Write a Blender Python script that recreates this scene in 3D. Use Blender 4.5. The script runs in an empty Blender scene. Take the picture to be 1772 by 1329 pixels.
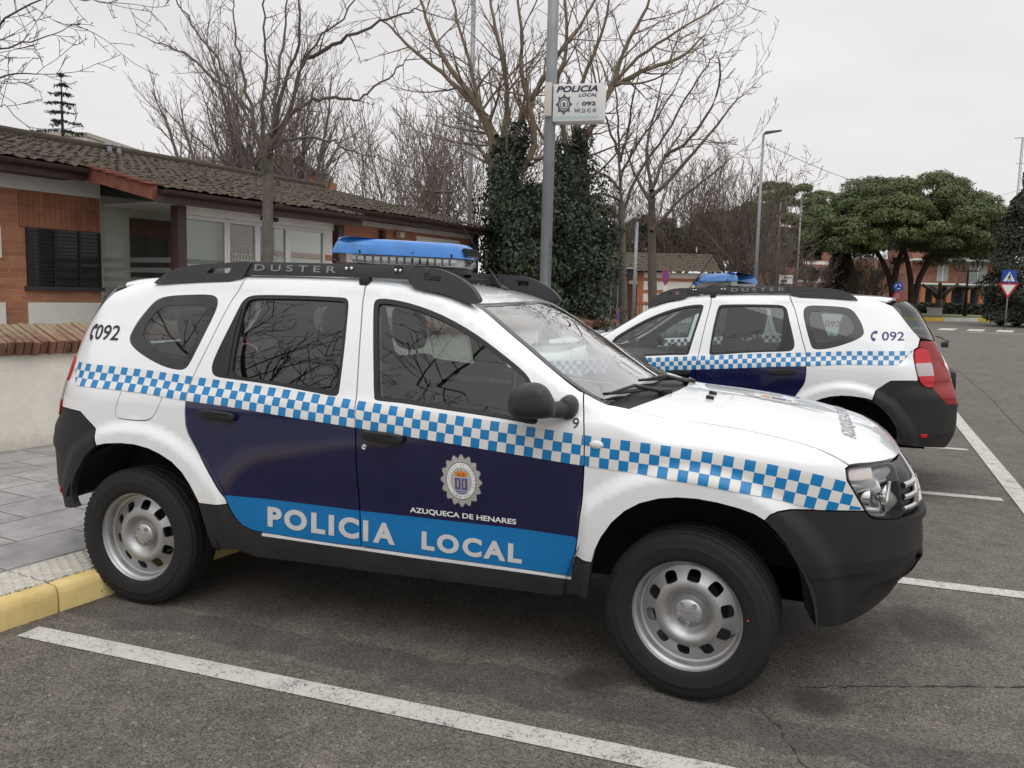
import bpy, bmesh, math, random
import numpy as np
from mathutils import Vector, Matrix
from mathutils.geometry import delaunay_2d_cdt
rng = random.Random(7)
sc = bpy.context.scene
COL = sc.collection
PI = math.pi

# ------------------------------------------------------------------ helpers
def link(o, parent=None):
    COL.objects.link(o)
    if parent is not None:
        o.parent = parent
    return o

def empty(name, loc=(0, 0, 0), rot=(0, 0, 0)):
    o = bpy.data.objects.new(name, None)
    o.empty_display_size = .2
    o.location = loc
    o.rotation_euler = rot
    return link(o)

def tag(o, label=None, cat=None, group=None, kind=None):
    if label: o['label'] = label
    if cat: o['category'] = cat
    if group: o['group'] = group
    if kind: o['kind'] = kind
    return o

def copy_tree(o, parent=None):
    c = o.copy()
    link(c, parent)
    for ch in o.children:
        copy_tree(ch, c)
    return c

def to_obj(name, bm, mats, parent=None, smooth=None):
    me = bpy.data.meshes.new(name)
    bm.to_mesh(me); bm.free()
    if not isinstance(mats, (list, tuple)): mats = [mats]
    for m in mats: me.materials.append(m)
    o = bpy.data.objects.new(name, me)
    link(o, parent)
    if smooth is not None:
        me.shade_smooth()
        if smooth < 180:
            sharp_by_angle(me, math.radians(smooth))
    return o

def sharp_by_angle(me, ang):
    bm = bmesh.new(); bm.from_mesh(me)
    for e in bm.edges:
        if len(e.link_faces) == 2 and e.calc_face_angle(0) > ang: e.smooth = False
    bm.to_mesh(me); bm.free()

def box(bm, c, s, rot=None, mat=0, bevel=0):
    r = bmesh.ops.create_cube(bm, size=1)
    vs = r['verts']
    M = Matrix.Translation(c) @ (rot.to_4x4() if rot else Matrix.Identity(4)) @ Matrix.Diagonal((s[0], s[1], s[2], 1))
    bmesh.ops.transform(bm, matrix=M, verts=vs)
    fs = list({f for v in vs for f in v.link_faces})
    for f in fs: f.material_index = mat
    if bevel:
        es = list({e for v in vs for e in v.link_edges})
        r = bmesh.ops.bevel(bm, geom=es, offset=bevel, segments=2, affect='EDGES', profile=.6)
        for f in r['faces']: f.material_index = mat
    return vs

def tube(bm, pts, rad, n=8, mat=0, cap=True):
    """skin a polyline with rings; rad scalar or list"""
    pts = [Vector(p) for p in pts]
    if not isinstance(rad, (list, tuple)): rad = [rad] * len(pts)
    rings = []
    up = None
    for i, p in enumerate(pts):
        d = (pts[min(i + 1, len(pts) - 1)] - pts[max(i - 1, 0)])
        if d.length < 1e-9: d = Vector((0, 0, 1))
        d.normalize()
        if up is None:
            up = d.orthogonal().normalized()
        else:
            up = (up - d * up.dot(d))
            up = up.normalized() if up.length > 1e-6 else d.orthogonal().normalized()
        w = d.cross(up)
        rings.append([bm.verts.new(p + (up * math.cos(2 * PI * k / n) + w * math.sin(2 * PI * k / n)) * rad[i]) for k in range(n)])
    for a, b in zip(rings[:-1], rings[1:]):
        for k in range(n):
            f = bm.faces.new((a[k], a[(k + 1) % n], b[(k + 1) % n], b[k])); f.material_index = mat; f.smooth = True
    if cap:
        for r, rev in ((rings[0], True), (rings[-1], False)):
            f = bm.faces.new(r[::-1] if rev else r); f.material_index = mat

def lathe(bm, prof, n=48, mat=0, axis='y', c=(0, 0, 0)):
    """prof: list of (r, h) ; revolved about axis through c"""
    rows = []
    for r, h in prof:
        row = []
        for k in range(n):
            a = 2 * PI * k / n
            if axis == 'y': p = (c[0] + r * math.cos(a), c[1] + h, c[2] + r * math.sin(a))
            else: p = (c[0] + r * math.cos(a), c[1] + r * math.sin(a), c[2] + h)
            row.append(bm.verts.new(p))
        rows.append(row)
    for a, b in zip(rows[:-1], rows[1:]):
        for k in range(n):
            f = bm.faces.new((a[k], a[(k + 1) % n], b[(k + 1) % n], b[k])); f.material_index = mat; f.smooth = True
    return rows

def prism(bm, poly, to3, th, mat=0, bevel=0):
    """extrude a 2D polygon; to3(u,v,w) maps to 3D, w in 0..th"""
    a = [bm.verts.new(to3(u, v, 0)) for u, v in poly]
    b = [bm.verts.new(to3(u, v, th)) for u, v in poly]
    n = len(poly)
    fs = [bm.faces.new(a[::-1]), bm.faces.new(b)]
    for k in range(n):
        fs.append(bm.faces.new((a[k], a[(k + 1) % n], b[(k + 1) % n], b[k])))
    for f in fs: f.material_index = mat
    bmesh.ops.recalc_face_normals(bm, faces=fs)
    if bevel:
        es = list({e for f in fs[:2] for e in f.edges})
        r = bmesh.ops.bevel(bm, geom=es, offset=bevel, segments=2, affect='EDGES', profile=.6)
        for f in r['faces']: f.material_index = mat
    return fs

# ------------------------------------------------------------------ materials
MATS = {}
def mat(name, col=(.5, .5, .5), rough=.5, metal=0, coat=0, spec=.5, emis=None, bump=None, noise=None, trans=0, ior=1.45, alpha=1):
    if name in MATS: return MATS[name]
    m = bpy.data.materials.new(name); m.use_nodes = True
    nt = m.node_tree; b = nt.nodes['Principled BSDF']
    b.inputs['Base Color'].default_value = (*col, 1)
    b.inputs['Roughness'].default_value = rough
    b.inputs['Metallic'].default_value = metal
    b.inputs['Coat Weight'].default_value = coat
    b.inputs['Coat Roughness'].default_value = .03
    b.inputs['Specular IOR Level'].default_value = spec
    b.inputs['Transmission Weight'].default_value = trans
    b.inputs['IOR'].default_value = ior
    b.inputs['Alpha'].default_value = alpha
    if emis:
        b.inputs['Emission Color'].default_value = (*emis[:3], 1); b.inputs['Emission Strength'].default_value = emis[3]
    if noise:   # (scale, amount, detail) mottling of colour
        tc = nt.nodes.new('ShaderNodeTexCoord'); n = nt.nodes.new('ShaderNodeTexNoise')
        n.inputs['Scale'].default_value = noise[0]; n.inputs['Detail'].default_value = noise[2] if len(noise) > 2 else 6
        n.inputs['Roughness'].default_value = .65
        r = nt.nodes.new('ShaderNodeValToRGB')
        a = noise[1]
        r.color_ramp.elements[0].position = .3; r.color_ramp.elements[1].position = .72
        r.color_ramp.elements[0].color = (*[max(c * (1 - a), 0) for c in col], 1)
        r.color_ramp.elements[1].color = (*[min(c * (1 + a), 1) for c in col], 1)
        nt.links.new(tc.outputs['Object'], n.inputs['Vector']); nt.links.new(n.outputs['Fac'], r.inputs['Fac'])
        nt.links.new(r.outputs['Color'], b.inputs['Base Color'])
    if bump:    # (scale, strength, distance)
        tc = nt.nodes.new('ShaderNodeTexCoord'); n = nt.nodes.new('ShaderNodeTexNoise')
        n.inputs['Scale'].default_value = bump[0]; n.inputs['Detail'].default_value = 4
        bp = nt.nodes.new('ShaderNodeBump'); bp.inputs['Strength'].default_value = bump[1]; bp.inputs['Distance'].default_value = bump[2]
        nt.links.new(tc.outputs['Object'], n.inputs['Vector']); nt.links.new(n.outputs['Fac'], bp.inputs['Height'])
        nt.links.new(bp.outputs['Normal'], b.inputs['Normal'])
    MATS[name] = m
    return m

def glass_mat(name, tint=(.75, .82, .80), refl=1.0, rough=.0, ior=1.5):
    """thin sheet of glass: tinted see-through plus Fresnel mirror"""
    m = bpy.data.materials.new(name); m.use_nodes = True
    nt = m.node_tree; nt.nodes.clear()
    out = nt.nodes.new('ShaderNodeOutputMaterial'); mix = nt.nodes.new('ShaderNodeMixShader')
    tr = nt.nodes.new('ShaderNodeBsdfTransparent'); gl = nt.nodes.new('ShaderNodeBsdfGlossy')
    # Schlick reflectance from the angle to the pane, the same from either face
    ge = nt.nodes.new('ShaderNodeNewGeometry'); dt = nt.nodes.new('ShaderNodeVectorMath'); dt.operation = 'DOT_PRODUCT'
    nt.links.new(ge.outputs['Normal'], dt.inputs[0]); nt.links.new(ge.outputs['Incoming'], dt.inputs[1])
    def M(op, a, b=None):
        n = nt.nodes.new('ShaderNodeMath'); n.operation = op
        for i, v in enumerate((a, b)):
            if v is None: continue
            if isinstance(v, (int, float)): n.inputs[i].default_value = v
            else: nt.links.new(v, n.inputs[i])
        return n.outputs[0]
    c = M('ABSOLUTE', dt.outputs['Value']); k = M('POWER', M('SUBTRACT', 1.0, c), 5.0)
    f = M('ADD', M('MULTIPLY', k, .92), .075)
    ml = nt.nodes.new('ShaderNodeMath'); ml.operation = 'MULTIPLY'; ml.inputs[1].default_value = refl; ml.use_clamp = True
    nt.links.new(f, ml.inputs[0])
    tr.inputs['Color'].default_value = (*tint, 1); gl.inputs['Roughness'].default_value = rough
    gl.inputs['Color'].default_value = (1, 1, 1, 1)
    nt.links.new(ml.outputs[0], mix.inputs['Fac'])
    nt.links.new(tr.outputs[0], mix.inputs[1]); nt.links.new(gl.outputs[0], mix.inputs[2]); nt.links.new(mix.outputs[0], out.inputs['Surface'])
    return m

# ------------------------------------------------------------------ car body as one smooth implicit surface
def pchip(xs, ys):
    xs = np.array(xs, float); ys = np.array(ys, float); h = np.diff(xs); d = np.diff(ys) / h
    m = np.zeros_like(xs); m[0] = d[0]; m[-1] = d[-1]
    for i in range(1, len(xs) - 1):
        if d[i - 1] * d[i] > 0:
            w1 = 2 * h[i] + h[i - 1]; w2 = h[i] + 2 * h[i - 1]; m[i] = (w1 + w2) / (w1 / d[i - 1] + w2 / d[i])
    def f(x):
        x = np.clip(x, xs[0], xs[-1]); i = np.clip(np.searchsorted(xs, x) - 1, 0, len(xs) - 2)
        t = (x - xs[i]) / h[i]
        return (1 + 2 * t) * (1 - t) ** 2 * ys[i] + t * (1 - t) ** 2 * h[i] * m[i] + t * t * (3 - 2 * t) * ys[i + 1] + t * t * (t - 1) * h[i] * m[i + 1]
    return f

def chaikin(P, n=3, closed=True):
    P = np.array(P, float)
    for _ in range(n):
        Q = np.roll(P, -1, 0) if closed else P[1:]
        A = P if closed else P[:-1]
        N = np.empty((2 * len(A), P.shape[1])); N[0::2] = .75 * A + .25 * Q; N[1::2] = .25 * A + .75 * Q
        if not closed: N = np.vstack([P[:1], N, P[-1:]])
        P = N
    return P
def sm(a, b, x):
    t = np.clip((x - a) / (b - a), 0, 1); return t * t * (3 - 2 * t)
def _flank_profile():
    base = pchip([.1, .2, .30, .40, .5, .6, .75, .9, 1.0, 1.06, 1.10, 1.15, 1.3, 1.45, 1.55, 1.62, 1.7, 1.8], [.76, .80, .835, .862, .875, .882, .889, .892, .889, .880, .866, .842, .772, .724, .693, .666, .63, .57])
    z = np.arange(.1, 1.81, .0125); t = z - 1.12; g = .851 - .30 * t - .20 * t * t          # evenly bowed side glass
    w = sm(1.05, 1.13, z) * sm(1.64, 1.53, z)
    v = base(z) * (1 - w) + g * w
    return pchip(z, v)
SD_W = _flank_profile()
PROF = [(-.58, .30), (-.74, .36), (-.815, .48), (-.828, .62), (-.82, .78), (-.77, .95), (-.735, 1.08), (-.67, 1.22), (-.575, 1.40), (-.50, 1.53), (-.40, 1.59), (-.2, 1.622), (.3, 1.648), (.9, 1.652), (1.3, 1.630), (1.6, 1.583), (1.80, 1.512), (1.97, 1.405), (2.26, 1.225), (2.42, 1.16), (2.58, 1.145), (2.9, 1.122), (3.2, 1.070), (3.39, 1.018), (3.485, .93), (3.525, .78), (3.55, .66), (3.572, .55), (3.52, .44), (3.40, .33), (3.28, .25), (2.0, .22), (.6, .22), (-.3, .24)]
POLY = chaikin(PROF, 2)

def polysd(P, x, z):
    sh = np.shape(x); x = np.ravel(x); z = np.ravel(z); out = np.empty(len(x))
    A = P; B = np.roll(P, -1, 0); E = B - A; L2 = (E ** 2).sum(1)
    for i in range(0, len(x), 20000):
        X = x[i:i + 20000, None]; Z = z[i:i + 20000, None]
        wx = X - A[:, 0]; wz = Z - A[:, 1]
        t = np.clip((wx * E[:, 0] + wz * E[:, 1]) / L2, 0, 1)
        d = ((wx - t * E[:, 0]) ** 2 + (wz - t * E[:, 1]) ** 2).min(1)
        c = ((A[:, 1] <= Z) != (B[:, 1] <= Z)) & (X < A[:, 0] + (Z - A[:, 1]) / np.where(E[:, 1] == 0, 1e-12, E[:, 1]) * E[:, 0])
        out[i:i + 20000] = np.sqrt(d) * np.where(c.sum(1) % 2 == 1, -1, 1)
    return out.reshape(sh)

def sm(a, b, x):
    t = np.clip((x - a) / (b - a), 0, 1); return t * t * (3 - 2 * t)

def side_w(x, z):
    q = np.ones(np.broadcast(x, z).shape)
    tr = np.clip((-.25 - x + .3 * np.clip(.52 - z, 0, .25)) / (.60 + .085 * sm(.92, .8, z) - .07 * sm(.93, 1.1, z) - .05 * sm(1.1, 1.35, z)), 0, .9999)
    tf = np.clip((x + .42 * np.clip(.60 - z, 0, .35) - 2.75) / .84, 0, .9999)
    q = q * (1 - tr ** 2.1) ** (1 / 2.1) * (1 - tf ** 2.5) ** (1 / 2.5)
    s = SD_W(z) * q
    s = s - .015 * sm(1.0, 1.5, z) * ((x - .8) / 1.0) ** 2 * np.clip(1.2 - np.abs(z - 1.4), 0, 1)
    for cx, r0 in ((0.02, .50), (2.66, .52)):            # raised wheel-arch flares
        r = np.hypot(x - cx, (z - .34))
        s = s + .028 * sm(r0 + .09, r0 + .02, r) * sm(.15, .3, z) * q * (sm(.60, .50, x) if cx < 1 else sm(2.205, 2.265, x))
    s = s - .016 * np.exp(-((z - .62) / .14) ** 2) * sm(.5, .8, x) * sm(2.25, 1.95, x)   # hollow of the doors
    return s

def carf(P):
    x, y, z = P[..., 0], P[..., 1], P[..., 2]
    ay = np.abs(y)
    ws = sm(1.3, 1.8, x) * sm(2.75, 2.4, x)
    rr = sm(.2, -.5, x) * sm(1.0, 1.2, z)
    xp = x + .20 * ws * y * y - .12 * rr * y * y
    crown = (.05 * sm(2.4, 1.7, x) + .10 * sm(2.2, 2.6, x)) * y * y * sm(-.6, 0, x)
    a = polysd(POLY, xp, z + crown)
    b = (ay - side_w(x, z)) * .92
    k = .03 + .06 * sm(2.0, 2.6, x) + .02 * sm(1.2, 1.5, z) + .09 * sm(.1, -.4, x) * sm(1.2, 1.4, z)
    h = np.maximum(k - np.abs(a - b), 0) / k
    return np.maximum(a, b) + h * h * k * .25

def grad(P):
    e = 1e-3; g = np.empty_like(P)
    for i in range(3):
        d = np.zeros(3); d[i] = e
        g[..., i] = carf(P + d) - carf(P - d)
    return g / np.maximum(np.linalg.norm(g, axis=-1, keepdims=True), 1e-9)

# a domain turns 2-D panel coordinates into rays that hit the body from outside
class Side:
    def to2(s, P): return np.stack([P[:, 0], .85 * np.arctan2(P[:, 2] - .75, np.abs(P[:, 1]))], 1)
    def rays(s, u):
        t = u[:, 1] / .85; D = np.stack([0 * t, np.cos(t), -np.sin(t)], 1)
        O = np.stack([u[:, 0], 0 * t, 0 * t + .75], 1)
        return O - D * 1.25, D
class Top:
    def to2(s, P): return P[:, :2].copy()
    def rays(s, u):
        O = np.stack([u[:, 0], u[:, 1], 0 * u[:, 0] + 1.9], 1); D = np.zeros_like(O); D[:, 2] = -1
        return O, D
class Plan:
    def __init__(s, ax, sg): s.ax = ax; s.sg = sg          # sg=+1 front, -1 rear ; phi grows towards -y
    def to2(s, P): return np.stack([.8 * np.arctan2(-P[:, 1], s.sg * (P[:, 0] - s.ax)), P[:, 2]], 1)
    def rays(s, u):
        t = u[:, 0] / .8; D = np.stack([-s.sg * np.cos(t), np.sin(t), 0 * t], 1)
        O = np.stack([s.ax + 0 * t, 0 * t, u[:, 1]], 1)
        return O - D * 1.45, D
SIDE, TOP, FRONT, REAR = Side(), Top(), Plan(2.7, 1), Plan(.1, -1)

def hit(O, D, n=26):
    t = np.zeros(len(O)); act = np.arange(len(O))
    for i in range(n + 8):
        v = carf(O[act] + D[act] * t[act][:, None]); t[act] += v * .9
        act = act[np.abs(v) > 6e-5]
        if len(act) == 0: break
    return O + D * t[:, None]

def s3(L):   # (x,z) -> point on the right-hand side
    L = np.array(L, float); O = np.stack([L[:, 0], 0 * L[:, 0] - 1.1, L[:, 1]], 1); D = np.zeros_like(O); D[:, 1] = 1
    return hit(O, D)
def t3(L):
    return hit(*TOP.rays(np.array(L, float)))
def on(dom, P):
    return hit(*dom.rays(dom.to2(np.array(P, float))))

def resample(P, d, closed=True):
    P = np.array(P, float); out = []
    Q = np.vstack([P, P[:1]]) if closed else P
    for a, b in zip(Q[:-1], Q[1:]):
        n = max(1, int(math.ceil(np.linalg.norm(b - a) / d)))
        for k in range(n): out.append(a + (b - a) * k / n)
    if not closed: out.append(Q[-1])
    return np.array(out)

def area(P): x, y = P[:, 0], P[:, 1]; return .5 * np.sum(x * np.roll(y, -1) - y * np.roll(x, -1))
def shrink(P, g):
    P = np.array(P, float)
    if area(P) < 0: P = P[::-1]
    a = P - np.roll(P, 1, 0); b = np.roll(P, -1, 0) - P
    na = np.stack([-a[:, 1], a[:, 0]], 1); na /= np.maximum(np.linalg.norm(na, axis=1, keepdims=True), 1e-9)
    nb = np.stack([-b[:, 1], b[:, 0]], 1); nb /= np.maximum(np.linalg.norm(nb, axis=1, keepdims=True), 1e-9)
    m = na + nb; l = np.maximum((m * m).sum(1, keepdims=True), .5)
    return P + m * (2 * g / l)
def inside(P, Q):
    A = P; B = np.roll(P, -1, 0); r = np.zeros(len(Q), int)
    for i in range(len(A)):
        c = ((A[i, 1] <= Q[:, 1]) != (B[i, 1] <= Q[:, 1]))
        den = B[i, 1] - A[i, 1]
        if den == 0: continue
        r += c & (Q[:, 0] < A[i, 0] + (Q[:, 1] - A[i, 1]) / den * (B[i, 0] - A[i, 0]))
    return r % 2 == 1
def dist_poly(P, Q):
    d = np.full(len(Q), 9.)
    A = P; B = np.roll(P, -1, 0)
    for a, b in zip(A, B):
        e = b - a; L = max(e @ e, 1e-12); t = np.clip(((Q - a) @ e) / L, 0, 1)
        d = np.minimum(d, np.linalg.norm(Q - a - t[:, None] * e, axis=1))
    return d

def tri2d(outer, holes=(), lines=(), sp=.03):
    """constrained triangulation with an even grid of inner points"""
    V = []; E = []
    for loop in [outer] + list(holes):
        s = len(V); V += [tuple(p) for p in loop]; n = len(loop)
        E += [(s + i, s + (i + 1) % n) for i in range(n)]
    for ln in lines:
        s = len(V); V += [tuple(p) for p in ln]; E += [(s + i, s + i + 1) for i in range(len(ln) - 1)]
    lo = outer.min(0); hi = outer.max(0)
    g = np.array([(x + (.5 * sp if j % 2 else 0), y) for j, y in enumerate(np.arange(lo[1], hi[1] + sp, sp * .866)) for x in np.arange(lo[0], hi[0] + sp, sp)])
    if len(g):
        k = inside(outer, g) & (dist_poly(outer, g) > sp * .45)
        for h in holes: k &= ~inside(h, g) & (dist_poly(h, g) > sp * .45)
        g = g[k]
        for ln in lines:
            if len(g) and len(ln) > 1:
                a = np.array(ln); d = np.full(len(g), 9.)
                for p, q in zip(a[:-1], a[1:]):
                    e = q - p; t = np.clip(((g - p) @ e) / max(e @ e, 1e-12), 0, 1); d = np.minimum(d, np.linalg.norm(g - p - t[:, None] * e, axis=1))
                g = g[d > sp * .35]
        V += [tuple(p) for p in g]
    r = delaunay_2d_cdt([Vector((float(a), float(b))) for a, b in V], E, [], 0, 1e-6)
    vs = np.array([tuple(v) for v in r[0]]); fs = [tuple(f) for f in r[2]]
    c = np.array([vs[list(f)].mean(0) for f in fs])
    k = inside(outer, c)
    for h in holes: k &= ~inside(h, c)
    return vs, [f for f, q in zip(fs, k) if q]

def build_surface(name, pos, nor, faces, mats, matidx=None, lip=0, parent=None, mirror=False):
    """faces wind either way; made to agree with the normals. lip: depth of the turned-in edge"""
    pos = np.array(pos); nor = np.array(nor)
    if mirror:
        pos = pos * [1, -1, 1]; nor = nor * [1, -1, 1]
    F = []; MI = []
    for i, f in enumerate(faces):
        a, b, c = pos[f[0]], pos[f[1]], pos[f[2]]
        if np.cross(b - a, c - a) @ nor[f[0]] < 0: f = f[::-1]
        F.append(f); MI.append(matidx[i] if matidx is not None else 0)
    N = [tuple(n) for n in nor]; V = [tuple(p) for p in pos]
    if lip:
        cnt = {}
        for f, m in zip(F, MI):
            for a, b in zip(f, f[1:] + f[:1]):
                cnt.setdefault((min(a, b), max(a, b)), []).append((a, b, m))
        add = []
        for k, l in cnt.items():
            if len(l) == 1: add.append(l[0])
        vm = {}
        for a, b, m in add:
            e = pos[b] - pos[a]
            o = np.cross(e, nor[a]); o /= max(np.linalg.norm(o), 1e-9)
            idx = []
            for q, dep in ((a, 0), (b, 0), (b, lip), (a, lip)):
                V.append(tuple(pos[q] - nor[q] * dep)); N.append(tuple(o)); idx.append(len(V) - 1)
            F.append((idx[1], idx[0], idx[3], idx[2])); MI.append(m)
    me = bpy.data.meshes.new(name)
    me.from_pydata(V, [], F)
    for m in (mats if isinstance(mats, (list, tuple)) else [mats]): me.materials.append(m)
    me.polygons.foreach_set('material_index', MI)
    me.shade_smooth()
    me.normals_split_custom_set_from_vertices(N)
    me.update()
    o = bpy.data.objects.new(name, me)
    return link(o, parent)

PCACHE = {}
DCACHE = {}
def panel(name, dom, outline, mats, holes=(), lines=(), classify=None, gap=.0022, hgap=0, off=0, lip=.015, sp=.035, parent=None, mirror=False, res=.012, post=None):
    key = (dom, name, np.array(outline, float).tobytes(), tuple(np.array(h, float).tobytes() for h in holes), off)
    if key in PCACHE:
        P, N, fs = PCACHE[key]
        mi = None
        if classify is not None: mi = [int(v) for v in classify(np.array([P[list(f)].mean(0) for f in fs]))]
        return build_surface(name, P, N, fs, mats, mi, lip, parent, mirror)
    o2 = dom.to2(np.array(outline, float)); o2 = resample(o2, res)
    if gap: o2 = shrink(o2, gap)
    H = []
    for h in holes:
        h2 = resample(dom.to2(np.array(h, float)), res)
        if area(h2) < 0: h2 = h2[::-1]
        if hgap: h2 = shrink(h2, -hgap)
        H.append(h2)
    L = [resample(dom.to2(np.array(l, float)), res, False) for l in lines]
    vs, fs = tri2d(o2, H, L, sp)
    P = hit(*dom.rays(vs)); N = grad(P)
    if off: P = P + N * off
    if post is not None: P = post(P, N)
    PCACHE[key] = (P, N, fs)
    mi = None
    if classify is not None:
        c = np.array([P[list(f)].mean(0) for f in fs]); mi = [int(v) for v in classify(c)]
    return build_surface(name, P, N, fs, mats, mi, lip, parent, mirror)
def both(fn):
    return [fn(False), fn(True)]

def decal(name, polys, m, off=.0016, parent=None, mirror=False, sp=.03):
    """flat shapes in (x,z) laid on the flank, one mesh. polys: list of (outer, holes[, material index[, extra lift]])"""
    Vs, Fs, MI, OF, base = [], [], [], [], {}
    for q in polys:
        outer, holes = q[0], q[1]; mi = q[2] if len(q) > 2 else 0; lift = q[3] if len(q) > 3 else 0
        vs, fs = tri2d(resample(outer, .02), [resample(h, .02) for h in holes], (), sp)
        ix = []
        for p in vs:
            k = (round(float(p[0]), 5), round(float(p[1]), 5), lift)
            if k not in base: base[k] = len(Vs); Vs.append((p[0], p[1])); OF.append(off + lift)
            ix.append(base[k])
        for f in fs: Fs.append(tuple(ix[i] for i in f)); MI.append(mi)
    X = np.array(Vs); key = X.tobytes()
    if key in DCACHE: P, N = DCACHE[key]
    else:
        P = s3(X); N = grad(P); DCACHE[key] = (P, N)
    P = P + N * np.array(OF)[:, None]
    return build_surface(name, P, N, Fs, m, MI, 0, parent, mirror)

def text_mesh(body, size=1, bold=0, shear=0, space=1):
    cu = bpy.data.curves.new('t', 'FONT'); cu.body = body; cu.size = size; cu.offset = bold; cu.shear = shear; cu.space_character = space
    cu.resolution_u = 4
    o = bpy.data.objects.new('t', cu); COL.objects.link(o)
    dg = bpy.context.evaluated_depsgraph_get(); dg.update()
    me = bpy.data.meshes.new_from_object(o.evaluated_get(dg))
    v = np.array([tuple(q.co) for q in me.vertices]); f = [tuple(p.vertices) for p in me.polygons]
    bpy.data.objects.remove(o); bpy.data.curves.remove(cu); bpy.data.meshes.remove(me)
    v = v[:, :2]
    lo = v.min(0); hi = v.max(0)
    return v - lo, f, hi - lo

def text_fit(body, w, h, bold=0, shear=0, space=1):
    v, f, s = text_mesh(body, 1, bold, shear, space)
    return v * [w / s[0], h / s[1]], f

def flank_text(name, body, x0, z0, w, h, m, parent, mirror=False, bold=.01, off=.0022, slope=0, space=1, shear=0):
    """lettering on the flank that reads left to right for someone outside"""
    v, f = text_fit(body, w, h, bold, shear, space)
    # split long triangles so the letters follow the panel
    bm = bmesh.new(); bv = [bm.verts.new((a, b, 0)) for a, b in v]
    for q in f:
        try: bm.faces.new([bv[i] for i in q])
        except ValueError: pass
    bmesh.ops.triangulate(bm, faces=bm.faces[:])
    for _ in range(2):
        es = [e for e in bm.edges if e.calc_length() > .05]
        if es: bmesh.ops.subdivide_edges(bm, edges=es, cuts=1)
        bmesh.ops.triangulate(bm, faces=bm.faces[:])
    bm.verts.index_update()
    v = np.array([v.co[:2] for v in bm.verts]); f = [tuple(q.index for q in p.verts) for p in bm.faces]; bm.free()
    X = np.stack([x0 + v[:, 0] if not mirror else x0 + w - v[:, 0], z0 + v[:, 1] + slope * ((v[:, 0]) if not mirror else (w - v[:, 0]))], 1)
    P = s3(X); N = grad(P); P = P + N * off
    return build_surface(name, P, N, f, m, None, 0, parent, mirror)
# ------------------------------------------------------------------ car materials
white = mat('white_paint', (.77, .79, .80), .35, coat=1, noise=(5, .02))
def add_grime(m, col=(.36, .31, .25), top=.80, amt=.5):
    nt = m.node_tree; b = nt.nodes['Principled BSDF']; old = b.inputs['Base Color'].links[0].from_socket if b.inputs['Base Color'].links else None
    tc = nt.nodes.new('ShaderNodeTexCoord'); sx = nt.nodes.new('ShaderNodeSeparateXYZ'); nt.links.new(tc.outputs['Object'], sx.inputs[0])
    n = nt.nodes.new('ShaderNodeTexNoise'); n.inputs['Scale'].default_value = 6; n.inputs['Detail'].default_value = 7; n.inputs['Roughness'].default_value = .7; nt.links.new(tc.outputs['Object'], n.inputs['Vector'])
    mr = nt.nodes.new('ShaderNodeMapRange'); mr.inputs[1].default_value = .32; mr.inputs[2].default_value = top; mr.inputs[3].default_value = amt; mr.inputs[4].default_value = 0
    nt.links.new(sx.outputs[2], mr.inputs[0])
    pw = nt.nodes.new('ShaderNodeMapRange'); pw.inputs[1].default_value = .38; pw.inputs[2].default_value = .75; nt.links.new(n.outputs['Fac'], pw.inputs[0])
    ml = nt.nodes.new('ShaderNodeMath'); ml.operation = 'MULTIPLY'; nt.links.new(mr.outputs[0], ml.inputs[0]); nt.links.new(pw.outputs[0], ml.inputs[1])
    mx = nt.nodes.new('ShaderNodeMix'); mx.data_type = 'RGBA'; nt.links.new(ml.outputs[0], mx.inputs[0])
    if old: nt.links.new(old, mx.inputs[6])
    else: mx.inputs[6].default_value = b.inputs['Base Color'].default_value
    mx.inputs[7].default_value = (*col, 1); nt.links.new(mx.outputs[2], b.inputs['Base Color'])
add_grime(white)
navy = mat('navy_film', (.0075, .0085, .048), .14, coat=.5)
skyb = mat('sky_film', (.002, .155, .40), .25, coat=.35)
chkb = mat('check_blue_film', (.004, .19, .46), .3, coat=.2)
chkw = mat('check_white_film', (.70, .69, .66), .35, coat=.3)
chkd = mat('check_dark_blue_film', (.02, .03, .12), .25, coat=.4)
silvtxt = mat('reflective_letter_film', (.55, .55, .55), .4)
whtxt = mat('white_letter_film', (.8, .8, .8), .4)
blktxt = mat('black_letter_film', (.015, .015, .018), .4)
purtxt = mat('violet_letter_film', (.045, .03, .18), .4)
plast = mat('black_plastic', (.015, .015, .0155), .60, bump=(700, .4, .0015), noise=(3.5, .30))
add_grime(plast, (.07, .062, .052), .60, .32)
plast2 = mat('dark_grey_plastic', (.030, .030, .033), .55, bump=(700, .2, .001))
trim = mat('satin_black_trim', (.012, .012, .013), .4)
rubber = mat('window_rubber', (.012, .0115, .011), .5)
frit = mat('glass_black_border', (.014, .013, .014), .12, coat=.3)
tyrem = mat('tyre_rubber', (.011, .011, .0115), .8, bump=(260, .3, .002), noise=(40, .25))
rimm = mat('silver_steel', (.40, .40, .40), .38, metal=.75, noise=(90, .06))
capm = mat('silver_cap', (.42, .42, .43), .34, metal=.7)
chrome = mat('chrome', (.75, .75, .76), .08, metal=1)
dark = mat('dark_void', (.006, .006, .006), .9)
liner = mat('arch_liner', (.008, .008, .008), .85)
redl = mat('red_lamp', (.46, .005, .009), .2, coat=.3)
redp = mat('red_panel', (.24, .012, .013), .5, coat=.1)
whl = mat('white_lamp', (.42, .37, .37), .15, coat=.8)
seatm = mat('seat_cloth', (.035, .036, .038), .9, noise=(60, .2))
trimg = mat('grey_cabin_trim', (.09, .09, .088), .8)
glassc = glass_mat('clear_window_glass', (.72, .79, .76), .95)
glassd = glass_mat('tinted_window_glass', (.42, .47, .46), .95)
glassw = glass_mat('windscreen_glass', (.82, .91, .86), 1.9)
lensc = glass_mat('clear_lamp_lens', (.94, .95, .95), .8)
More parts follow.
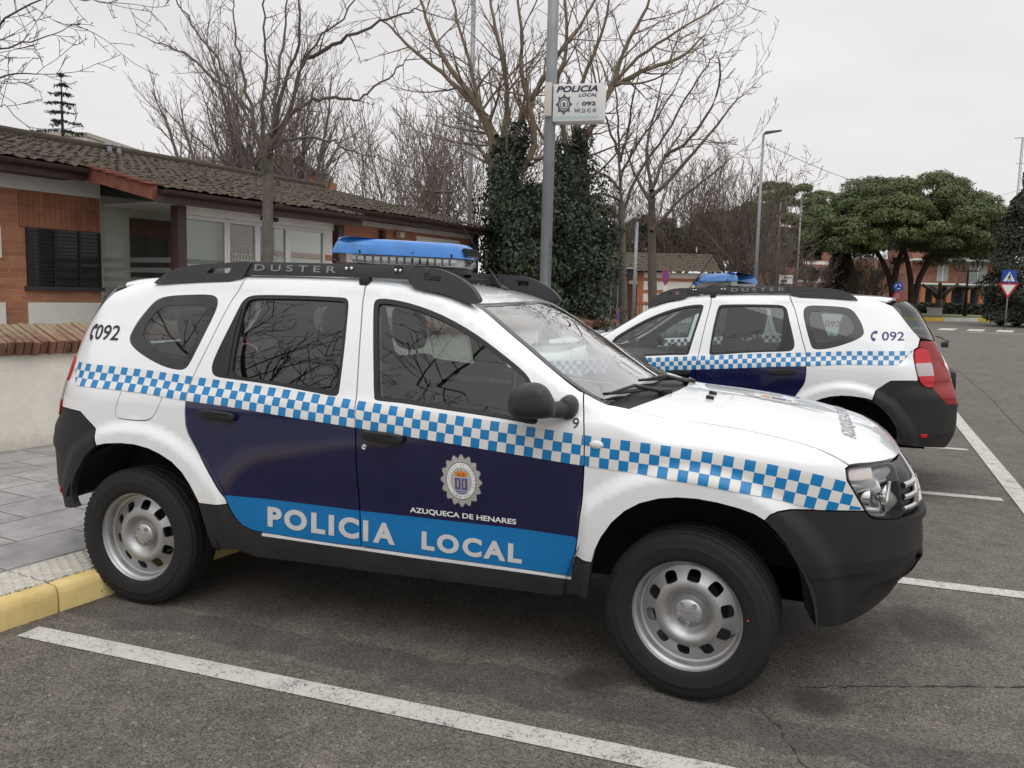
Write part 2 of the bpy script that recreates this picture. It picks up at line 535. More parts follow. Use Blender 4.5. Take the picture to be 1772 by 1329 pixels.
blue_dome = mat('blue_dome', (.035, .19, .52), .22, coat=.5, noise=(7, .18))
orange = mat('orange_mark', (.62, .16, .02), .4)
goldm = mat('crown_gold', (.66, .22, .02), .4)
redm = mat('crown_red', (.5, .04, .02), .4)
purp = mat('shield_violet', (.10, .085, .30), .4)
yelm = mat('shield_gold', (.50, .38, .10), .4)

# ------------------------------------------------------------------ outlines measured on the flank, metres; x forward from rear axle
W_QUARTER = [(-0.105, 1.31), (-0.099, 1.343), (-0.08, 1.392), (-0.05, 1.441), (-0.018, 1.485), (0.017, 1.507), (0.079, 1.519), (0.172, 1.525), (0.287, 1.53), (0.335, 1.525), (0.361, 1.507), (0.367, 1.472), (0.358, 1.425), (0.342, 1.369), (0.325, 1.313), (0.307, 1.258), (0.291, 1.211), (0.276, 1.185), (0.25, 1.175), (0.204, 1.177), (0.143, 1.187), (0.08, 1.206), (0.013, 1.23), (-0.044, 1.256), (-0.087, 1.282)]
G_QUARTER = [(-0.035, 1.336), (-0.02, 1.394), (0.011, 1.441), (0.05, 1.468), (0.095, 1.476), (0.189, 1.48), (0.292, 1.485), (0.316, 1.475), (0.318, 1.442), (0.308, 1.386), (0.291, 1.33), (0.274, 1.274), (0.257, 1.232), (0.237, 1.222), (0.19, 1.226), (0.126, 1.245), (0.059, 1.27), (-0.004, 1.3)]
W_REAR = [(0.42, 1.19), (0.419, 1.217), (0.435, 1.281), (0.47, 1.392), (0.493, 1.475), (0.505, 1.508), (0.536, 1.532), (0.6, 1.538), (0.814, 1.54), (1.021, 1.537), (1.057, 1.534), (1.075, 1.514), (1.087, 1.439), (1.103, 1.31), (1.11, 1.208), (1.113, 1.141), (1.112, 1.109), (1.092, 1.102), (1.021, 1.109), (0.813, 1.13), (0.654, 1.141), (0.49, 1.149), (0.448, 1.154), (0.429, 1.169)]
G_REAR = [(0.538, 1.509), (0.563, 1.517), (0.606, 1.52), (0.819, 1.523), (1.026, 1.52), (1.058, 1.512), (1.072, 1.439), (1.088, 1.31), (1.1, 1.157), (1.096, 1.127), (1.016, 1.133), (0.81, 1.148), (0.651, 1.155), (0.54, 1.163), (0.529, 1.25), (0.527, 1.339), (0.524, 1.439), (0.527, 1.486)]
W_FRONT = [(1.287, 1.11), (1.262, 1.233), (1.224, 1.401), (1.201, 1.504), (1.204, 1.529), (1.231, 1.537), (1.296, 1.533), (1.395, 1.516), (1.514, 1.483), (1.633, 1.436), (1.742, 1.382), (1.849, 1.318), (1.926, 1.27), (1.97, 1.237), (1.996, 1.199), (2.017, 1.146), (2.035, 1.086), (2.04, 1.057), (2.021, 1.048), (1.927, 1.059), (1.754, 1.072), (1.574, 1.083), (1.434, 1.094), (1.331, 1.096), (1.297, 1.099)]
G_FRONT = [(1.309, 1.115), (1.284, 1.234), (1.246, 1.402), (1.225, 1.496), (1.228, 1.512), (1.247, 1.515), (1.3, 1.512), (1.395, 1.496), (1.509, 1.463), (1.628, 1.417), (1.737, 1.363), (1.844, 1.3), (1.92, 1.252), (1.959, 1.224), (1.982, 1.19), (1.998, 1.145), (2.013, 1.092), (2.018, 1.069), (1.924, 1.078), (1.749, 1.091), (1.569, 1.103), (1.429, 1.113), (1.326, 1.115)]
SEAM_C = [(0.467, 1.558), (0.443, 1.511), (0.417, 1.436), (0.392, 1.352), (0.363, 1.26), (0.338, 1.186), (0.32, 1.122), (0.32, 1.069), (0.317, 1.024), (0.316, 0.978), (0.32, 0.923), (0.333, 0.881), (0.37, 0.824), (0.415, 0.758), (0.464, 0.688), (0.505, 0.627), (0.533, 0.591), (0.543, 0.564)]
SEAM_CLOW = [(.556, .537), (.574, .505), (.612, .468), (.663, .449), (.721, .444)]
SEAM_B = [(1.143, 1.529), (1.164, 1.399), (1.188, 1.229), (1.203, 1.105), (1.219, 0.99), (1.222, 0.82), (1.228, 0.597), (1.236, 0.443)]
SEAM_F = [(2.208, 1.182), (2.219, 1.128), (2.232, 1.055), (2.239, 0.979), (2.24, 0.901), (2.2395, 0.85), (2.236, 0.745), (2.22, 0.588), (2.206, 0.49), (2.2, 0.436)]
ARCH_R = [(-.192, .785), (-.137, .799), (-.041, .809), (.04, .809), (.122, .797), (.188, .776), (.257, .743), (.311, .699), (.351, .647), (.380, .598), (.401, .559)]
ARCH_F = [(2.288, .516), (2.3, .569), (2.324, .625), (2.365, .69), (2.414, .741), (2.471, .778), (2.543, .804), (2.615, .816), (2.686, .818), (2.764, .811), (2.842, .797), (2.896, .781), (2.934, .76)]
FUEL = [(-.053, 1.084), (-.013, 1.102), (.139, 1.102), (.172, 1.09), (.186, 1.057), (.158, .99), (.13, .946), (.095, .927), (.043, .923), (-.075, .924), (-.094, .938), (-.096, .964), (-.075, 1.027)]
SKY_Z = .603

def roof_join(x):     # line where the flank meets the roof, hidden under the rail
    return t3([(x, -.630)])[0]
WS_LEFT = np.array([(1.653, -.609, 1.525), (1.743, -.640, 1.476), (1.848, -.673, 1.405), (1.945, -.702, 1.343), (2.043, -.737, 1.28), (2.141, -.772, 1.219), (2.2, -.792, 1.187), (2.258, -.808, 1.160), (2.307, -.812, 1.142)])
HOOD_SIDE = [(2.387, -.772), (2.512, -.742), (2.684, -.735), (2.849, -.749), (3.006, -.762), (3.105, -.777), (3.181, -.786), (3.219, -.784)]
LAMP_F = np.array([(3.206, -.797, .96), (3.227, -.781, .967), (3.312, -.707, .974), (3.366, -.622, .973), (3.386, -.626, .957), (3.394, -.640, .928), (3.407, -.643, .896), (3.418, -.637, .854), (3.432, -.621, .794), (3.436, -.612, .765), (3.405, -.654, .756), (3.331, -.726, .766), (3.303, -.748, .778), (3.273, -.77, .821), (3.239, -.791, .878), (3.214, -.804, .918)])
LAMP_R = np.array([(-.474, -.772, 1.141), (-.477, -.746, 1.182), (-.507, -.709, 1.202), (-.562, -.657, 1.196), (-.597, -.652, 1.137), (-.616, -.670, 1.054), (-.628, -.695, .988), (-.633, -.708, .905), (-.618, -.732, .888), (-.595, -.757, .884), (-.547, -.790, .902), (-.516, -.809, .951), (-.492, -.804, 1.042)])
RGLASS = on(REAR, [(-.300, -.645, 1.530), (-.385, -.672, 1.424), (-.440, -.672, 1.348), (-.510, -.660, 1.272)])

def check_cells():
    """blue cells of the three-row band, following the belt line"""
    top = pchip([-.50, -.03, .317, .5, .82, 1.207, 1.58, 1.93, 2.235, 2.464, 2.705, 2.937, 3.087, 3.203, 3.4], [1.178, 1.166, 1.147, 1.137, 1.118, 1.092, 1.068, 1.045, 1.023, 1.012, .996, .968, .941, .911, .86])
    bot = pchip([-.5, -.406, .012, .316, .524, .84, 1.219, 1.587, 1.935, 2.239, 2.479, 2.715, 2.959, 3.132, 3.4], [1.075, 1.068, 1.058, 1.036, 1.026, 1.003, .977, .950, .924, .902, .890, .873, .843, .806, .75])
    return top, bot
CK_T, CK_B = check_cells()

def clip_poly(P, fn):
    """clip a polygon to fn(p) >= 0"""
    out = []
    n = len(P)
    for i in range(n):
        a, b = np.array(P[i]), np.array(P[(i + 1) % n]); fa, fb = fn(a), fn(b)
        if fa >= 0: out.append(tuple(a))
        if (fa >= 0) != (fb >= 0):
            t = fa / (fa - fb); out.append(tuple(a + (b - a) * t))
    return out

def check_band(x0, x1, lim0, lim1, extra=None, ph=0, cell=.0388):
    k0 = int((x0 - 1.216) / cell) - 3; k1 = int((x1 - 1.216) / cell) + 3
    polys = []
    for k in range(k0, k1):
        for r in range(3):
            P = []
            for (a, t) in ((k, r), (k + 1, r), (k + 1, r + 1), (k, r + 1)):
                x = 1.216 + a * cell; zt = CK_T(x); zb = CK_B(x)
                lean = (zt - CK_T(x + .02)) / .02            # cells stand square to the band
                z = zt + (zb - zt) * t / 3
                P.append((float(x + lean * .9 * (z - (zt + zb) / 2)), float(z)))
            P = clip_poly(P, lim0); P = clip_poly(P, lim1) if P else P
            if extra is not None and P: P = clip_poly(P, extra)
            if len(P) > 2 and abs(area(np.array(P))) > 4e-5: polys.append((np.array(P), [], (k + r) % 2))
    return polys
def seam_x(S):
    z = [p[1] for p in S][::-1]; x = [p[0] for p in S][::-1]
    return lambda zz: float(np.interp(zz, z, x))
XB, XC, XF = seam_x(SEAM_B), seam_x(SEAM_C), seam_x(SEAM_F)

def seam_ring(name, outer, inner, m, parent, mirror, off, lip=.0):
    return panel(name, SIDE, outer, m, holes=[inner], gap=0, off=off, lip=lip, sp=.05, parent=parent, mirror=mirror, res=.02)

def smooth_loop(L, n=1): return [tuple(p) for p in chaikin(L, n)]

def emblem_polys(cx, cz, H):
    """sunburst badge: polygons with material index and lift"""
    out = []
    a = H * .41; b = H * .5; star = []; n = 16
    for i in range(n):
        for da, r in ((-.5, .80), (-.36, .90), (-.30, .86), (-.16, .97), (-.10, .93), (0, 1.0), (.10, .93), (.16, .97), (.30, .86), (.36, .90)):
            t = 2 * PI * (i + da) / n + PI / 2
            star.append((cx + a * r * math.cos(t), cz + b * r * math.sin(t)))
    el = lambda s, t=48: np.array([(cx + a * s * math.cos(2 * PI * i / t), cz + b * s * math.sin(2 * PI * i / t)) for i in range(t)])
    out.append((np.array(star), [], 0, 0)); out.append((el(.70), [], 1, .0005)); out.append((el(.675), [], 2, .0010)); out.append((el(.51), [], 3, .0015))
    w = H * .155
    def R(x0, z0, x1, z1, m, l): out.append((np.array([(cx + x0 * w, cz + z0 * w), (cx + x1 * w, cz + z0 * w), (cx + x1 * w, cz + z1 * w), (cx + x0 * w, cz + z1 * w)]), [], m, l))
    R(-.78, -1.05, -.06, .35, 4, .002); R(.06, -1.05, .78, .35, 4, .002); R(-.72, -1.32, .72, -1.2, 4, .002); R(-.55, -1.55, .55, -1.45, 4, .002)
    R(-.5, -.75, -.3, .1, 5, .0025); R(.3, -.75, .5, .1, 5, .0025)
    out.append((np.array([(cx + p * w, cz + q * w) for p, q in [(-.65, .55), (.65, .55), (.85, 1.1), (.6, 1.0), (.45, 1.25), (.2, 1.05), (0, 1.42), (-.2, 1.05), (-.45, 1.25), (-.6, 1.0), (-.85, 1.1)]]), [], 6, .002))
    R(-.5, .62, .5, .74, 7, .0025); R(-.35, .82, -.2, .98, 7, .0025); R(.2, .82, .35, .98, 7, .0025)
    for body, t0, t1, top in (('AZUQUECA DE HENARES', 205, -25, True), ('POLICIA LOCAL', 225, 315, False)):
        n = len(body)
        for i, chx in enumerate(body):
            if chx == ' ': continue
            v, f = text_fit(chx, H * .020, H * .030, .012)
            t = math.radians(t0 + (t1 - t0) * (i + .5) / n); rot = t - PI / 2 if top else t + PI / 2; c, s = math.cos(rot), math.sin(rot)
            for q in f:
                P = np.array([((v[k][0] - H * .010) * c - (v[k][1] - H * .015) * s + cx + a * .60 * math.cos(t), (v[k][0] - H * .010) * s + (v[k][1] - H * .015) * c + cz + b * .60 * math.sin(t)) for k in q])
                if abs(area(P)) > 1e-8: out.append((P, [], 1, .0015))
    return out
BADGE = [mat('badge_silver', (.50, .49, .46), .35, metal=.3, noise=(220, .3)), mat('badge_dark_line', (.06, .06, .07), .4), whtxt, mat('badge_field', (.42, .45, .41), .4), purp, yelm, goldm, redm]

def phone_icon(cx, cz, s, tilt=0):
    """telephone handset: a bowed grip with two bulky ends"""
    o = [(.30 + .46 * math.cos(math.radians(t)), .56 * math.sin(math.radians(t))) for t in range(112, 249, 17)]
    i = [(.30 + .27 * math.cos(math.radians(t)), .34 * math.sin(math.radians(t))) for t in range(232, 127, -17)]
    P = [(.40, .56), (.22, .60)] + o + [(.22, -.60), (.40, -.56), (.46, -.36), (.30, -.22), (.14, -.26)] + i + [(.14, .26), (.30, .22), (.46, .36)]
    c, q = math.cos(tilt), math.sin(tilt)
    return np.array([(cx + s * (c * (x - .15) - q * y), cz + s * (q * (x - .15) + c * y)) for x, y in P])
# ------------------------------------------------------------------ the patrol car
def make_wheel(parent, side, x, yaw=0):
    """side -1 = right; modelled with the outer face towards -y"""
    w = empty('wheel'); w.parent = parent
    w.location = (x, .78 * side, .338); w.rotation_euler = (0, 0, yaw + (PI if side > 0 else 0))
    # tyre
    bm = bmesh.new()
    prof = [(.222, .085), (.235, .100), (.275, .1075), (.305, .1065), (.325, .098), (.334, .082), (.337, .075)]
    prof = [(r, h) for r, h in prof]
    out = [(.219, -.088), (.226, -.0965), (.236, -.1015), (.250, -.1045), (.270, -.107), (.278, -.1085), (.280, -.107), (.300, -.106), (.314, -.103), (.325, -.096), (.3315, -.085)]
    tread = []
    for h in (-.076, -.050, -.047, -.041, -.038, -.012, -.009, .009, .012, .038, .041, .047, .050, .076):
        g = h in (-.047, -.041, -.009, .009, .041, .047)
        tread.append((.331 if g else .3385, h))
    lathe(bm, out + tread + prof[::-1], 72)
    n = 72                                                    # shoulder blocks
    for i in range(n):
        a = 2 * PI * i / n
        c = Vector((.3268 * math.cos(a), -.0855, .3268 * math.sin(a)))
        box(bm, c, (.010, .018, .019), Matrix.Rotation(-a, 3, 'Y'), bevel=0)
    bmesh.ops.recalc_face_normals(bm, faces=bm.faces)
    ty = to_obj('tyre', bm, tyrem, w, 35)
    ty['label'] = 'black road tyre with plain sidewall'
    # steel rim : barrel and flange
    bm = bmesh.new()
    lathe(bm, [(.214, -.070), (.2205, -.088), (.2265, -.094), (.229, -.091), (.2285, -.086), (.222, -.078), (.214, -.075), (.208, -.070), (.203, -.062), (.2005, -.048), (.1985, -.040), (.190, -.036), (.1875, -.030), (.1865, -.010), (.186, .06)], 64)
    # disc with ten rounded slots
    outer = np.array([(.188 * math.cos(2 * PI * i / 72), .188 * math.sin(2 * PI * i / 72)) for i in range(72)])
    holes = []
    for k in range(10):
        a = 2 * PI * (k + .35) / 10
        L = [(.1335, -.15), (.138, -.185), (.158, -.165), (.171, -.135), (.176, -.08), (.177, 0), (.176, .08), (.171, .135), (.158, .165), (.138, .185), (.1335, .15), (.131, 0)]
        L = chaikin([(r * math.cos(a + t), r * math.sin(a + t)) for r, t in L], 1)
        holes.append(L)
    dprof = pchip([0, .05, .064, .072, .088, .108, .126, .150, .172, .183, .190], [-.030, -.030, -.031, -.034, -.050, -.062, -.060, -.046, -.034, -.030, -.028])
    vs, fs = tri2d(outer, holes, (), .009)
    r = np.hypot(vs[:, 0], vs[:, 1])
    V = [bm.verts.new((p[0], float(dprof(q)), p[1])) for p, q in zip(vs, r)]
    F = []
    for f in fs:
        fc = bm.faces.new([V[i] for i in f]); fc.normal_update()
        if fc.normal.y > 0: fc.normal_flip()
        fc.smooth = True; F.append(fc)
    # slot walls
    eds = [e for e in bm.edges if e.is_boundary and all(v in set(V) for v in e.verts) and .12 < math.hypot(e.verts[0].co.x, e.verts[0].co.z) < .181]
    ex = bmesh.ops.extrude_edge_only(bm, edges=eds)
    for v in [g for g in ex['geom'] if isinstance(g, bmesh.types.BMVert)]: v.co.y += .010
    rim = to_obj('rim', bm, rimm, w, 40)
    bm = bmesh.new()                                           # dark drum behind the slots
    lathe(bm, [(.001, -.012), (.10, -.012), (.102, .004), (.135, .004), (.136, .05), (.001, .05)], 40)
    bmesh.ops.recalc_face_normals(bm, faces=bm.faces)
    to_obj('brake_drum', bm, mat('brake_iron', (.03, .027, .025), .7, metal=.3), w, 30)
    # hub cap
    bm = bmesh.new()
    lathe(bm, [(.001, -.062), (.022, -.0615), (.040, -.0585), (.054, -.052), (.0575, -.047), (.0585, -.036), (.0585, -.024)], 40)
    for k in range(5):
        a = 2 * PI * k / 5 - PI / 2
        lathe(bm, [(.001, -.0575), (.005, -.058), (.0055, -.0645), (.0085, -.065), (.0098, -.062), (.0100, -.046)], 12, 0, 'y', (.041 * math.cos(a), 0, .041 * math.sin(a)))
    P = [(-.016, .014), (.016, .014), (.016, -.004), (.004, -.020), (-.004, -.020), (-.001, -.012), (.009, 0), (.009, .007), (-.009, .007), (-.012, .002)]
    prism(bm, P, lambda u, v, q: (u, -.0600 - q, v), .0045, 0)
    bmesh.ops.recalc_face_normals(bm, faces=bm.faces)
    to_obj('hub_cap', bm, capm, w, 35)
    if yaw and side < 0:
        bm = bmesh.new(); lathe(bm, [(.0045, -.1075), (.001, -.1078)], 10, 0, 'y', (.238, .0045, .035)); to_obj('paint_dot', bm, mat('red_dot', (.55, .07, .03), .6), w)
    bm = bmesh.new(); tube(bm, [(.178, -.040, -.055), (.170, -.075, -.053)], .004, 6); to_obj('valve', bm, trim, w)
    return w

def make_mirror(parent, mirror):
    sg = 1 if mirror else -1
    m = empty('mirror'); m.parent = parent
    bm = bmesh.new()
    outl = [(1.940, 1.090), (1.936, 1.140), (1.945, 1.176), (1.972, 1.208), (2.018, 1.226), (2.065, 1.228), (2.100, 1.208), (2.118, 1.178), (2.132, 1.152), (2.135, 1.104), (2.105, 1.090), (2.02, 1.082)]
    outl = chaikin(outl, 2)
    c = outl.mean(0)
    rings = []
    for y, s in ((-.885, .80), (-.90, .92), (-.925, .985), (-.96, 1.0), (-1.0, 1.0), (-1.04, .97), (-1.065, .90), (-1.085, .78), (-1.097, .60), (-1.102, .35)):
        rings.append([bm.verts.new((c[0] + (p[0] - c[0]) * s + (-y - .95) * .30, sg * -y, c[1] + (p[1] - c[1]) * s + (-y - .95) * .12)) for p in outl])
    n = len(outl)
    for a, b in zip(rings[:-1], rings[1:]):
        for k in range(n): bm.faces.new((a[k], a[(k + 1) % n], b[(k + 1) % n], b[k]))
    bm.faces.new(rings[0]); bm.faces.new(rings[-1][::-1])
    bmesh.ops.recalc_face_normals(bm, faces=bm.faces)
    to_obj('mirror_housing', bm, plast2, m, 50)
    bm = bmesh.new()
    rows = []
    for y, rx, rz in ((-.835, .040, .050), (-.875, .040, .048), (-.892, .034, .042), (-.90, .020, .028)):
        rows.append([bm.verts.new((2.160 + rx * math.cos(2 * PI * k / 20), sg * -y, 1.125 + rz * math.sin(2 * PI * k / 20))) for k in range(20)])
    for a, b in zip(rows[:-1], rows[1:]):
        for k in range(20): bm.faces.new((a[k], a[(k + 1) % 20], b[(k + 1) % 20], b[k]))
    bm.faces.new(rows[-1])
    tube(bm, [(2.158, sg * .86, 1.122), (2.13, sg * .91, 1.12), (2.09, sg * .95, 1.12)], [.036, .034, .030], 10)
    bmesh.ops.recalc_face_normals(bm, faces=bm.faces)
    to_obj('mirror_foot', bm, plast2, m, 50)

def make_seat(name, parent, x, y, w, heads, tall=1.0):
    s = empty(name); s.parent = parent
    bm = bmesh.new()
    box(bm, (x + .22, y, .62), (.52, w, .16), Matrix.Rotation(-.12, 3, 'Y'), bevel=.05); to_obj('seat_cushion', bm, seatm, s, 60)
    bm = bmesh.new()
    prof = [(-.5, 0), (-.5, .34), (-.44, .50), (-.36, .56), (.36, .56), (.44, .50), (.5, .34), (.5, 0)]
    prism(bm, [(p * w, q) for p, q in prof], lambda u, v, q: (x - .02 - .26 * v - q, y + u, .64 + v), .11, 0, .03)
    to_obj('seat_back', bm, seatm, s, 60)
    for hy in heads:
        bm = bmesh.new()
        hp = chaikin([(-.125, .02), (-.15, .10), (-.14, .20), (-.09, .25), (.09, .25), (.14, .20), (.15, .10), (.125, .02), (.06, -.01), (-.06, -.01)], 2)
        prism(bm, [tuple(p) for p in hp], lambda u, v, q: (x - .17 - .12 * v - q, hy + u, 1.245 + v * tall), .10, 0, .03)
        tube(bm, [(x - .21, hy - .05, 1.16), (x - .215, hy - .05, 1.28)], .007, 6); tube(bm, [(x - .21, hy + .05, 1.16), (x - .215, hy + .05, 1.28)], .007, 6)
        to_obj('headrest', bm, seatm, s, 60)

def make_car():
    root = empty('police_car')
    tailP = [tuple(p) for p in LAMP_R]
    jn = [roof_join(x) for x in (.5, .35, .2, .05, -.1, -.2)]
    # ---- body shell: rear quarters and roof
    def quarter(mir):
        o = list(jn) + [np.array((-.26, -.650, 1.548))] + [np.array(p) for p in RGLASS] + [LAMP_R[2], LAMP_R[1], LAMP_R[0], LAMP_R[12], LAMP_R[11]]
        o += [np.array((-.506, -.817, .943)), np.array((-.414, -.863, .945)), np.array((-.318, -.888, .941)), np.array((-.297, -.89, .926)), np.array((-.215, -.892, .862))]
        o += list(s3(ARCH_R)) + list(s3(SEAM_C[::-1]))
        h = [s3(smooth_loop(W_QUARTER))] + ([] if mir else [s3(smooth_loop(FUEL))])
        q = panel('rear_quarter', SIDE, o, [white], holes=h, hgap=.0025, parent=root, mirror=mir, lip=.03, sp=.024, gap=.0028)
        r = seam_ring('window_border', s3(smooth_loop(W_QUARTER)), s3(smooth_loop(G_QUARTER)), frit, q, mir, -.003)
        panel('window_glass', SIDE, s3(smooth_loop(G_QUARTER)), glassd, gap=-.002, off=-.005, lip=0, sp=.06, parent=q, mirror=mir)
        ck = check_band(-.45, .33, lambda p: p[0] + .445 - .09 * (1.15 - p[1]) / .1, lambda p: XC(p[1]) - .003 - p[0])
        decal('checker_band', ck, [chkb, chkw], parent=q, mirror=mir, off=.0022)
        flank_text('phone_number', '092', -.402 if mir else -.335, 1.256 if mir else 1.292, .162, .070 if mir else .075, blktxt, q, mir, bold=.012, shear=.0)
        ph = phone_icon(-.362, 1.330, .072, -.22)
        if mir: ph[:, 0] = -.180 - (ph[:, 0] + .362); ph[:, 1] -= .037
        decal('phone_symbol', [(ph, [])], blktxt, parent=q, mirror=mir, off=.0022)
        if not mir:
            ff = panel('fuel_flap', SIDE, s3(smooth_loop(FUEL)), white, gap=.0018, lip=.012, sp=.04, parent=q)
        return q
    # the left flank reads phone-symbol then number from its own side
    both(quarter)
    ro = [t3([(x, -.630)])[0] for x in np.linspace(-.26, 1.63, 20)]
    wtop = [(1.653, -.609), (1.69, -.45), (1.718, -.25), (1.727, 0)]
    edge = ro + [t3([p])[0] for p in wtop]
    rear = [t3([(-.345, 0)])[0], t3([(-.335, -.4)])[0], t3([(-.30, -.58)])[0]]
    half = edge + []
    full = rear[:0] + edge + [p * [1, -1, 1] for p in edge[-2::-1]] + [p * [1, -1, 1] for p in rear[::-1]][:1] + []
    full = full + [rear[2] * [1, -1, 1], rear[1] * [1, -1, 1], rear[0], rear[1], rear[2]]
    # drop the duplicate corner
    full = [p for i, p in enumerate(full) if i == 0 or np.linalg.norm(p - full[i - 1]) > 1e-4]
    panel('roof', TOP, full, white, gap=0, parent=root, sp=.05, lip=.02)

    # ---- doors
    def rear_door(mir):
        o = [roof_join(.5)] + list(s3(SEAM_C)) + list(s3(SEAM_CLOW)) + list(s3([(.9, .440), (1.1, .437)])) + list(s3(SEAM_B[::-1])) + [roof_join(x) for x in (1.139, .95, .8, .65)]
        lines = [s3([(.25, SKY_Z), (1.3, SKY_Z)]), s3([(x, float(CK_B(x))) for x in np.linspace(.25, 1.28, 30)])]
        cl = lambda c: np.where(c[:, 2] > CK_B(c[:, 0]), 0, np.where(c[:, 2] > SKY_Z, 1, 2))
        d = panel('rear_door', SIDE, o, [white, navy, skyb], holes=[s3(smooth_loop(W_REAR))], lines=lines, classify=cl, parent=root, mirror=mir, lip=.035, gap=.0034)
        seam_ring('window_seal', s3(smooth_loop(W_REAR)), s3(smooth_loop(G_REAR)), rubber, d, mir, -.001, .01)
        panel('window_glass', SIDE, s3(smooth_loop(G_REAR)), glassd, gap=-.002, off=-.010, lip=0, sp=.06, parent=d, mirror=mir)
        panel('window_divider', SIDE, s3([(.503, 1.166), (.517, 1.166), (.506, 1.36), (.512, 1.47), (.500, 1.44), (.490, 1.36)]), trim, gap=0, off=.003, lip=.01, sp=.06, parent=d, mirror=mir)
        decal('checker_band', check_band(.3, 1.23, lambda p: p[0] - XC(p[1]) - .003, lambda p: XB(p[1]) - .003 - p[0]), [chkb, chkw], parent=d, mirror=mir, off=.0022)
        handle(d, mir, .405, 1.000, lock=False)
        return d
    def handle(d, mir, x0, zc, lock):
        sg = 1 if mir else -1
        bm = bmesh.new()
        prof = chaikin([(0, -.012), (.02, -.022), (.10, -.024), (.18, -.022), (.198, -.012), (.198, .012), (.18, .021), (.10, .023), (.03, .020), (0, .012)], 1)
        y0 = float(abs(s3([(x0 + .1, zc - .012)])[0][1]))
        def m3(u, v, q):
            bow = .018 * (1 - ((u - .1) / .1) ** 2)
            return (x0 + u, sg * (y0 + .004 + bow * (q / .03) ** .5 + q * .7), zc - .012 - .05 * u + v)
        prism(bm, [tuple(p) for p in prof], m3, .03, 0, .006)
        to_obj('door_handle', bm, plast, d, 60)
        # finger recess
        rec = chaikin([(x0 + .05, zc - .045), (x0 + .06, zc - .062), (x0 + .10, zc - .070), (x0 + .135, zc - .062), (x0 + .15, zc - .045), (x0 + .15, zc - .02), (x0 + .05, zc - .02)], 2)
        bm = bmesh.new()
        c = rec.mean(0); rows = []
        for s, dp in ((1.0, .0012), (.92, -.001), (.75, -.006), (.45, -.010)):
            pp = s3(c + (rec - c) * s); nn = grad(pp); pp = pp + nn * max(dp, .0012)
            if mir: pp = pp * [1, -1, 1]
            rows.append([bm.verts.new(tuple(p)) for p in pp])
        for a, b in zip(rows[:-1], rows[1:]):
            for k in range(len(a)): bm.faces.new((a[k], a[(k + 1) % len(a)], b[(k + 1) % len(a)], b[k]))
        bm.faces.new(rows[-1])
        bmesh.ops.recalc_face_normals(bm, faces=bm.faces)
        to_obj('handle_recess', bm, mat('recess_navy', (.02, .02, .06), .12, coat=.6), d)
        if lock:
            bm = bmesh.new(); y1 = float(abs(s3([(x0 + .007, zc - .068)])[0][1]))
            rr = lathe(bm, [(.001, -.004), (.009, -.004), (.010, -.0035), (.0115, -.005), (.0125, -.003), (.0125, .004)], 20, 0, 'y', (x0 + .007, -y1, zc - .068))
            bmesh.ops.recalc_face_normals(bm, faces=bm.faces)
            if mir:
                for v in bm.verts: v.co.y *= -1
                bmesh.ops.recalc_face_normals(bm, faces=bm.faces)
            to_obj('door_lock', bm, chrome, d, 40)
    def front_door(mir):
        o = [roof_join(1.139)] + list(s3(SEAM_B)) + list(s3([(1.5, .437), (1.85, .437)])) + list(s3(SEAM_F[::-1]))
        o += [p + np.array((-.010, 0, -.004)) for p in WS_LEFT[6::-1]] + [roof_join(x) for x in (1.60, 1.5, 1.4, 1.3, 1.2)]
        lines = [s3([(1.15, SKY_Z), (2.35, SKY_Z)]), s3([(x, float(CK_B(x))) for x in np.linspace(1.15, 2.3, 34)])]
        cl = lambda c: np.where(c[:, 2] > CK_B(c[:, 0]), 0, np.where(c[:, 2] > SKY_Z, 1, 2))
        d = panel('front_door', SIDE, o, [white, navy, skyb], holes=[s3(smooth_loop(W_FRONT))], lines=lines, classify=cl, parent=root, mirror=mir, lip=.035, gap=.0034)
        seam_ring('window_seal', s3(smooth_loop(W_FRONT)), s3(smooth_loop(G_FRONT)), rubber, d, mir, -.001, .01)
        panel('window_glass', SIDE, s3(smooth_loop(G_FRONT)), glassc, gap=-.002, off=-.010, lip=0, sp=.06, parent=d, mirror=mir)
        decal('checker_band', check_band(1.21, 2.24, lambda p: p[0] - XB(p[1]) - .003, lambda p: XF(p[1]) - .003 - p[0]), [chkb, chkw], parent=d, mirror=mir, off=.0022)
        handle(d, mir, 1.257, .966, lock=True)
        flank_text('town_name', 'AZUQUECA DE HENARES', 1.474, .621, .483, .027, whtxt, d, mir, bold=.022)
        flank_text('car_number', '9', 2.184, 1.046, .026, .040, blktxt, d, mir, bold=.0)
        pl = emblem_polys(1.7165, .789, .234)
        if mir: pl = [(np.array([(2 * 1.7165 - x, z) for x, z in q[0]]),) + tuple(q[1:]) for q in pl]
        decal('badge', pl, BADGE, off=.0022, parent=d, mirror=mir, sp=.05)
        return d
    dr = both(rear_door); df = both(front_door)
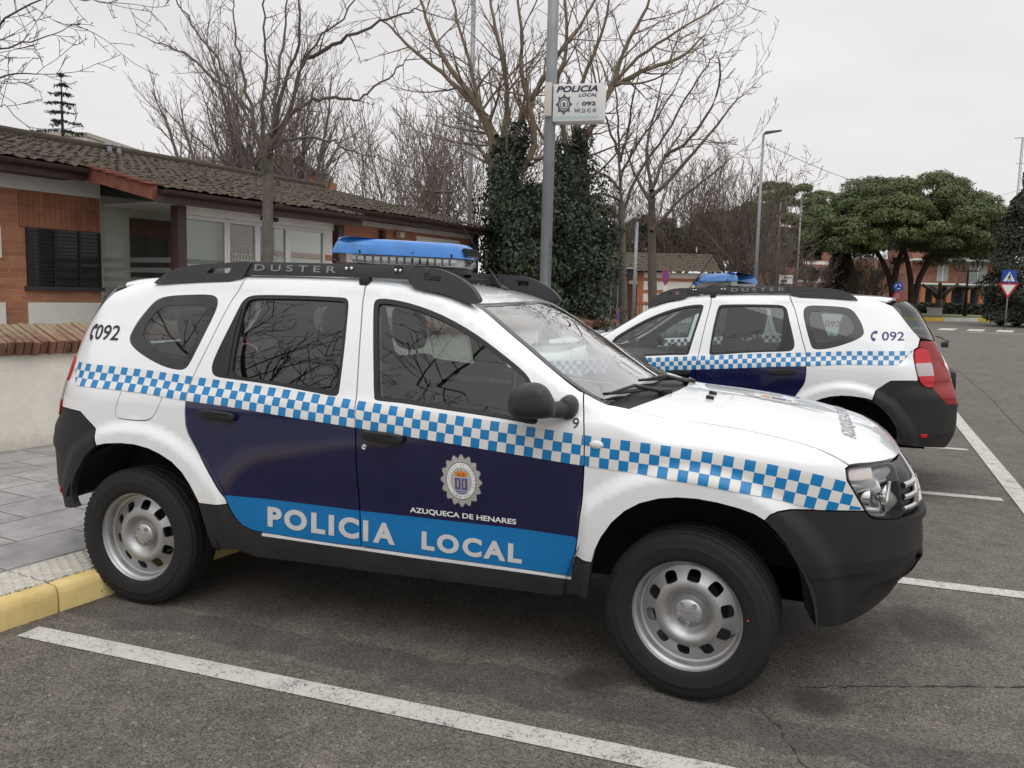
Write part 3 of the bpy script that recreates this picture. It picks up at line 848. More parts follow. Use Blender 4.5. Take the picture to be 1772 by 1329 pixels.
    # big lettering along the sill, cut where the door seam runs
    for mir in (False, True):
        tP = (('POLIC', 0), ('IA', 1)) if not mir else (('LOCAL', 1), ('POLIC', 1))
        if not mir:
            flank_text('side_lettering', 'POLIC', .752, .478, .474, .096, silvtxt, dr[0], False, bold=.045, slope=-.012, space=1.25)
            flank_text('side_lettering', 'I', 1.246, .470, .026, .094, silvtxt, df[0], False, bold=.045)
            flank_text('side_lettering', 'A', 1.295, .469, .108, .094, silvtxt, df[0], False, bold=.045)
            flank_text('side_lettering', 'LOCAL', 1.530, .466, .455, .082, silvtxt, df[0], False, bold=.045, slope=-.012, space=1.25)
        else:
            flank_text('side_lettering', 'LOCAL', .78, .470, .44, .085, silvtxt, dr[1], True, bold=.045, space=1.25)
            flank_text('side_lettering', 'POLICIA', 1.46, .470, .62, .094, silvtxt, df[1], True, bold=.045, space=1.25)

    # ---- front wings
    def fender(mir):
        o = list(s3(SEAM_F[:-1])) + [np.array((2.213, -.880, .526))] + list(s3(ARCH_F))
        o += list(s3([(2.952, .783), (2.977, .797), (3.021, .804), (3.095, .805), (3.207, .802), (3.286, .800)]))
        o += [LAMP_F[i] for i in (13, 14, 15, 0)] + [t3([p])[0] for p in HOOD_SIDE[::-1]] + [WS_LEFT[8], WS_LEFT[7]]
        fd = panel('front_wing', SIDE, o, white, parent=root, mirror=mir, lip=.03, sp=.022, gap=.0028)
        lx = lambda p: float(np.interp(p[1], [.76, .80, .821, .878, .918, .96], [3.30, 3.288, 3.271, 3.237, 3.212, 3.204])) - .003 - p[0]
        ck = check_band(2.23, 3.3, lambda p: p[0] - XF(p[1]) - .003, lx, lambda p: p[1] - .807)
        decal('checker_band', ck, [chkb, chkw], parent=fd, mirror=mir, off=.0026, sp=.012)
        bm = bmesh.new()
        P = s3([(2.287, .990)])[0]
        r = bmesh.ops.create_uvsphere(bm, u_segments=16, v_segments=10, radius=1)
        for v in r['verts']: v.co = Vector((P[0] + v.co.x * .030, (P[1] - .001) + v.co.y * .012, P[2] + v.co.z * .017))
        if mir:
            for v in bm.verts: v.co.y *= -1
            bmesh.ops.recalc_face_normals(bm, faces=bm.faces)
        to_obj('side_indicator', bm, mat('frosted_lamp', (.72, .70, .68), .25, coat=.5), fd, 180)
    both(fender)

    # ---- bonnet
    hs = [t3([p])[0] for p in HOOD_SIDE]
    hf = [t3([p])[0] for p in chaikin([(3.219, -.784), (3.318, -.705), (3.385, -.60), (3.425, -.43), (3.450, -.22), (3.460, 0)], 2, False)[1:]]
    hr = [t3([p])[0] for p in [(2.520, 0), (2.505, -.2), (2.455, -.47), (2.414, -.645)]]
    h = hr + hs + hf
    full = h + [p * [1, -1, 1] for p in (hs + hf)[-2::-1]] + [p * [1, -1, 1] for p in hr[:0:-1]]
    bon = panel('bonnet', TOP, full, white, parent=root, sp=.045, lip=.025, gap=.0025)
    Vs, Fs, MI, OF = [], [], [], []
    for q in emblem_polys(0, 0, .30):
        vs, fs = tri2d(resample(np.array([(2.93 - p[1], p[0]) for p in q[0]]), .03), (), (), .05)
        b0 = len(Vs); Vs += [tuple(p) for p in vs]; OF += [.002 + q[3]] * len(vs); Fs += [tuple(i + b0 for i in f) for f in fs]; MI += [q[2]] * len(fs)
    X = t3(Vs); N = grad(X); build_surface('badge', X + N * np.array(OF)[:, None], N, Fs, BADGE, MI, 0, bon)
    def bonnet_text(words, xc, w, hgt, m):
        v, f = text_fit(' '.join(words), w, hgt, .02)
        # one object per word: faces sorted by the gaps between words
        xs_ = np.array([v[list(q), 0].mean() for q in f]); cuts = []
        t = 0; tot = len(' '.join(words))
        for wd in words[:-1]:
            t += len(wd); cuts.append(t); t += 1
        edges = sorted(set(np.round(v[:, 0], 4))); gaps = sorted(((b_ - a_, (a_ + b_) / 2) for a_, b_ in zip(edges[:-1], edges[1:])), reverse=True)[:len(words) - 1]
        lim = [-1] + sorted(g[1] for g in gaps) + [9]
        for a_, b_ in zip(lim[:-1], lim[1:]):
            fs = [q for q, x in zip(f, xs_) if a_ < x < b_]
            ids = sorted({i for q in fs for i in q}); mp_ = {i: k for k, i in enumerate(ids)}; vv = v[ids]
            X = t3(np.stack([xc + hgt / 2 - vv[:, 1], vv[:, 0] - w / 2], 1)); N = grad(X)
            build_surface('bonnet_lettering', X + N * .003, N, [tuple(mp_[i] for i in q) for q in fs], m, None, 0, bon)
    bonnet_text(['AZUQUECA', 'DE', 'HENARES'], 3.235, 1.02, .062, mat('grey_letter_film', (.30, .30, .31), .4))
    for y in (-.30, -.17):
        bm = bmesh.new(); P = t3([(2.66, y)])[0]
        box(bm, (P[0], P[1], P[2] + .006), (.035, .028, .016), Matrix.Rotation(.2, 3, 'Y'), bevel=.005); to_obj('washer_nozzle', bm, trim, bon, 50)

    # ---- windscreen, cowl, wipers
    wl = [p for p in WS_LEFT]
    top = [t3([p])[0] for p in [(1.727, 0), (1.718, -.25), (1.69, -.45)]]
    bot = [t3([p])[0] for p in [(2.330, -.68), (2.362, -.40), (2.385, -.12), (2.39, 0)]]
    hlf = top + wl + bot
    full = hlf + [p * [1, -1, 1] for p in hlf[-2:0:-1]]
    wo = np.array(full)
    c = wo.mean(0)
    inner = np.array([p + (c - p) * np.array([.075, .045, .05]) for p in wo])
    ring = panel('windscreen', TOP, wo, frit, holes=[on(TOP, inner)], gap=.0, off=-.004, lip=.01, sp=.06, parent=root)
    panel('windscreen_glass', TOP, on(TOP, inner), glassw, gap=-.003, off=-.006, lip=0, sp=.05, parent=ring)
    cw = [t3([p])[0] for p in [(2.39, 0), (2.385, -.12), (2.362, -.40), (2.330, -.68), (2.307, -.80), (2.387, -.768), (2.414, -.645), (2.455, -.47), (2.505, -.2), (2.520, 0)]]
    full = cw + [p * [1, -1, 1] for p in cw[-2:0:-1]]
    panel('scuttle_panel', TOP, full, plast, gap=0, off=-.018, lip=0, sp=.06, parent=root)
    for (a, b, c3) in (((2.46, -.30), (2.36, -.52), (2.30, -.76)), ((2.50, .25), (2.42, -.05), (2.36, -.30))):
        bm = bmesh.new()
        pts = [t3([q])[0] + np.array((0, 0, dz)) for q, dz in ((a, .0), (b, .035), (c3, .022))]
        tube(bm, pts, [.011, .008, .005], 8)
        q0 = pts[0]; box(bm, q0, (.06, .05, .035), Matrix.Rotation(.4, 3, 'Z'), bevel=.01)
        bl = [t3([(c3[0] + (a[0] - c3[0]) * t - .02, c3[1] + (a[1] - c3[1]) * t * 1.05)])[0] + np.array((0, 0, .012)) for t in (0, .25, .5, .75, 1)]
        tube(bm, bl, [.006, .008, .009, .008, .006], 6)
        to_obj('wiper', bm, trim, root, 40)

    # ---- bumpers
    arch = [(2.934, .76), (2.974, .724), (3.013, .678), (3.046, .623), (3.068, .574), (3.081, .536), (3.097, .456), (3.108, .400), (3.131, .349), (3.144, .327)]
    o = list(s3(arch)) + [np.array(p) for p in [(3.236, -.673, .312), (3.277, -.629, .319), (3.34, -.577, .345), (3.395, -.48, .38), (3.43, -.3, .40), (3.44, 0, .40)]]
    tp = [np.array(p) for p in [(3.54, 0, .752), (3.50, -.35, .752), (3.436, -.612, .757), (3.405, -.654, .753), (3.331, -.726, .763), (3.303, -.748, .775)]] + list(s3([(3.286, .798), (3.207, .800), (3.095, .803), (3.021, .802), (2.977, .795), (2.952, .780)]))
    full = o + [p * [1, -1, 1] for p in o[-2::-1]] + [p * [1, -1, 1] for p in tp[::-1]] + tp[1:]
    def press(P, N):     # fog-lamp pocket, lower crease and number-plate flat
        x, y, z = P[:, 0], np.abs(P[:, 1]), P[:, 2]
        d = .045 * np.exp(-(((z - .445) / .034) ** 4)) * np.exp(-(((y - .57) / .085) ** 4))
        d = d + .006 * sm(.545, .535, z) + .012 * sm(.72, .70, z) * sm(.62, .66, z) * 0
        shelf = -.018 * sm(.70, .73, z) * sm(.75, .60, y)
        return P - N * (d + shelf)[:, None]
    fb = panel('front_bumper', FRONT, full, plast, gap=.001, lip=.03, sp=.020, parent=root, post=press)
    for sg in (-1, 1):
        sl_ = s3([(3.088, .540), (3.14, .541), (3.20, .542), (3.26, .543), (3.31, .543), (3.35, .543)]); sl_ = sl_ + grad(sl_) * .0005
        bm = bmesh.new(); tube(bm, [(p[0], -sg * p[1], p[2]) for p in sl_], .0022, 5); to_obj('bumper_seam', bm, dark, fb)
    bm = bmesh.new(); box(bm, (3.551, 0, .56), (.012, .46, .11), bevel=.003); to_obj('number_plate', bm, mat('plate_white', (.7, .7, .7), .4), fb, 40)
    # grille
    gl = [np.array(p) for p in [(3.54, 0, .756), (3.50, -.35, .756), (3.438, -.60, .765), (3.42, -.628, .85), (3.385, -.632, .972), (3.40, -.50, .965), (3.44, -.30, .95), (3.465, 0, .935)]]
    full = gl + [p * [1, -1, 1] for p in gl[-2:0:-1]]
    g = panel('grille', FRONT, full, trim, gap=-.004, off=-.016, lip=0, sp=.04, parent=root)
    for z in (.79, .835, .88):
        bm = bmesh.new()
        for sgn in (1,):
            pts = [hit(*FRONT.rays(np.array([[.8 * t, z]])))[0] + np.array((-.006, 0, 0)) for t in np.linspace(-.70, .70, 22)]
            tube(bm, pts, .012, 8)
        to_obj('grille_bar', bm, chrome, g, 60)
    for yy in (-.5, -.38, -.2, .2, .38, .5):
        bm = bmesh.new(); p = [hit(*FRONT.rays(np.array([[.8 * math.atan2(-yy, .78), z]])))[0] + np.array((-.004, 0, 0)) for z in (.785, .835, .885)]
        tube(bm, p, .013, 8); to_obj('grille_bar', bm, chrome, g, 60)

    def rear_lamp(mir):
        cl = lambda c: np.where((c[:, 2] > .980) & (c[:, 2] < 1.078), 1, 0)
        lines = [[np.array((-.47, -.80, 1.077)), np.array((-.625, -.65, 1.079))], [np.array((-.49, -.82, .980)), np.array((-.645, -.685, .980))]]
        t = panel('tail_light', REAR, chaikin(LAMP_R, 1), [redl, whl], classify=lambda c: np.where((c[:, 2] > .980) & (c[:, 2] < 1.078), 1, 0), lines=[on(REAR, l) for l in lines], gap=.0045, off=.008, lip=.03, sp=.02, parent=root, mirror=mir)
        t['label'] = 'red tail light with a white band'
    both(rear_lamp)
    rb = list(s3([(-.197, .784), (-.271, .716), (-.329, .647), (-.372, .577), (-.385, .515), (-.378, .47), (-.36, .452)]))
    rb += [hit(*REAR.rays(np.array([[.8 * math.radians(a), z]])))[0] for a, z in ((58, .435), (50, .415), (35, .39), (0, .37))]
    rt = [hit(*REAR.rays(np.array([[.8 * math.radians(a), z]])))[0] for a, z in ((0, .74), (30, .74), (38, .75), (42.5, .82), (45.0, .882))] + [LAMP_R[9], LAMP_R[10], LAMP_R[11], np.array((-.506, -.817, .942)), np.array((-.414, -.863, .943)), np.array((-.320, -.888, .939)), np.array((-.299, -.89, .924)), np.array((-.217, -.892, .860))]
    full = rb + [p * [1, -1, 1] for p in rb[-2::-1]] + [p * [1, -1, 1] for p in rt[::-1]] + rt[1:]
    rbo = panel('rear_bumper', REAR, full, plast, gap=.001, lip=.03, sp=.03, parent=root, post=lambda P, N: P + N * (.010 * sm(.80, .74, P[:, 2]) * sm(.70, .74, P[:, 2]))[:, None])
    for sgn in (1, -1):
        bm = bmesh.new(); P = hit(*REAR.rays(np.array([[.8 * math.radians(49) * sgn, .505]])))[0]
        box(bm, P, (.06, .012, .03), Matrix.Rotation(math.radians(-40 * sgn if sgn > 0 else 40), 3, 'Z'), bevel=.004); to_obj('rear_reflector', bm, redl, rbo, 40)
    # tailgate and its glass
    tg = [RGLASS[3] + np.array((-.008, 0, -.016)), LAMP_R[2] + np.array((-.006, .006, .004))] + [LAMP_R[i] for i in (3, 4, 5, 6, 7, 8)]
    tg += [hit(*REAR.rays(np.array([[.8 * math.radians(a), z]])))[0] for a, z in ((45.0, .882), (42.5, .82), (38, .75), (30, .74), (0, .74))]
    tt = [hit(*REAR.rays(np.array([[.8 * math.radians(a), z]])))[0] for a, z in ((0, 1.235), (25, 1.24), (38, 1.25))]
    full = tg + [p * [1, -1, 1] for p in tg[-2::-1]] + [p * [1, -1, 1] for p in tt[:0:-1]] + tt
    tgo = panel('tailgate', REAR, full, [redp, white], classify=lambda c: np.where((np.abs(c[:, 1]) < .45) & (c[:, 2] > .93), 1, 0), gap=.0015, lip=.02, sp=.03, parent=root)
    tgo['label'] = 'red and white tailgate'
    gz = [np.array(p) for p in RGLASS]
    gb = [hit(*REAR.rays(np.array([[.8 * math.radians(a), z]])))[0] for a, z in ((38, 1.257), (25, 1.246), (0, 1.241))]
    gt = [np.array((-.345, 0, 1.585)), np.array((-.335, -.4, 1.575)), np.array((-.30, -.58, 1.555))]
    lp = gz + gb; full = lp + [p * [1, -1, 1] for p in lp[-2::-1]] + [on(REAR, [p * [1, -1, 1]])[0] for p in gt[:0:-1]] + [on(REAR, [p])[0] for p in gt]
    rg = panel('rear_window', REAR, full, glassd, gap=.002, lip=.01, sp=.05, parent=tgo)
    bm = bmesh.new()
    tube(bm, [(-.73, 0, 1.20), (-.755, 0, 1.225), (-.735, -.25, 1.245), (-.69, -.45, 1.255)], [.02, .012, .009, .007], 8)
    box(bm, (-.735, 0, 1.20), (.06, .06, .05), bevel=.012); to_obj('rear_wiper', bm, trim, tgo, 40)
    bm = bmesh.new(); box(bm, (-.795, 0, .90), (.05, .56, .17), bevel=.02); to_obj('plate_holder', bm, plast, tgo, 40)

    # ---- headlights
    def headlight(mir):
        o = chaikin(LAMP_F, 1)
        back = panel('headlight', FRONT, o, mat('lamp_reflector', (.62, .62, .62), .22, metal=.45), gap=.002, off=-.040, lip=0, sp=.02, parent=root, mirror=mir,
                     post=lambda P, N: P - N * (.022 * np.cos(P[:, 2] * 60 + P[:, 1] * 45))[:, None])
        panel('lamp_lens', FRONT, o, lensc, gap=.0015, off=.001, lip=0, sp=.03, parent=back, mirror=mir)
        sg = 1 if mir else -1
        panel('lamp_surround', FRONT, o, trim, holes=[np.array([p + (o.mean(0) - p) * .06 for p in o])], gap=.0015, off=-.004, lip=.05, sp=.05, parent=back, mirror=mir)
        ind = [np.array(p) for p in [(3.212, -.80, .955), (3.232, -.780, .962), (3.300, -.720, .966), (3.298, -.722, .925), (3.262, -.768, .915), (3.222, -.802, .915)]]
        panel('lamp_indicator', FRONT, ind, mat('indicator_lens', (.66, .60, .58), .25, coat=.5), gap=0, off=-.012, lip=.01, sp=.02, parent=back, mirror=mir)
        bm = bmesh.new()                                       # projector bowl and indicator bulb
        for (x, y, z, r) in ((3.345, -.665, .845, .066), (3.285, -.745, .850, .034)):
            rw = []
            for rr, dx in ((.2, -.035), (.6, -.028), (.9, -.006), (1.0, .012), (1.06, .010)):
                rw.append([bm.verts.new((x + dx, sg * -(y + r * rr * math.cos(2 * PI * k / 24)), z + r * rr * math.sin(2 * PI * k / 24))) for k in range(24)])
            for a, b in zip(rw[:-1], rw[1:]):
                for k in range(24): bm.faces.new((a[k], a[(k + 1) % 24], b[(k + 1) % 24], b[k]))
            bm.faces.new(rw[0])
        bmesh.ops.recalc_face_normals(bm, faces=bm.faces)
        to_obj('lamp_bowl', bm, chrome, back, 50)
        bm = bmesh.new()
        tube(bm, [(3.275, sg * .735, .800), (3.33, sg * .705, .795), (3.365, sg * .675, .83), (3.372, sg * .655, .90)], [.010, .012, .010, .006], 8)
        to_obj('lamp_chrome_strip', bm, mat('lamp_white_trim', (.6, .6, .6), .1, metal=.6), back, 60)
    both(headlight)

    # ---- sills
    def sill(mir):
        o = list(s3([(.401, .559), (.543, .564)] + SEAM_CLOW + [(.9, .440), (1.1, .437), (1.5, .437), (1.85, .437), (2.197, .434), (2.212, .524), (2.288, .514), (2.280, .45), (2.27, .36), (2.143, .352), (1.57, .345), (1.384, .340), (.912, .335), (.667, .328), (.559, .345), (.452, .350), (.43, .45)]))
        ln = [s3([(.72, .430), (1.5, .424), (2.196, .424)])]
        return panel('sill', SIDE, o, [plast, white], lines=ln, classify=lambda c: ((c[:, 2] > np.interp(c[:, 0], [.72, 1.5, 2.2], [.430, .424, .424])) & (c[:, 0] > .72) & (c[:, 0] < 2.197)).astype(int), gap=.001, lip=.04, off=.004, sp=.04, parent=root, mirror=mir,
                     post=lambda P, N: P + N * (.016 * sm(.418, .405, P[:, 2]) * sm(.5, .75, P[:, 0]) * sm(2.25, 2.1, P[:, 0]))[:, None])
    both(sill)

    # ---- wheel wells and floor
    bm = bmesh.new()
    for sg in (1, -1):
        for cx, r in ((.02, .475), (2.655, .49)):
            rows = []
            for y in (.895, .84, .50):
                rows.append([bm.verts.new((cx + r * math.cos(t) * (1 if y < .88 else .985), sg * y, .345 + r * math.sin(t) * (1 if y < .88 else .985))) for t in np.linspace(-.02, PI + .02 if cx > 1 else PI - .34, 26)])
            for a, b in zip(rows[:-1], rows[1:]):
                for k in range(25): bm.faces.new((a[k], a[k + 1], b[k + 1], b[k]))
            bm.faces.new(rows[-1])
    box(bm, (1.33, 0, .36), (1.70, 1.40, .12)); box(bm, (-.35, 0, .42), (.5, .9, .14)); box(bm, (2.95, 0, .40), (.6, 1.0, .14))
    box(bm, (1.33, 0, .40), (3.5, .9, .10))
    tube(bm, [(0, -.7, .338), (0, .7, .338)], .05, 10); tube(bm, [(2.673, -.7, .338), (2.673, .7, .338)], .04, 10)
    to_obj('underbody', bm, liner, root)
    bm = bmesh.new()                                            # bulkheads keep daylight out below the belt line
    box(bm, (.62, 0, .60), (.02, 1.60, .45)); box(bm, (2.20, 0, .72), (.02, 1.66, .62)); box(bm, (3.22, 0, .66), (.02, 1.3, .45)); box(bm, (-.42, 0, .74), (.02, 1.30, .4))
    box(bm, (1.40, 0, .46), (1.6, 1.60, .02)); box(bm, (2.75, 0, .90), (.95, 1.2, .02))
    for sg in (1, -1):
        box(bm, (1.35, sg * .805, .72), (1.75, .015, .60))
    to_obj('cabin_floor', bm, dark, root)

    # ---- cabin
    def cabin(mir):
        off = -.045
        o = [roof_join(x) for x in (-.2, .2, .5, .8, 1.1, 1.4, 1.6)] + [p for p in WS_LEFT[:7]] + list(s3([(2.15, 1.02), (1.5, 1.04), (.7, 1.10), (.25, 1.13), (-.1, 1.16)])) + [np.array(p) for p in RGLASS[::-1]]
        hs_ = [s3(smooth_loop(G_QUARTER)), s3(smooth_loop(G_REAR)), s3(smooth_loop(G_FRONT))]
        panel('cabin_trim', SIDE, o, trimg, holes=hs_, gap=.0, hgap=.002, off=off, lip=0, sp=.06, parent=root, mirror=mir)
    both(cabin)
    full = [t3([p])[0] for p in [(-.24, -.60), (1.60, -.58), (1.68, -.3), (1.69, 0)]]
    full = full + [p * [1, -1, 1] for p in full[-2::-1]]
    panel('headliner', TOP, full, mat('headliner', (.30, .30, .29), .9), gap=0, off=-.045, lip=0, sp=.08, parent=root)
    make_seat('seat', root, 1.10, -.37, .50, [-.37]); make_seat('seat', root, 1.10, .37, .50, [.37])
    make_seat('rear_seat', root, .28, 0, 1.30, [-.42, .42], .8)
    bm = bmesh.new()
    dp = chaikin([(1.72, .62), (1.72, .90), (1.80, 1.00), (2.00, 1.06), (2.35, 1.07), (2.35, .62)], 1)
    prism(bm, [tuple(p) for p in dp], lambda u, v, q: (u, -.75 + q, v), 1.50)
    to_obj('dashboard', bm, mat('dashboard_plastic', (.03, .03, .03), .75), root, 40)
    bm = bmesh.new()
    pts = [(1.60 + .06 * math.sin(a) * -1, .37 + .185 * math.cos(a), .985 + .185 * math.sin(a) * .92) for a in np.linspace(0, 2 * PI, 33)]
    tube(bm, pts, .016, 8, cap=False); box(bm, (1.615, .37, .98), (.05, .16, .13), Matrix.Rotation(-.35, 3, 'Y'), bevel=.02)
    tube(bm, [(1.61, .20, .985), (1.61, .54, .985)], .014, 6); tube(bm, [(1.63, .37, .97), (1.80, .37, .90)], .03, 8)
    to_obj('steering_wheel', bm, trim, root, 50)
    bm = bmesh.new(); box(bm, (1.83, 0, 1.385), (.03, .24, .075), bevel=.015); tube(bm, [(1.83, 0, 1.41), (1.80, 0, 1.46)], .012, 6)
    to_obj('rear_view_mirror', bm, trim, root, 50)

    # ---- roof rails
    def rail(mir):
        sg = 1 if mir else -1
        r = empty('roof_rail'); r.parent = root
        F3 = lambda y0: (lambda u, v, q: (u, sg * (y0 - q) , v))
        def piece(nm, P, y0, th, hole=None, taper=0):
            bm = bmesh.new()
            def m3(u, v, q):
                lean = .22 * (v - 1.60)
                return (u, sg * (y0 - q - lean), v)
            if hole is None:
                prism(bm, [tuple(p) for p in P], m3, th, 0, .004)
            else:
                vs, fs = tri2d(resample(np.array(P), .03), [np.array(hole)], (), .2)
                A = [bm.verts.new(m3(a, b, 0)) for a, b in vs]; B = [bm.verts.new(m3(a, b, th)) for a, b in vs]
                for q in fs: bm.faces.new([A[i] for i in q]); bm.faces.new([B[i] for i in q][::-1])
                for e in [e for e in bm.edges if e.is_boundary and e.verts[0] in set(A)]:
                    i, j = A.index(e.verts[0]), A.index(e.verts[1]); bm.faces.new((A[i], A[j], B[j], B[i]))
                bmesh.ops.recalc_face_normals(bm, faces=bm.faces)
            return to_obj(nm, bm, plast2, r, 40)
        rear = chaikin([(-.055, 1.572), (-.02, 1.606), (.037, 1.642), (.097, 1.664), (.226, 1.679), (.40, 1.689), (.522, 1.697), (.50, 1.668), (.470, 1.600), (.2, 1.588)], 1)
        piece('rail_foot', rear, .668, .05, [(.262, 1.637), (.290, 1.660), (.408, 1.665), (.392, 1.638)])
        front = chaikin([(1.355, 1.588), (1.353, 1.676), (1.405, 1.683), (1.481, 1.676), (1.557, 1.653), (1.632, 1.616), (1.678, 1.574), (1.704, 1.533), (1.66, 1.520), (1.596, 1.545), (1.5, 1.570)], 1)
        piece('rail_foot', front, .668, .05, [(1.428, 1.656), (1.512, 1.647), (1.508, 1.617), (1.428, 1.622)])
        bar = piece('rail_bar', [(.480, 1.629), (.515, 1.6965), (.967, 1.691), (1.375, 1.682), (1.370, 1.625), (1.03, 1.632)], .660, .034)
        # word on the bar and the lamp-bracket bolts
        v, f = text_fit('DUSTER', .445, .031, .012, 0, 1.55)
        bm = bmesh.new(); bv = []
        for a, b in v:
            x = .532 + a if not mir else .532 + .445 - a
            z = 1.652 + b - .010 * (x - .53)
            bv.append(bm.verts.new((x, sg * (.6625 - .22 * (z - 1.60)), z)))
        for q in f:
            try: bm.faces.new([bv[i] for i in q])
            except ValueError: pass
        to_obj('rail_lettering', bm, mat('grey_rail_letters', (.22, .22, .23), .4), bar)
        bm = bmesh.new()
        for x, z in ((1.031, 1.674), (1.058, 1.675), (1.283, 1.670), (1.306, 1.669)):
            r_ = bmesh.ops.create_uvsphere(bm, u_segments=10, v_segments=6, radius=.0085)
            for w_ in r_['verts']: w_.co = Vector((x + w_.co.x, sg * (.648) + w_.co.y, z - .006 + w_.co.z))
        to_obj('bolt', bm, chrome, bar, 180)
        bm = bmesh.new(); box(bm, (1.13, sg * .645, 1.612), (.05, .05, .04), bevel=.012); to_obj('rail_pad', bm, plast, r, 50)
    both(rail)
    # ---- V-shaped lamp bar
    lb = empty('light_bar'); lb.parent = root
    Pw = [(.955, -.60), (1.375, -.115), (1.405, .115), (1.0, .60)]
    def ring(ins, z, rear=.27):
        f = [(.955, -.615), (1.10, -.455), (1.24, -.29), (1.375, -.125), (1.40, 0), (1.375, .125), (1.24, .29), (1.10, .455), (.955, .615)]
        b = [(.925, .60), (.985, .46), (1.065, .28), (1.14, .10), (1.15, 0), (1.14, -.10), (1.065, -.28), (.985, -.46), (.925, -.60)]
        P = np.array(f + b); return [(p[0], p[1], z) for p in shrink(P, ins)]
    def loft(bm, rings, cap0=True, cap1=True):
        R = [[bm.verts.new(p) for p in r] for r in rings]; n = len(R[0])
        for a, b in zip(R[:-1], R[1:]):
            for k in range(n): bm.faces.new((a[k], a[(k + 1) % n], b[(k + 1) % n], b[k]))
        if cap0: bm.faces.new(R[0][::-1])
        if cap1: bm.faces.new(R[-1])
        bmesh.ops.recalc_face_normals(bm, faces=bm.faces)
    bm = bmesh.new(); loft(bm, [ring(.035, 1.668), ring(.02, 1.690), ring(.03, 1.694)]); to_obj('lamp_bar_base', bm, plast, lb, 30)
    bm = bmesh.new(); loft(bm, [ring(.022, 1.693), ring(.004, 1.715), ring(0, 1.742)], False, False)
    to_obj('clear_lens', bm, lensc, lb, 40)
    bm = bmesh.new(); loft(bm, [ring(.05, 1.700), ring(.05, 1.742)]); 
    for i in range(14):
        t = (i + .5) / 14; a = np.array((.97, -.55)) + (np.array((1.345, -.125)) - np.array((.97, -.55))) * t
        for sg in (1, -1): box(bm, (a[0] + .01, sg * -a[1], 1.720), (.030, .028, .030), Matrix.Rotation(.85 * -sg, 3, 'Z'), bevel=.004)
    to_obj('lamp_reflectors', bm, mat('lamp_silver', (.45, .45, .46), .25, metal=.8), lb, 30)
    bm = bmesh.new(); loft(bm, [ring(-.001, 1.742), ring(0, 1.750), ring(.012, 1.785), ring(.022, 1.804), ring(.038, 1.816), ring(.060, 1.820)], False); to_obj('blue_dome', bm, blue_dome, lb, 50)
    bm = bmesh.new()
    A = [(1.398, -.085, 1.752), (1.404, .085, 1.752), (1.376, .085, 1.796), (1.370, -.085, 1.796)]
    box(bm, (1.388, 0, 1.774), (.012, .17, .045), Matrix.Rotation(-.55, 3, 'Y')); 
    for i in range(7): box(bm, (1.394, -.075 + .025 * i, 1.776), (.012, .004, .045), Matrix.Rotation(-.55, 3, 'Y'))
    to_obj('siren_grille', bm, trim, lb, 40)
    for sg in (1, -1):
        bm = bmesh.new()
        for t in (.18, .60, .93):
            a = np.array((.955, -.615)) + (np.array((1.375, -.125)) - np.array((.955, -.615))) * t
            box(bm, (a[0], sg * -a[1], 1.750), (.008, .008, .022), Matrix.Rotation(.85 * -sg, 3, 'Z'))
        box(bm, (1.045, sg * .56, 1.672), (.04, .16, .03)); box(bm, (1.295, sg * .42, 1.666), (.04, .46, .03))
        to_obj('lamp_bracket', bm, trim, lb, 40)
    # ---- aerial
    bm = bmesh.new()
    tube(bm, [(1.50, .16, 1.588), (1.515, .16, 1.600), (1.50, .16, 1.612)], [.034, .026, .012], 10)
    tube(bm, [(1.50, .16, 1.605), (1.43, .16, 1.70)], [.011, .006], 8)
    to_obj('aerial', bm, trim, root, 50)
    bm = bmesh.new(); tube(bm, [(1.43, .16, 1.70), (1.22, .16, 2.0), (.93, .16, 2.40)], [.003, .0022, .0016], 6); to_obj('aerial_whip', bm, trim, root)

    # ---- wheels and mirrors
    for sg in (-1, 1):
        make_wheel(root, sg, 0)
        make_wheel(root, sg, 2.673, -.13)
    make_mirror(root, False); make_mirror(root, True)
    return root
# ------------------------------------------------------------------ ground
def gz(y): return .012 * np.maximum(0, np.asarray(y, float) - 9)
def mth(nt, op, a, b=None):
    n = nt.nodes.new('ShaderNodeMath'); n.operation = op
    for i, v in enumerate((a, b)):
        if v is None: continue
        if isinstance(v, (int, float)): n.inputs[i].default_value = v
        else: nt.links.new(v, n.inputs[i])
    return n.outputs[0]
def mixc(nt, f, a, b, mode='MIX'):
    n = nt.nodes.new('ShaderNodeMix'); n.data_type = 'RGBA'; n.blend_type = mode
    for i, v in ((0, f), (6, a), (7, b)):
        if isinstance(v, (int, float)): n.inputs[i].default_value = v
        elif isinstance(v, tuple): n.inputs[i].default_value = (*v, 1)
        else: nt.links.new(v, n.inputs[i])
    return n.outputs[2]
def ramp(nt, f, p0, c0, p1, c1):
    n = nt.nodes.new('ShaderNodeValToRGB'); e = n.color_ramp.elements
    e[0].position = p0; e[0].color = (*c0, 1) if isinstance(c0, tuple) else (c0, c0, c0, 1)
    e[1].position = p1; e[1].color = (*c1, 1) if isinstance(c1, tuple) else (c1, c1, c1, 1)
    nt.links.new(f, n.inputs[0]); return n.outputs[0]
def noise(nt, vec, scale, detail=4, rough=.55, dist=0):
    n = nt.nodes.new('ShaderNodeTexNoise'); n.inputs['Scale'].default_value = scale; n.inputs['Detail'].default_value = detail; n.inputs['Roughness'].default_value = rough; n.inputs['Distortion'].default_value = dist
    nt.links.new(vec, n.inputs['Vector']); return n.outputs['Fac']
def voro(nt, vec, scale, out='Distance', feat='F1'):
    n = nt.nodes.new('ShaderNodeTexVoronoi'); n.feature = feat; n.inputs['Scale'].default_value = scale
    nt.links.new(vec, n.inputs['Vector']); return n.outputs[out]
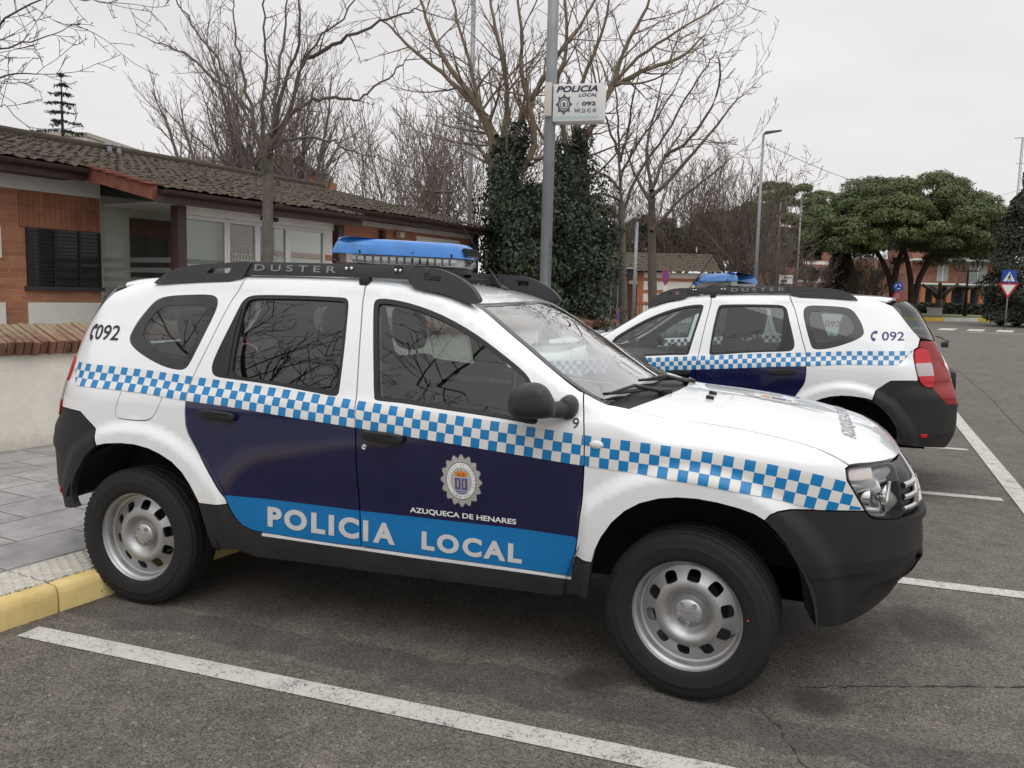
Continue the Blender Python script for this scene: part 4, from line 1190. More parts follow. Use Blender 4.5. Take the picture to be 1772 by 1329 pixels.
def start(name):
    m = bpy.data.materials.new(name); m.use_nodes = True; nt = m.node_tree
    tc = nt.nodes.new('ShaderNodeTexCoord'); return m, nt, nt.nodes['Principled BSDF'], tc.outputs['Object']
def bump(nt, b, h, st, dist):
    n = nt.nodes.new('ShaderNodeBump'); n.inputs['Strength'].default_value = st; n.inputs['Distance'].default_value = dist
    nt.links.new(h, n.inputs['Height']); nt.links.new(n.outputs[0], b.inputs['Normal'])

def asphalt_mat():
    m, nt, b, v = start('asphalt')
    big = noise(nt, v, .8, 6, .65, .6); mid = noise(nt, v, 6, 5, .6); fine = noise(nt, v, 120, 3, .7)
    base = ramp(nt, big, .32, (.102, .091, .078), .68, (.168, .151, .131))
    base = mixc(nt, .5, base, ramp(nt, mid, .3, (.080, .070, .059), .7, (.188, .168, .145)))
    ag = voro(nt, v, 150, 'Color'); sp = nt.nodes.new('ShaderNodeSeparateColor'); nt.links.new(ag, sp.inputs[0])
    base = mixc(nt, .75, base, ramp(nt, sp.outputs[0], 0, .30, 1, 1.70), 'MULTIPLY')
    ag2 = voro(nt, v, 46, 'Color'); s2 = nt.nodes.new('ShaderNodeSeparateColor'); nt.links.new(ag2, s2.inputs[0])
    d2 = voro(nt, v, 46)
    chip = mth(nt, 'MULTIPLY', mth(nt, 'GREATER_THAN', s2.outputs[1], .93), mth(nt, 'LESS_THAN', d2, .33))
    base = mixc(nt, mth(nt, 'MULTIPLY', chip, .6), base, (.33, .30, .26))
    # dark stains, and soft dark spots beneath the cars
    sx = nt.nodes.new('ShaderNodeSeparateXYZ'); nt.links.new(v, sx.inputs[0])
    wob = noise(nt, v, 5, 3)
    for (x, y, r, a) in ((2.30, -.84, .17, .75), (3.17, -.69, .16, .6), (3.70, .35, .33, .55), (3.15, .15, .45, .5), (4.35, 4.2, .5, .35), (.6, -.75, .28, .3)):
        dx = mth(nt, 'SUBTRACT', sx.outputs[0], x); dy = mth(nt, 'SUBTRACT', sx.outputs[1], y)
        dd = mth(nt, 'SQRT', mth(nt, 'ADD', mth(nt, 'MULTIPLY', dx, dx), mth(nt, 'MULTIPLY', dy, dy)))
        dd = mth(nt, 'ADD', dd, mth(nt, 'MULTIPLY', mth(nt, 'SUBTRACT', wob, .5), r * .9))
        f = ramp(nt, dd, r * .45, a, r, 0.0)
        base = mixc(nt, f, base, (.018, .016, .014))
    # darker strip beside the near bay line
    st = mth(nt, 'ADD', sx.outputs[1], mth(nt, 'MULTIPLY', mth(nt, 'SUBTRACT', noise(nt, v, 1.6, 3), .5), .35))
    strip = mth(nt, 'MULTIPLY', ramp(nt, st, -1.22 + 2, 0, -1.15 + 2, 1) if False else mth(nt, 'LESS_THAN', mth(nt, 'ABSOLUTE', mth(nt, 'ADD', st, 1.0)), .12), .35)
    base = mixc(nt, strip, base, (.028, .026, .024))
    nt.links.new(base, b.inputs['Base Color'])
    b.inputs['Roughness'].default_value = .88; b.inputs['Specular IOR Level'].default_value = .35
    h = mth(nt, 'ADD', mth(nt, 'MULTIPLY', voro(nt, v, 150), -1), mth(nt, 'MULTIPLY', fine, .6))
    bump(nt, b, h, .9, .006)
    return m
def paint_mat(name, col, wear=.45):
    m, nt, b, v = start(name)
    n1 = noise(nt, v, 7, 6, .7); fine = noise(nt, v, 75, 4, .75); mid_ = noise(nt, v, 22, 5, .7, 1.2)
    wv = nt.nodes.new('ShaderNodeVectorMath'); wv.operation = 'ADD'
    wn = nt.nodes.new('ShaderNodeTexNoise'); wn.inputs['Scale'].default_value = 14; nt.links.new(v, wn.inputs['Vector'])
    ws_ = nt.nodes.new('ShaderNodeVectorMath'); ws_.operation = 'SCALE'; ws_.inputs['Scale'].default_value = .07; nt.links.new(wn.outputs['Color'], ws_.inputs[0])
    nt.links.new(v, wv.inputs[0]); nt.links.new(ws_.outputs[0], wv.inputs[1])
    cr = voro(nt, wv.outputs[0], 34, 'Distance', 'DISTANCE_TO_EDGE')
    crack = mth(nt, 'MULTIPLY', mth(nt, 'LESS_THAN', cr, .030), mth(nt, 'GREATER_THAN', mid_, .50))
    chip = mth(nt, 'GREATER_THAN', mth(nt, 'ADD', mth(nt, 'MULTIPLY', n1, .45), mth(nt, 'MULTIPLY', fine, .55)), .625 - .1 * wear)
    f = mth(nt, 'MAXIMUM', crack, chip)
    base = mixc(nt, ramp(nt, n1, .3, 0.0, .7, 1.0), col, tuple(c * .80 for c in col))
    base = mixc(nt, mth(nt, 'MULTIPLY', f, .85), base, (.10, .092, .08))
    nt.links.new(base, b.inputs['Base Color']); b.inputs['Roughness'].default_value = .8
    bump(nt, b, mth(nt, 'ADD', fine, mth(nt, 'MULTIPLY', f, -1)), .6, .004)
    return m
ASPH = asphalt_mat(); LINE = paint_mat('road_paint', (.56, .54, .50))

def sheet(name, P, m, dz, kind='structure', thick=0):
    """flat piece lying on the ground; P polygon in plan"""
    bm = bmesh.new()
    P = resample(np.array(P, float), 1.5)
    vs = [bm.verts.new((x, y, float(gz(y)) + dz)) for x, y in P]
    f = bm.faces.new(vs)
    bmesh.ops.triangulate(bm, faces=[f])
    bmesh.ops.recalc_face_normals(bm, faces=bm.faces)
    for f in bm.faces:
        if f.normal.z < 0: f.normal_flip()
    o = to_obj(name, bm, m); o['kind'] = kind
    return o
bm = bmesh.new()
xs = [-700, -300, -120, -60, -30, -15, -8, -4, 0, 4, 8, 15, 30, 60, 120, 300, 700]; ys = [-400, -100, -30, -10, 0, 5, 9, 14, 20, 30, 40, 55, 70, 90, 120, 160, 220, 300, 500, 900]
G = [[bm.verts.new((x, y, float(gz(min(y, 220))))) for x in xs] for y in ys]
for j in range(len(ys) - 1):
    for i in range(len(xs) - 1):
        bm.faces.new((G[j][i], G[j][i + 1], G[j + 1][i + 1], G[j + 1][i]))
o = to_obj('ground', bm, ASPH); o['kind'] = 'structure'

def strip_quad(a, b, w):
    a = np.array(a, float); b = np.array(b, float); d = (b - a) / np.linalg.norm(b - a); n = np.array([-d[1], d[0]]) * w / 2
    return [a - n, b - n, b + n, a + n]
for i, (a, b, w) in enumerate((((-.20, -1.325), (4.35, -1.365), .116), ((.1, 1.02), (4.52, 1.03), .12), ((.6, 3.55), (4.68, 3.55), .12), ((1.1, 6.05), (4.86, 6.07), .12), ((1.6, 8.55), (5.05, 8.57), .12), ((2.1, 11.05), (5.25, 11.1), .12))):
    sheet('bay_line', strip_quad(a, b, w), LINE, .004)
sheet('bay_line', strip_quad((4.18, -6), (5.75, 17), .15), LINE, .008)
# far crossing, give-way edge and arrow
for k in range(7):
    sheet('crossing_stripe', strip_quad((8.3 + k * 1.05, 41.6), (8.3 + k * 1.05 + .9, 41.5), 1.4) if False else [(8.2 + k * 1.25, 40.6), (8.85 + k * 1.25, 40.4), (9.5 + k * 1.25, 43.0), (8.8 + k * 1.25, 43.2)], LINE, .006)
sheet('road_line', strip_quad((10.5, 38.8), (14.5, 38.2), .25), LINE, .006)
# cracks in the surface
crk = mat('crack_fill', (.024, .022, .019), .95)
def crack(pts, w, seed):
    r = random.Random(seed); P = []
    for a, b in zip(pts[:-1], pts[1:]):
        n = int(math.hypot(b[0] - a[0], b[1] - a[1]) / .03)
        for k in range(n): P.append((a[0] + (b[0] - a[0]) * k / n + r.uniform(-.010, .010), a[1] + (b[1] - a[1]) * k / n + r.uniform(-.010, .010)))
    bm = bmesh.new(); L = []
    for i, p in enumerate(P):
        a = P[max(i - 1, 0)]; b = P[min(i + 1, len(P) - 1)]; l = math.hypot(b[0] - a[0], b[1] - a[1]) + 1e-6
        n = (-(b[1] - a[1]) / l, (b[0] - a[0]) / l); q = .75 * w * r.uniform(.1, 1) * (1 if 3 < i < len(P) - 4 else .3)
        z = .003 + float(gz(p[1]))
        L.append((bm.verts.new((p[0] - n[0] * q, p[1] - n[1] * q, z)), bm.verts.new((p[0] + n[0] * q, p[1] + n[1] * q, z))))
    for a, b in zip(L[:-1], L[1:]):
        f = bm.faces.new((a[0], b[0], b[1], a[1]))
        f.normal_update()
        if f.normal.z < 0: f.normal_flip()
    o = to_obj('road_crack', bm, crk); o['kind'] = 'structure'
crack([(3.02, -.62), (3.3, -.50), (3.6, -.38), (4.2, -.16), (5.2, .1)], .007, 1)
crack([(2.90, -.76), (3.02, -.95), (3.10, -1.15), (3.25, -1.5), (3.3, -2.2)], .005, 2)
crack([(5.6, 1.5), (5.45, 4.0), (5.7, 7.0), (6.2, 12.0), (6.6, 18)], .010, 3)

# ------------------------------------------------------------------ pavement and kerb
def paving_mat():
    m, nt, b, v = start('grey_paving')
    bt = nt.nodes.new('ShaderNodeTexBrick'); nt.links.new(v, bt.inputs['Vector'])
    bt.inputs['Scale'].default_value = 1; bt.inputs['Brick Width'].default_value = .62; bt.inputs['Row Height'].default_value = .42; bt.inputs['Mortar Size'].default_value = .006; bt.inputs['Mortar Smooth'].default_value = .3
    bt.inputs['Color1'].default_value = (.235, .229, .226, 1); bt.inputs['Color2'].default_value = (.285, .277, .272, 1); bt.inputs['Mortar'].default_value = (.065, .06, .055, 1); bt.offset = .5
    n = noise(nt, v, 3.5, 6, .62, .5); n2 = noise(nt, v, 30, 5, .6)
    base = mixc(nt, .9, bt.outputs['Color'], ramp(nt, n, .3, .62, .7, 1.35), 'MULTIPLY')
    base = mixc(nt, .5, base, ramp(nt, n2, .3, .8, .7, 1.2), 'MULTIPLY')
    nt.links.new(base, b.inputs['Base Color']); b.inputs['Roughness'].default_value = .62
    bump(nt, b, mth(nt, 'ADD', mth(nt, 'MULTIPLY', bt.outputs['Fac'], -1), mth(nt, 'MULTIPLY', n2, .35)), .6, .006)
    return m
HK = math.radians(80.5)
def slab(name, P, z0, z1, m):
    bm = bmesh.new(); prism(bm, P, lambda u, v, q: (u, v, z0 + q), z1 - z0); o = to_obj(name, bm, m); o['kind'] = 'structure'; return o
# local frame of the kerb: x along the kerb, y away from the road
K0 = Vector((-.262, -1.1, 0))
def kerb_frame(o): o.location = K0; o.rotation_euler = (0, 0, HK)
pv = slab('pavement', [(-12, .40), (14, .40), (14, 6.0), (11.0, 40), (-12, 40)], -.3, .130, paving_mat()); kerb_frame(pv)
pv2 = slab('pavement', [(14.01, .40), (60, 2.0), (60, 40), (14.01, 40)], -.3, .126, bpy.data.materials['grey_paving']); kerb_frame(pv2)
def tactile_mat():
    m, nt, b, v = start('cream_tactile_tile')
    bt = nt.nodes.new('ShaderNodeTexBrick'); nt.links.new(v, bt.inputs['Vector']); bt.offset = 0
    bt.inputs['Scale'].default_value = 1; bt.inputs['Brick Width'].default_value = .40; bt.inputs['Row Height'].default_value = .40; bt.inputs['Mortar Size'].default_value = .003
    bt.inputs['Color1'].default_value = (.47, .44, .385, 1); bt.inputs['Color2'].default_value = (.52, .49, .43, 1); bt.inputs['Mortar'].default_value = (.10, .09, .07, 1)
    base = mixc(nt, .8, bt.outputs['Color'], ramp(nt, noise(nt, v, 14, 6, .65), .3, .75, .7, 1.2), 'MULTIPLY')
    nt.links.new(base, b.inputs['Base Color']); b.inputs['Roughness'].default_value = .8
    bump(nt, b, noise(nt, v, 160, 3), .4, .002)
    return m
bm = bmesh.new(); box(bm, (0, .245, -.09), (24, .309, .44))
for i in range(-40, 170):
    for j in range(6):
        c = (-1.2 + i * .05 + (.025 if j % 2 else 0), .115 + j * .0515, .130)
        lathe(bm, [(.016, 0), (.0145, .003), (.009, .0055), (.001, .006)], 8, 0, 'z', c)
tac = to_obj('tactile_paving', bm, tactile_mat()); kerb_frame(tac); tac['kind'] = 'structure'
ym, nt, b, v = start('yellow_kerb_paint')
n = noise(nt, v, 7, 6, .65); n2 = noise(nt, v, 45, 5, .65)
base = ramp(nt, n, .28, (.56, .41, .15), .72, (.74, .58, .26))
base = mixc(nt, mth(nt, 'GREATER_THAN', mth(nt, 'ADD', mth(nt, 'MULTIPLY', n, .5), mth(nt, 'MULTIPLY', n2, .5)), .615), base, (.30, .25, .17))
nt.links.new(base, b.inputs['Base Color']); b.inputs['Roughness'].default_value = .75; bump(nt, b, n2, .5, .004)
for k in range(-8, 24):
    bm = bmesh.new()
    P = [(.0, -.3), (.0, .085), (.012, .118), (.03, .128), (.087, .131), (.087, -.3)]
    prism(bm, P, lambda u, v_, q: (k * .75 + .004 + q, u, v_), .742, 0, .006)
    o = to_obj('kerb_stone', bm, ym, None, 50); kerb_frame(o); o['kind'] = 'structure'
# a thin line of moss in the joint behind the kerb
bm = bmesh.new()
r = random.Random(5)
for i in range(2600):
    x = -2.2 + r.random() * 6; y = .088 + r.gauss(0, .006); s = r.uniform(.002, .006)
    p = [bm.verts.new((x + r.uniform(-s, s), y + r.uniform(-s, s), .130 + r.uniform(0, .008))) for _ in range(3)]
    bm.faces.new(p)
o = to_obj('moss', bm, mat('moss_green', (.05, .06, .018), .9)); kerb_frame(o); tag(o, kind='stuff')
bm = bmesh.new()                                                # crumbs and dead leaves lying in the gutter
for i in range(420):
    x = -1.4 + r.random() * 2.2; y = -abs(r.gauss(0, .06)) - .005; s = r.uniform(.003, .011)
    p = [bm.verts.new((x + r.uniform(-s, s), y + r.uniform(-s, s), .004 + r.uniform(0, .006))) for _ in range(3)]
    bm.faces.new(p)
o = to_obj('gutter_litter', bm, mat('dead_leaf_brown', (.13, .075, .035), .9, noise=(60, .5))); kerb_frame(o); tag(o, kind='stuff')

# ------------------------------------------------------------------ masonry materials
def brick_mat(name, c1, c2, mort, axes='xz'):
    m, nt, b, v = start(name)
    sx = nt.nodes.new('ShaderNodeSeparateXYZ'); nt.links.new(v, sx.inputs[0]); cb = nt.nodes.new('ShaderNodeCombineXYZ')
    nt.links.new(mth(nt, 'ADD', sx.outputs[0], sx.outputs[1]), cb.inputs[0]); nt.links.new(sx.outputs[2], cb.inputs[1])
    bt = nt.nodes.new('ShaderNodeTexBrick'); nt.links.new(cb.outputs[0], bt.inputs['Vector'])
    bt.inputs['Scale'].default_value = 1; bt.inputs['Brick Width'].default_value = .245; bt.inputs['Row Height'].default_value = .062; bt.inputs['Mortar Size'].default_value = .005; bt.inputs['Mortar Smooth'].default_value = .4
    bt.inputs['Color1'].default_value = (*c1, 1); bt.inputs['Color2'].default_value = (*c2, 1); bt.inputs['Mortar'].default_value = (*mort, 1)
    base = mixc(nt, .8, bt.outputs['Color'], ramp(nt, noise(nt, cb.outputs[0], 2.2, 6, .62), .3, .70, .7, 1.25), 'MULTIPLY')
    base = mixc(nt, .5, base, ramp(nt, noise(nt, cb.outputs[0], 40, 4, .6), .3, .75, .7, 1.25), 'MULTIPLY')
    nt.links.new(base, b.inputs['Base Color']); b.inputs['Roughness'].default_value = .85
    bump(nt, b, mth(nt, 'MULTIPLY', bt.outputs['Fac'], -1), .5, .006)
    return m
BRICK = brick_mat('orange_brick', (.43, .185, .10), (.33, .135, .075), (.33, .23, .165))
def render_mat(name, col, dirt=.25, low=None):
    m, nt, b, v = start(name)
    n = noise(nt, v, 1.7, 6, .65, .6); n2 = noise(nt, v, 22, 5, .6)
    base = ramp(nt, n, .3, tuple(c * (1 - dirt) for c in col), .62, col)
    base = mixc(nt, .4, base, ramp(nt, n2, .3, .86, .7, 1.1), 'MULTIPLY')
    if low:      # flaked patches, and darker and browner towards the foot
        sx = nt.nodes.new('ShaderNodeSeparateXYZ'); nt.links.new(v, sx.inputs[0])
        fl = mth(nt, 'GREATER_THAN', mth(nt, 'ADD', mth(nt, 'MULTIPLY', noise(nt, v, 2.6, 2), .62), mth(nt, 'MULTIPLY', noise(nt, v, 24, 5, .7), .42)), low)
        base = mixc(nt, mth(nt, 'MULTIPLY', fl, .7), base, (.16, .14, .10))
        ft = ramp(nt, mth(nt, 'ADD', sx.outputs[2], mth(nt, 'MULTIPLY', n2, .12)), .12, .55, .34, 0.0)
        base = mixc(nt, ft, base, (.26, .23, .18))
    nt.links.new(base, b.inputs['Base Color']); b.inputs['Roughness'].default_value = .88; bump(nt, b, n2, .3, .004)
    return m
WALLW = render_mat('white_render', (.76, .73, .68), .14)
GARDW = render_mat('garden_wall_render', (.80, .76, .67), .18, .665)

# ------------------------------------------------------------------ garden wall with brick coping (local x along the wall, y away from road)
W0 = Vector((-3.27, 1.43, 0)); HW = math.radians(78)
gw = empty('garden_wall', W0, (0, 0, HW))
tag(gw, 'low white rendered wall with brick coping behind the police cars', 'wall')
bm = bmesh.new(); box(bm, (3.2, .15, .53), (18.4, .26, .84)); to_obj('wall_face', bm, GARDW, gw)
copm, nt, b, v = start('coping_brick')
oi = nt.nodes.new('ShaderNodeVertexColor') if False else None
sx = nt.nodes.new('ShaderNodeSeparateXYZ'); nt.links.new(v, sx.inputs[0])
wn = nt.nodes.new('ShaderNodeTexWhiteNoise'); wn.noise_dimensions = '1D'
nt.links.new(mth(nt, 'FLOOR', mth(nt, 'DIVIDE', sx.outputs[0], .0705)), wn.inputs['W'])
base = ramp(nt, wn.outputs['Value'], 0, (.135, .054, .037), 1, (.26, .125, .082))
lich = ramp(nt, mth(nt, 'ADD', noise(nt, v, 6, 6, .7), mth(nt, 'MULTIPLY', mth(nt, 'SUBTRACT', sx.outputs[2], 1.05), 1.6)), .50, 0.0, .72, .85)
base = mixc(nt, lich, base, (.25, .205, .13))
base = mixc(nt, .6, base, ramp(nt, noise(nt, v, 45, 4, .7), .3, .65, .7, 1.3), 'MULTIPLY')
nt.links.new(base, b.inputs['Base Color']); b.inputs['Roughness'].default_value = .9; bump(nt, b, noise(nt, v, 60, 4), .5, .005)
bm = bmesh.new(); r = random.Random(2)
nb = int(18.5 / .0705)
for i in range(nb):
    x = -6.05 + i * .0705
    box(bm, (x, .135 + r.uniform(-.008, .008), 1.075 + r.uniform(-.006, .006)), (.058, .41, .125), Matrix.Rotation(.36 + r.uniform(-.02, .02), 3, 'X') @ Matrix.Rotation(r.uniform(-.04, .04), 3, 'Y'), bevel=.006)
box(bm, (3.2, .15, 1.03), (18.35, .22, .14), Matrix.Rotation(.30, 3, 'X'), mat=0)
to_obj('brick_coping', bm, copm, gw)

# ------------------------------------------------------------------ police station
ps = empty('police_station', W0, (0, 0, HW))
tag(ps, 'single storey brick and white building with mossy tiled roof and glazed porch', 'building')
def pbox(name, c, s, m, parent=ps, bevel=0, rot=None):
    bm = bmesh.new(); box(bm, c, s, rot, bevel=bevel); return to_obj(name, bm, m, parent)
brown = mat('brown_painted_wood', (.055, .030, .027), .55, noise=(12, .25))
WX0, WX1 = -9.0, 10.7
pbox('wall', (-3.36, 4.2 + 2.5 - 2, 1.5), (11.3, 4.4, 2.8), BRICK)           # west wing
pbox('wall', (7.93, 4.2 + 2.5 - 2, 1.5), (5.54, 4.4, 2.8), BRICK)            # east wing
pbox('wall', (3.725, 6.2, 1.5), (2.85, 1.4, 2.8), WALLW)
pbox('frieze', (-3.33, 2.495, 2.755), (11.26, .03, .27), WALLW); pbox('frieze', (7.93, 2.495, 2.82), (5.5, .03, .25), WALLW)
for x0, x1, z0, z1 in ((1.375, 2.285, .60, 1.34), (-.2, 1.12, .60, 1.34), (-.2, 1.10, 1.84, 2.18), (-2.2, -.6, 1.5, 2.2), (-2.2, -.6, .6, 1.34), (5.15, 6.70, .60, 2.62), (8.70, 10.15, .60, 2.63)):
    pbox('white_panel', ((x0 + x1) / 2, 2.494, (z0 + z1) / 2), (x1 - x0, .02, z1 - z0), WALLW)
for x0, x1 in ((6.85, 8.5),):
    pbox('white_panel', ((x0 + x1) / 2, 2.494, 1.25), (x1 - x0, .02, 1.0), WALLW)
for z in (2.10, 1.42): pbox('brick_course', (5.92, 2.488, z), (1.56, .03, .09), BRICK)
# upright course of bricks over the window
sol, nt, b, v = start('soldier_brick')
sx = nt.nodes.new('ShaderNodeSeparateXYZ'); nt.links.new(v, sx.inputs[0]); cb = nt.nodes.new('ShaderNodeCombineXYZ'); nt.links.new(sx.outputs[2], cb.inputs[0]); nt.links.new(sx.outputs[0], cb.inputs[1])
bt = nt.nodes.new('ShaderNodeTexBrick'); nt.links.new(cb.outputs[0], bt.inputs['Vector']); bt.inputs['Scale'].default_value = 1; bt.inputs['Brick Width'].default_value = .245; bt.inputs['Row Height'].default_value = .064; bt.inputs['Mortar Size'].default_value = .005; bt.offset = 0
bt.inputs['Color1'].default_value = (.37, .15, .08, 1); bt.inputs['Color2'].default_value = (.28, .11, .06, 1); bt.inputs['Mortar'].default_value = (.17, .09, .055, 1)
nt.links.new(mixc(nt, .8, bt.outputs['Color'], ramp(nt, noise(nt, v, 3, 6, .6), .3, .65, .7, 1.25), 'MULTIPLY'), b.inputs['Base Color']); b.inputs['Roughness'].default_value = .85
pbox('soldier_course', (1.80, 2.493, 2.405), (.98, .02, .40), sol)
win = pbox('window', (1.83, 2.50, 1.86), (.91, .03, .67), mat('window_dark', (.012, .012, .013), .15, coat=.4))
bm = bmesh.new()
for i in range(15): box(bm, (1.83, 2.475, 1.56 + i * .043), (.90, .012, .008), mat=0)
for x in (1.385, 1.70, 2.01, 2.275): box(bm, (x, 2.478, 1.86), (.022, .02, .67))
to_obj('window_grille', bm, mat('dark_iron', (.018, .018, .02), .5), win)
pbox('window_sill', (1.83, 2.475, 1.505), (.97, .06, .045), mat('dark_sill', (.04, .04, .042), .6), win)
# tiled roof: rows of half-round tiles
def tile_mat(name, moss, c1, c2):
    m, nt, b, v = start(name)
    n = noise(nt, v, .9, 6, .65, .5); n2 = noise(nt, v, 26, 5, .7); n3 = noise(nt, v, 4, 5, .65)
    tile = ramp(nt, n2, .25, c1, .75, c2)
    ms = ramp(nt, n2, .25, (.034, .026, .016), .75, (.100, .078, .050))
    f = ramp(nt, mth(nt, 'ADD', mth(nt, 'MULTIPLY', n, .55), mth(nt, 'MULTIPLY', n3, .45)), .5 - moss, 1.0, .66 - moss * .3, 0.0)
    nt.links.new(mixc(nt, f, tile, ms), b.inputs['Base Color']); b.inputs['Roughness'].default_value = .95; bump(nt, b, n2, 1, .03)
    return m
ROOF = tile_mat('mossy_tile', -.14, (.085, .050, .034), (.18, .105, .068))
def tiled(name, x0, x1, y0, z0, y1, z1, m, parent, step=.24, pitch=.155, rough_=.007, seed=1):
    """half-round tiles from eave (y0,z0) up to ridge (y1,z1)"""
    r = np.random.RandomState(seed); L = math.hypot(y1 - y0, z1 - z0); rows = int(round(L / step)); nx = int((x1 - x0) / (pitch / 4)) + 1
    X = np.linspace(x0, x1, nx); V = []; F = []
    nrm = np.array([-(z1 - z0) / L, (y1 - y0) / L])
    for k in range(rows):
        for e, lift in ((k / rows, .012), ((k + 1) / rows, .0)):
            h = .013 * np.abs(np.sin(PI * X / pitch)) + lift + r.normal(0, rough_, nx)
            y = y0 + (y1 - y0) * e + nrm[0] * h * 1; z = z0 + (z1 - z0) * e + nrm[1] * h
            V += list(zip(X, y, z))
    nr = 2 * rows
    for j in range(nr - 1):
        for i in range(nx - 1):
            a = j * nx + i; F.append((a, a + 1, a + nx + 1, a + nx))
    me = bpy.data.meshes.new(name); me.from_pydata(V, [], F); me.materials.append(m); me.shade_smooth(); me.update()
    sharp_by_angle(me, .7)
    return link(bpy.data.objects.new(name, me), parent)
rf = tiled('roof', WX0, WX1 + .12, 2.02, 2.90, 6.9, 3.96, ROOF, ps)
bm = bmesh.new()                                               # back slope and gable ends
v4 = [bm.verts.new(p) for p in ((WX0, 6.9, 3.95), (WX1 + .1, 6.9, 3.95), (WX1 + .1, 7.0, 2.2), (WX0, 7.0, 2.2))]
bm.faces.new(v4[::-1])
for x in (WX0, WX1):
    bm.faces.new([bm.verts.new((x, y, z)) for y, z in ((2.5, 2.88), (6.9, 3.90), (6.9, 2.6), (2.5, 2.6))])
tube(bm, [(WX0, 6.9, 3.98), (WX1 + .12, 6.9, 3.98)], .10, 10)
to_obj('roof_ridge', bm, ROOF, rf)
tiled('porch_roof', 1.86, 5.35, .86, 2.645, 2.14, 2.93, ROOF, ps, seed=4)
pbox('fascia', (-3.6, 2.06, 2.83), (10.86, .04, .15), brown); pbox('fascia', (8.10, 2.06, 2.83), (5.42, .04, .15), brown)
pbox('porch_fascia', (3.60, .90, 2.56), (3.44, .05, .14), brown)
def gutter(name, x0, x1, y, z):
    bm = bmesh.new(); n = 8; rows = []
    for x in (x0, x1): rows.append([bm.verts.new((x, y + .055 * math.cos(t), z + .055 * math.sin(t))) for t in np.linspace(PI, 2 * PI, n)])
    for k in range(n - 1): bm.faces.new((rows[0][k], rows[0][k + 1], rows[1][k + 1], rows[1][k]))
    bm.faces.new(rows[0]); bm.faces.new(rows[1])
    return to_obj(name, bm, brown, ps, 60)
gutter('gutter', WX0, 1.83, 1.99, 2.885); gutter('gutter', 5.38, WX1 + .1, 1.99, 2.885); gutter('gutter', 1.95, 5.33, .82, 2.625)
pbox('soffit', (-3.6, 2.28, 2.79), (10.86, .42, .02), brown); pbox('soffit', (8.10, 2.28, 2.79), (5.42, .42, .02), brown)
pbox('porch_soffit', (3.74, 1.70, 2.545), (2.80, 1.50, .02), WALLW)
# raking brick verge of the porch roof
bm = bmesh.new(); vm = mat('verge_tile', (.19, .068, .042), .85, noise=(9, .35))
for i in range(6):
    t0 = i / 6; y = 2.10 - (t0 + .083) * 1.24; z = 2.855 - (t0 + .083) * .275
    box(bm, (1.885, y, z), (.05, .21, .155), Matrix.Rotation(.22, 3, 'X'), bevel=.004)
    box(bm, (1.90, y - .02, z + .088), (.16, .22, .018), Matrix.Rotation(.16, 3, 'X'))
to_obj('verge', bm, vm, ps)
for x in (2.385, 5.075): pbox('post', (x, 1.12, 1.30), (.12, .12, 2.40), brown)
alu = mat('white_aluminium', (.60, .60, .60), .45)
pbox('lintel', (3.73, 1.20, 2.475), (2.57, .10, .12), WALLW)
door_glass = glass_mat('porch_glass', (.80, .86, .83), 1.1)
def glazed(nm, x0, x1, z1=2.41, y=1.2):
    f = bmesh.new()
    for x in (x0 + .018, x1 - .018): box(f, (x, y, (z1 + .13) / 2), (.036, .05, z1 - .13))
    for z in (z1 - .02, .20): box(f, ((x0 + x1) / 2, y, z), (x1 - x0 - .073, .046, .045))
    o = to_obj(nm, f, alu, ps)
    g = bmesh.new(); box(g, ((x0 + x1) / 2, y, (z1 + .15) / 2), (x1 - x0 - .074, .008, z1 - .25)); to_obj('pane', g, door_glass, o)
    return o
p1 = glazed('glazed_panel', 2.45, 3.13); d1 = glazed('glass_door', 3.135, 3.62); d2 = glazed('glass_door', 3.625, 4.15); p2 = glazed('glazed_panel', 4.155, 4.86)
pbox('door_sensor', (3.78, 1.13, 2.47), (.26, .06, .05), mat('sensor_black', (.015, .015, .015), .4))
# side of the porch: one tall sheet of glass with frosted bands
sd = bmesh.new(); v4 = [sd.verts.new(p) for p in ((2.31, 1.16, .13), (2.31, 2.48, .13), (2.31, 2.48, 2.78), (2.31, 1.16, 2.52))]; sd.faces.new(v4); side = to_obj('side_glazing', sd, door_glass, ps)
frost = mat('frosted_band', (.20, .225, .215), .6, alpha=.42)
for i in range(6):
    z = 1.87 - i * .118
    bm = bmesh.new(); box(bm, (2.305, 1.82, z), (.004, 1.30, .058)); to_obj('frosted_band', bm, frost, side)
    bm = bmesh.new(); box(bm, (2.79, 1.193, z), (.60, .003, .058)); to_obj('frosted_band', bm, frost, p1)
# etched town-hall emblem on the doors, drawn in thin lines
def etched(cx, door):
    bm = bmesh.new(); y = 1.192
    def ln(a, b): tube(bm, [(cx + a[0], y, 1.86 + a[1]), (cx + b[0], y, 1.86 + b[1])], .005, 5)
    pts = [(-.17, 0), (-.17, .10), (-.11, .15), (-.11, .19), (-.05, .235), (.05, .235), (.11, .19), (.11, .15), (.17, .10), (.17, 0)]
    for a, b in zip(pts[:-1], pts[1:]): ln(a, b)
    for x in (-.12, -.07, -.02, .03, .08, .13): ln((x, .01), (x, .12)); 
    for z in (.0, .06, .13): ln((-.16, z), (.16, z))
    for x in (-.05, 0, .05): ln((x, .15), (x, .21))
    to_obj('etched_emblem', bm, mat('etched_white', (.5, .52, .5), .6), door)
etched(3.385, d1); etched(3.88, d2)
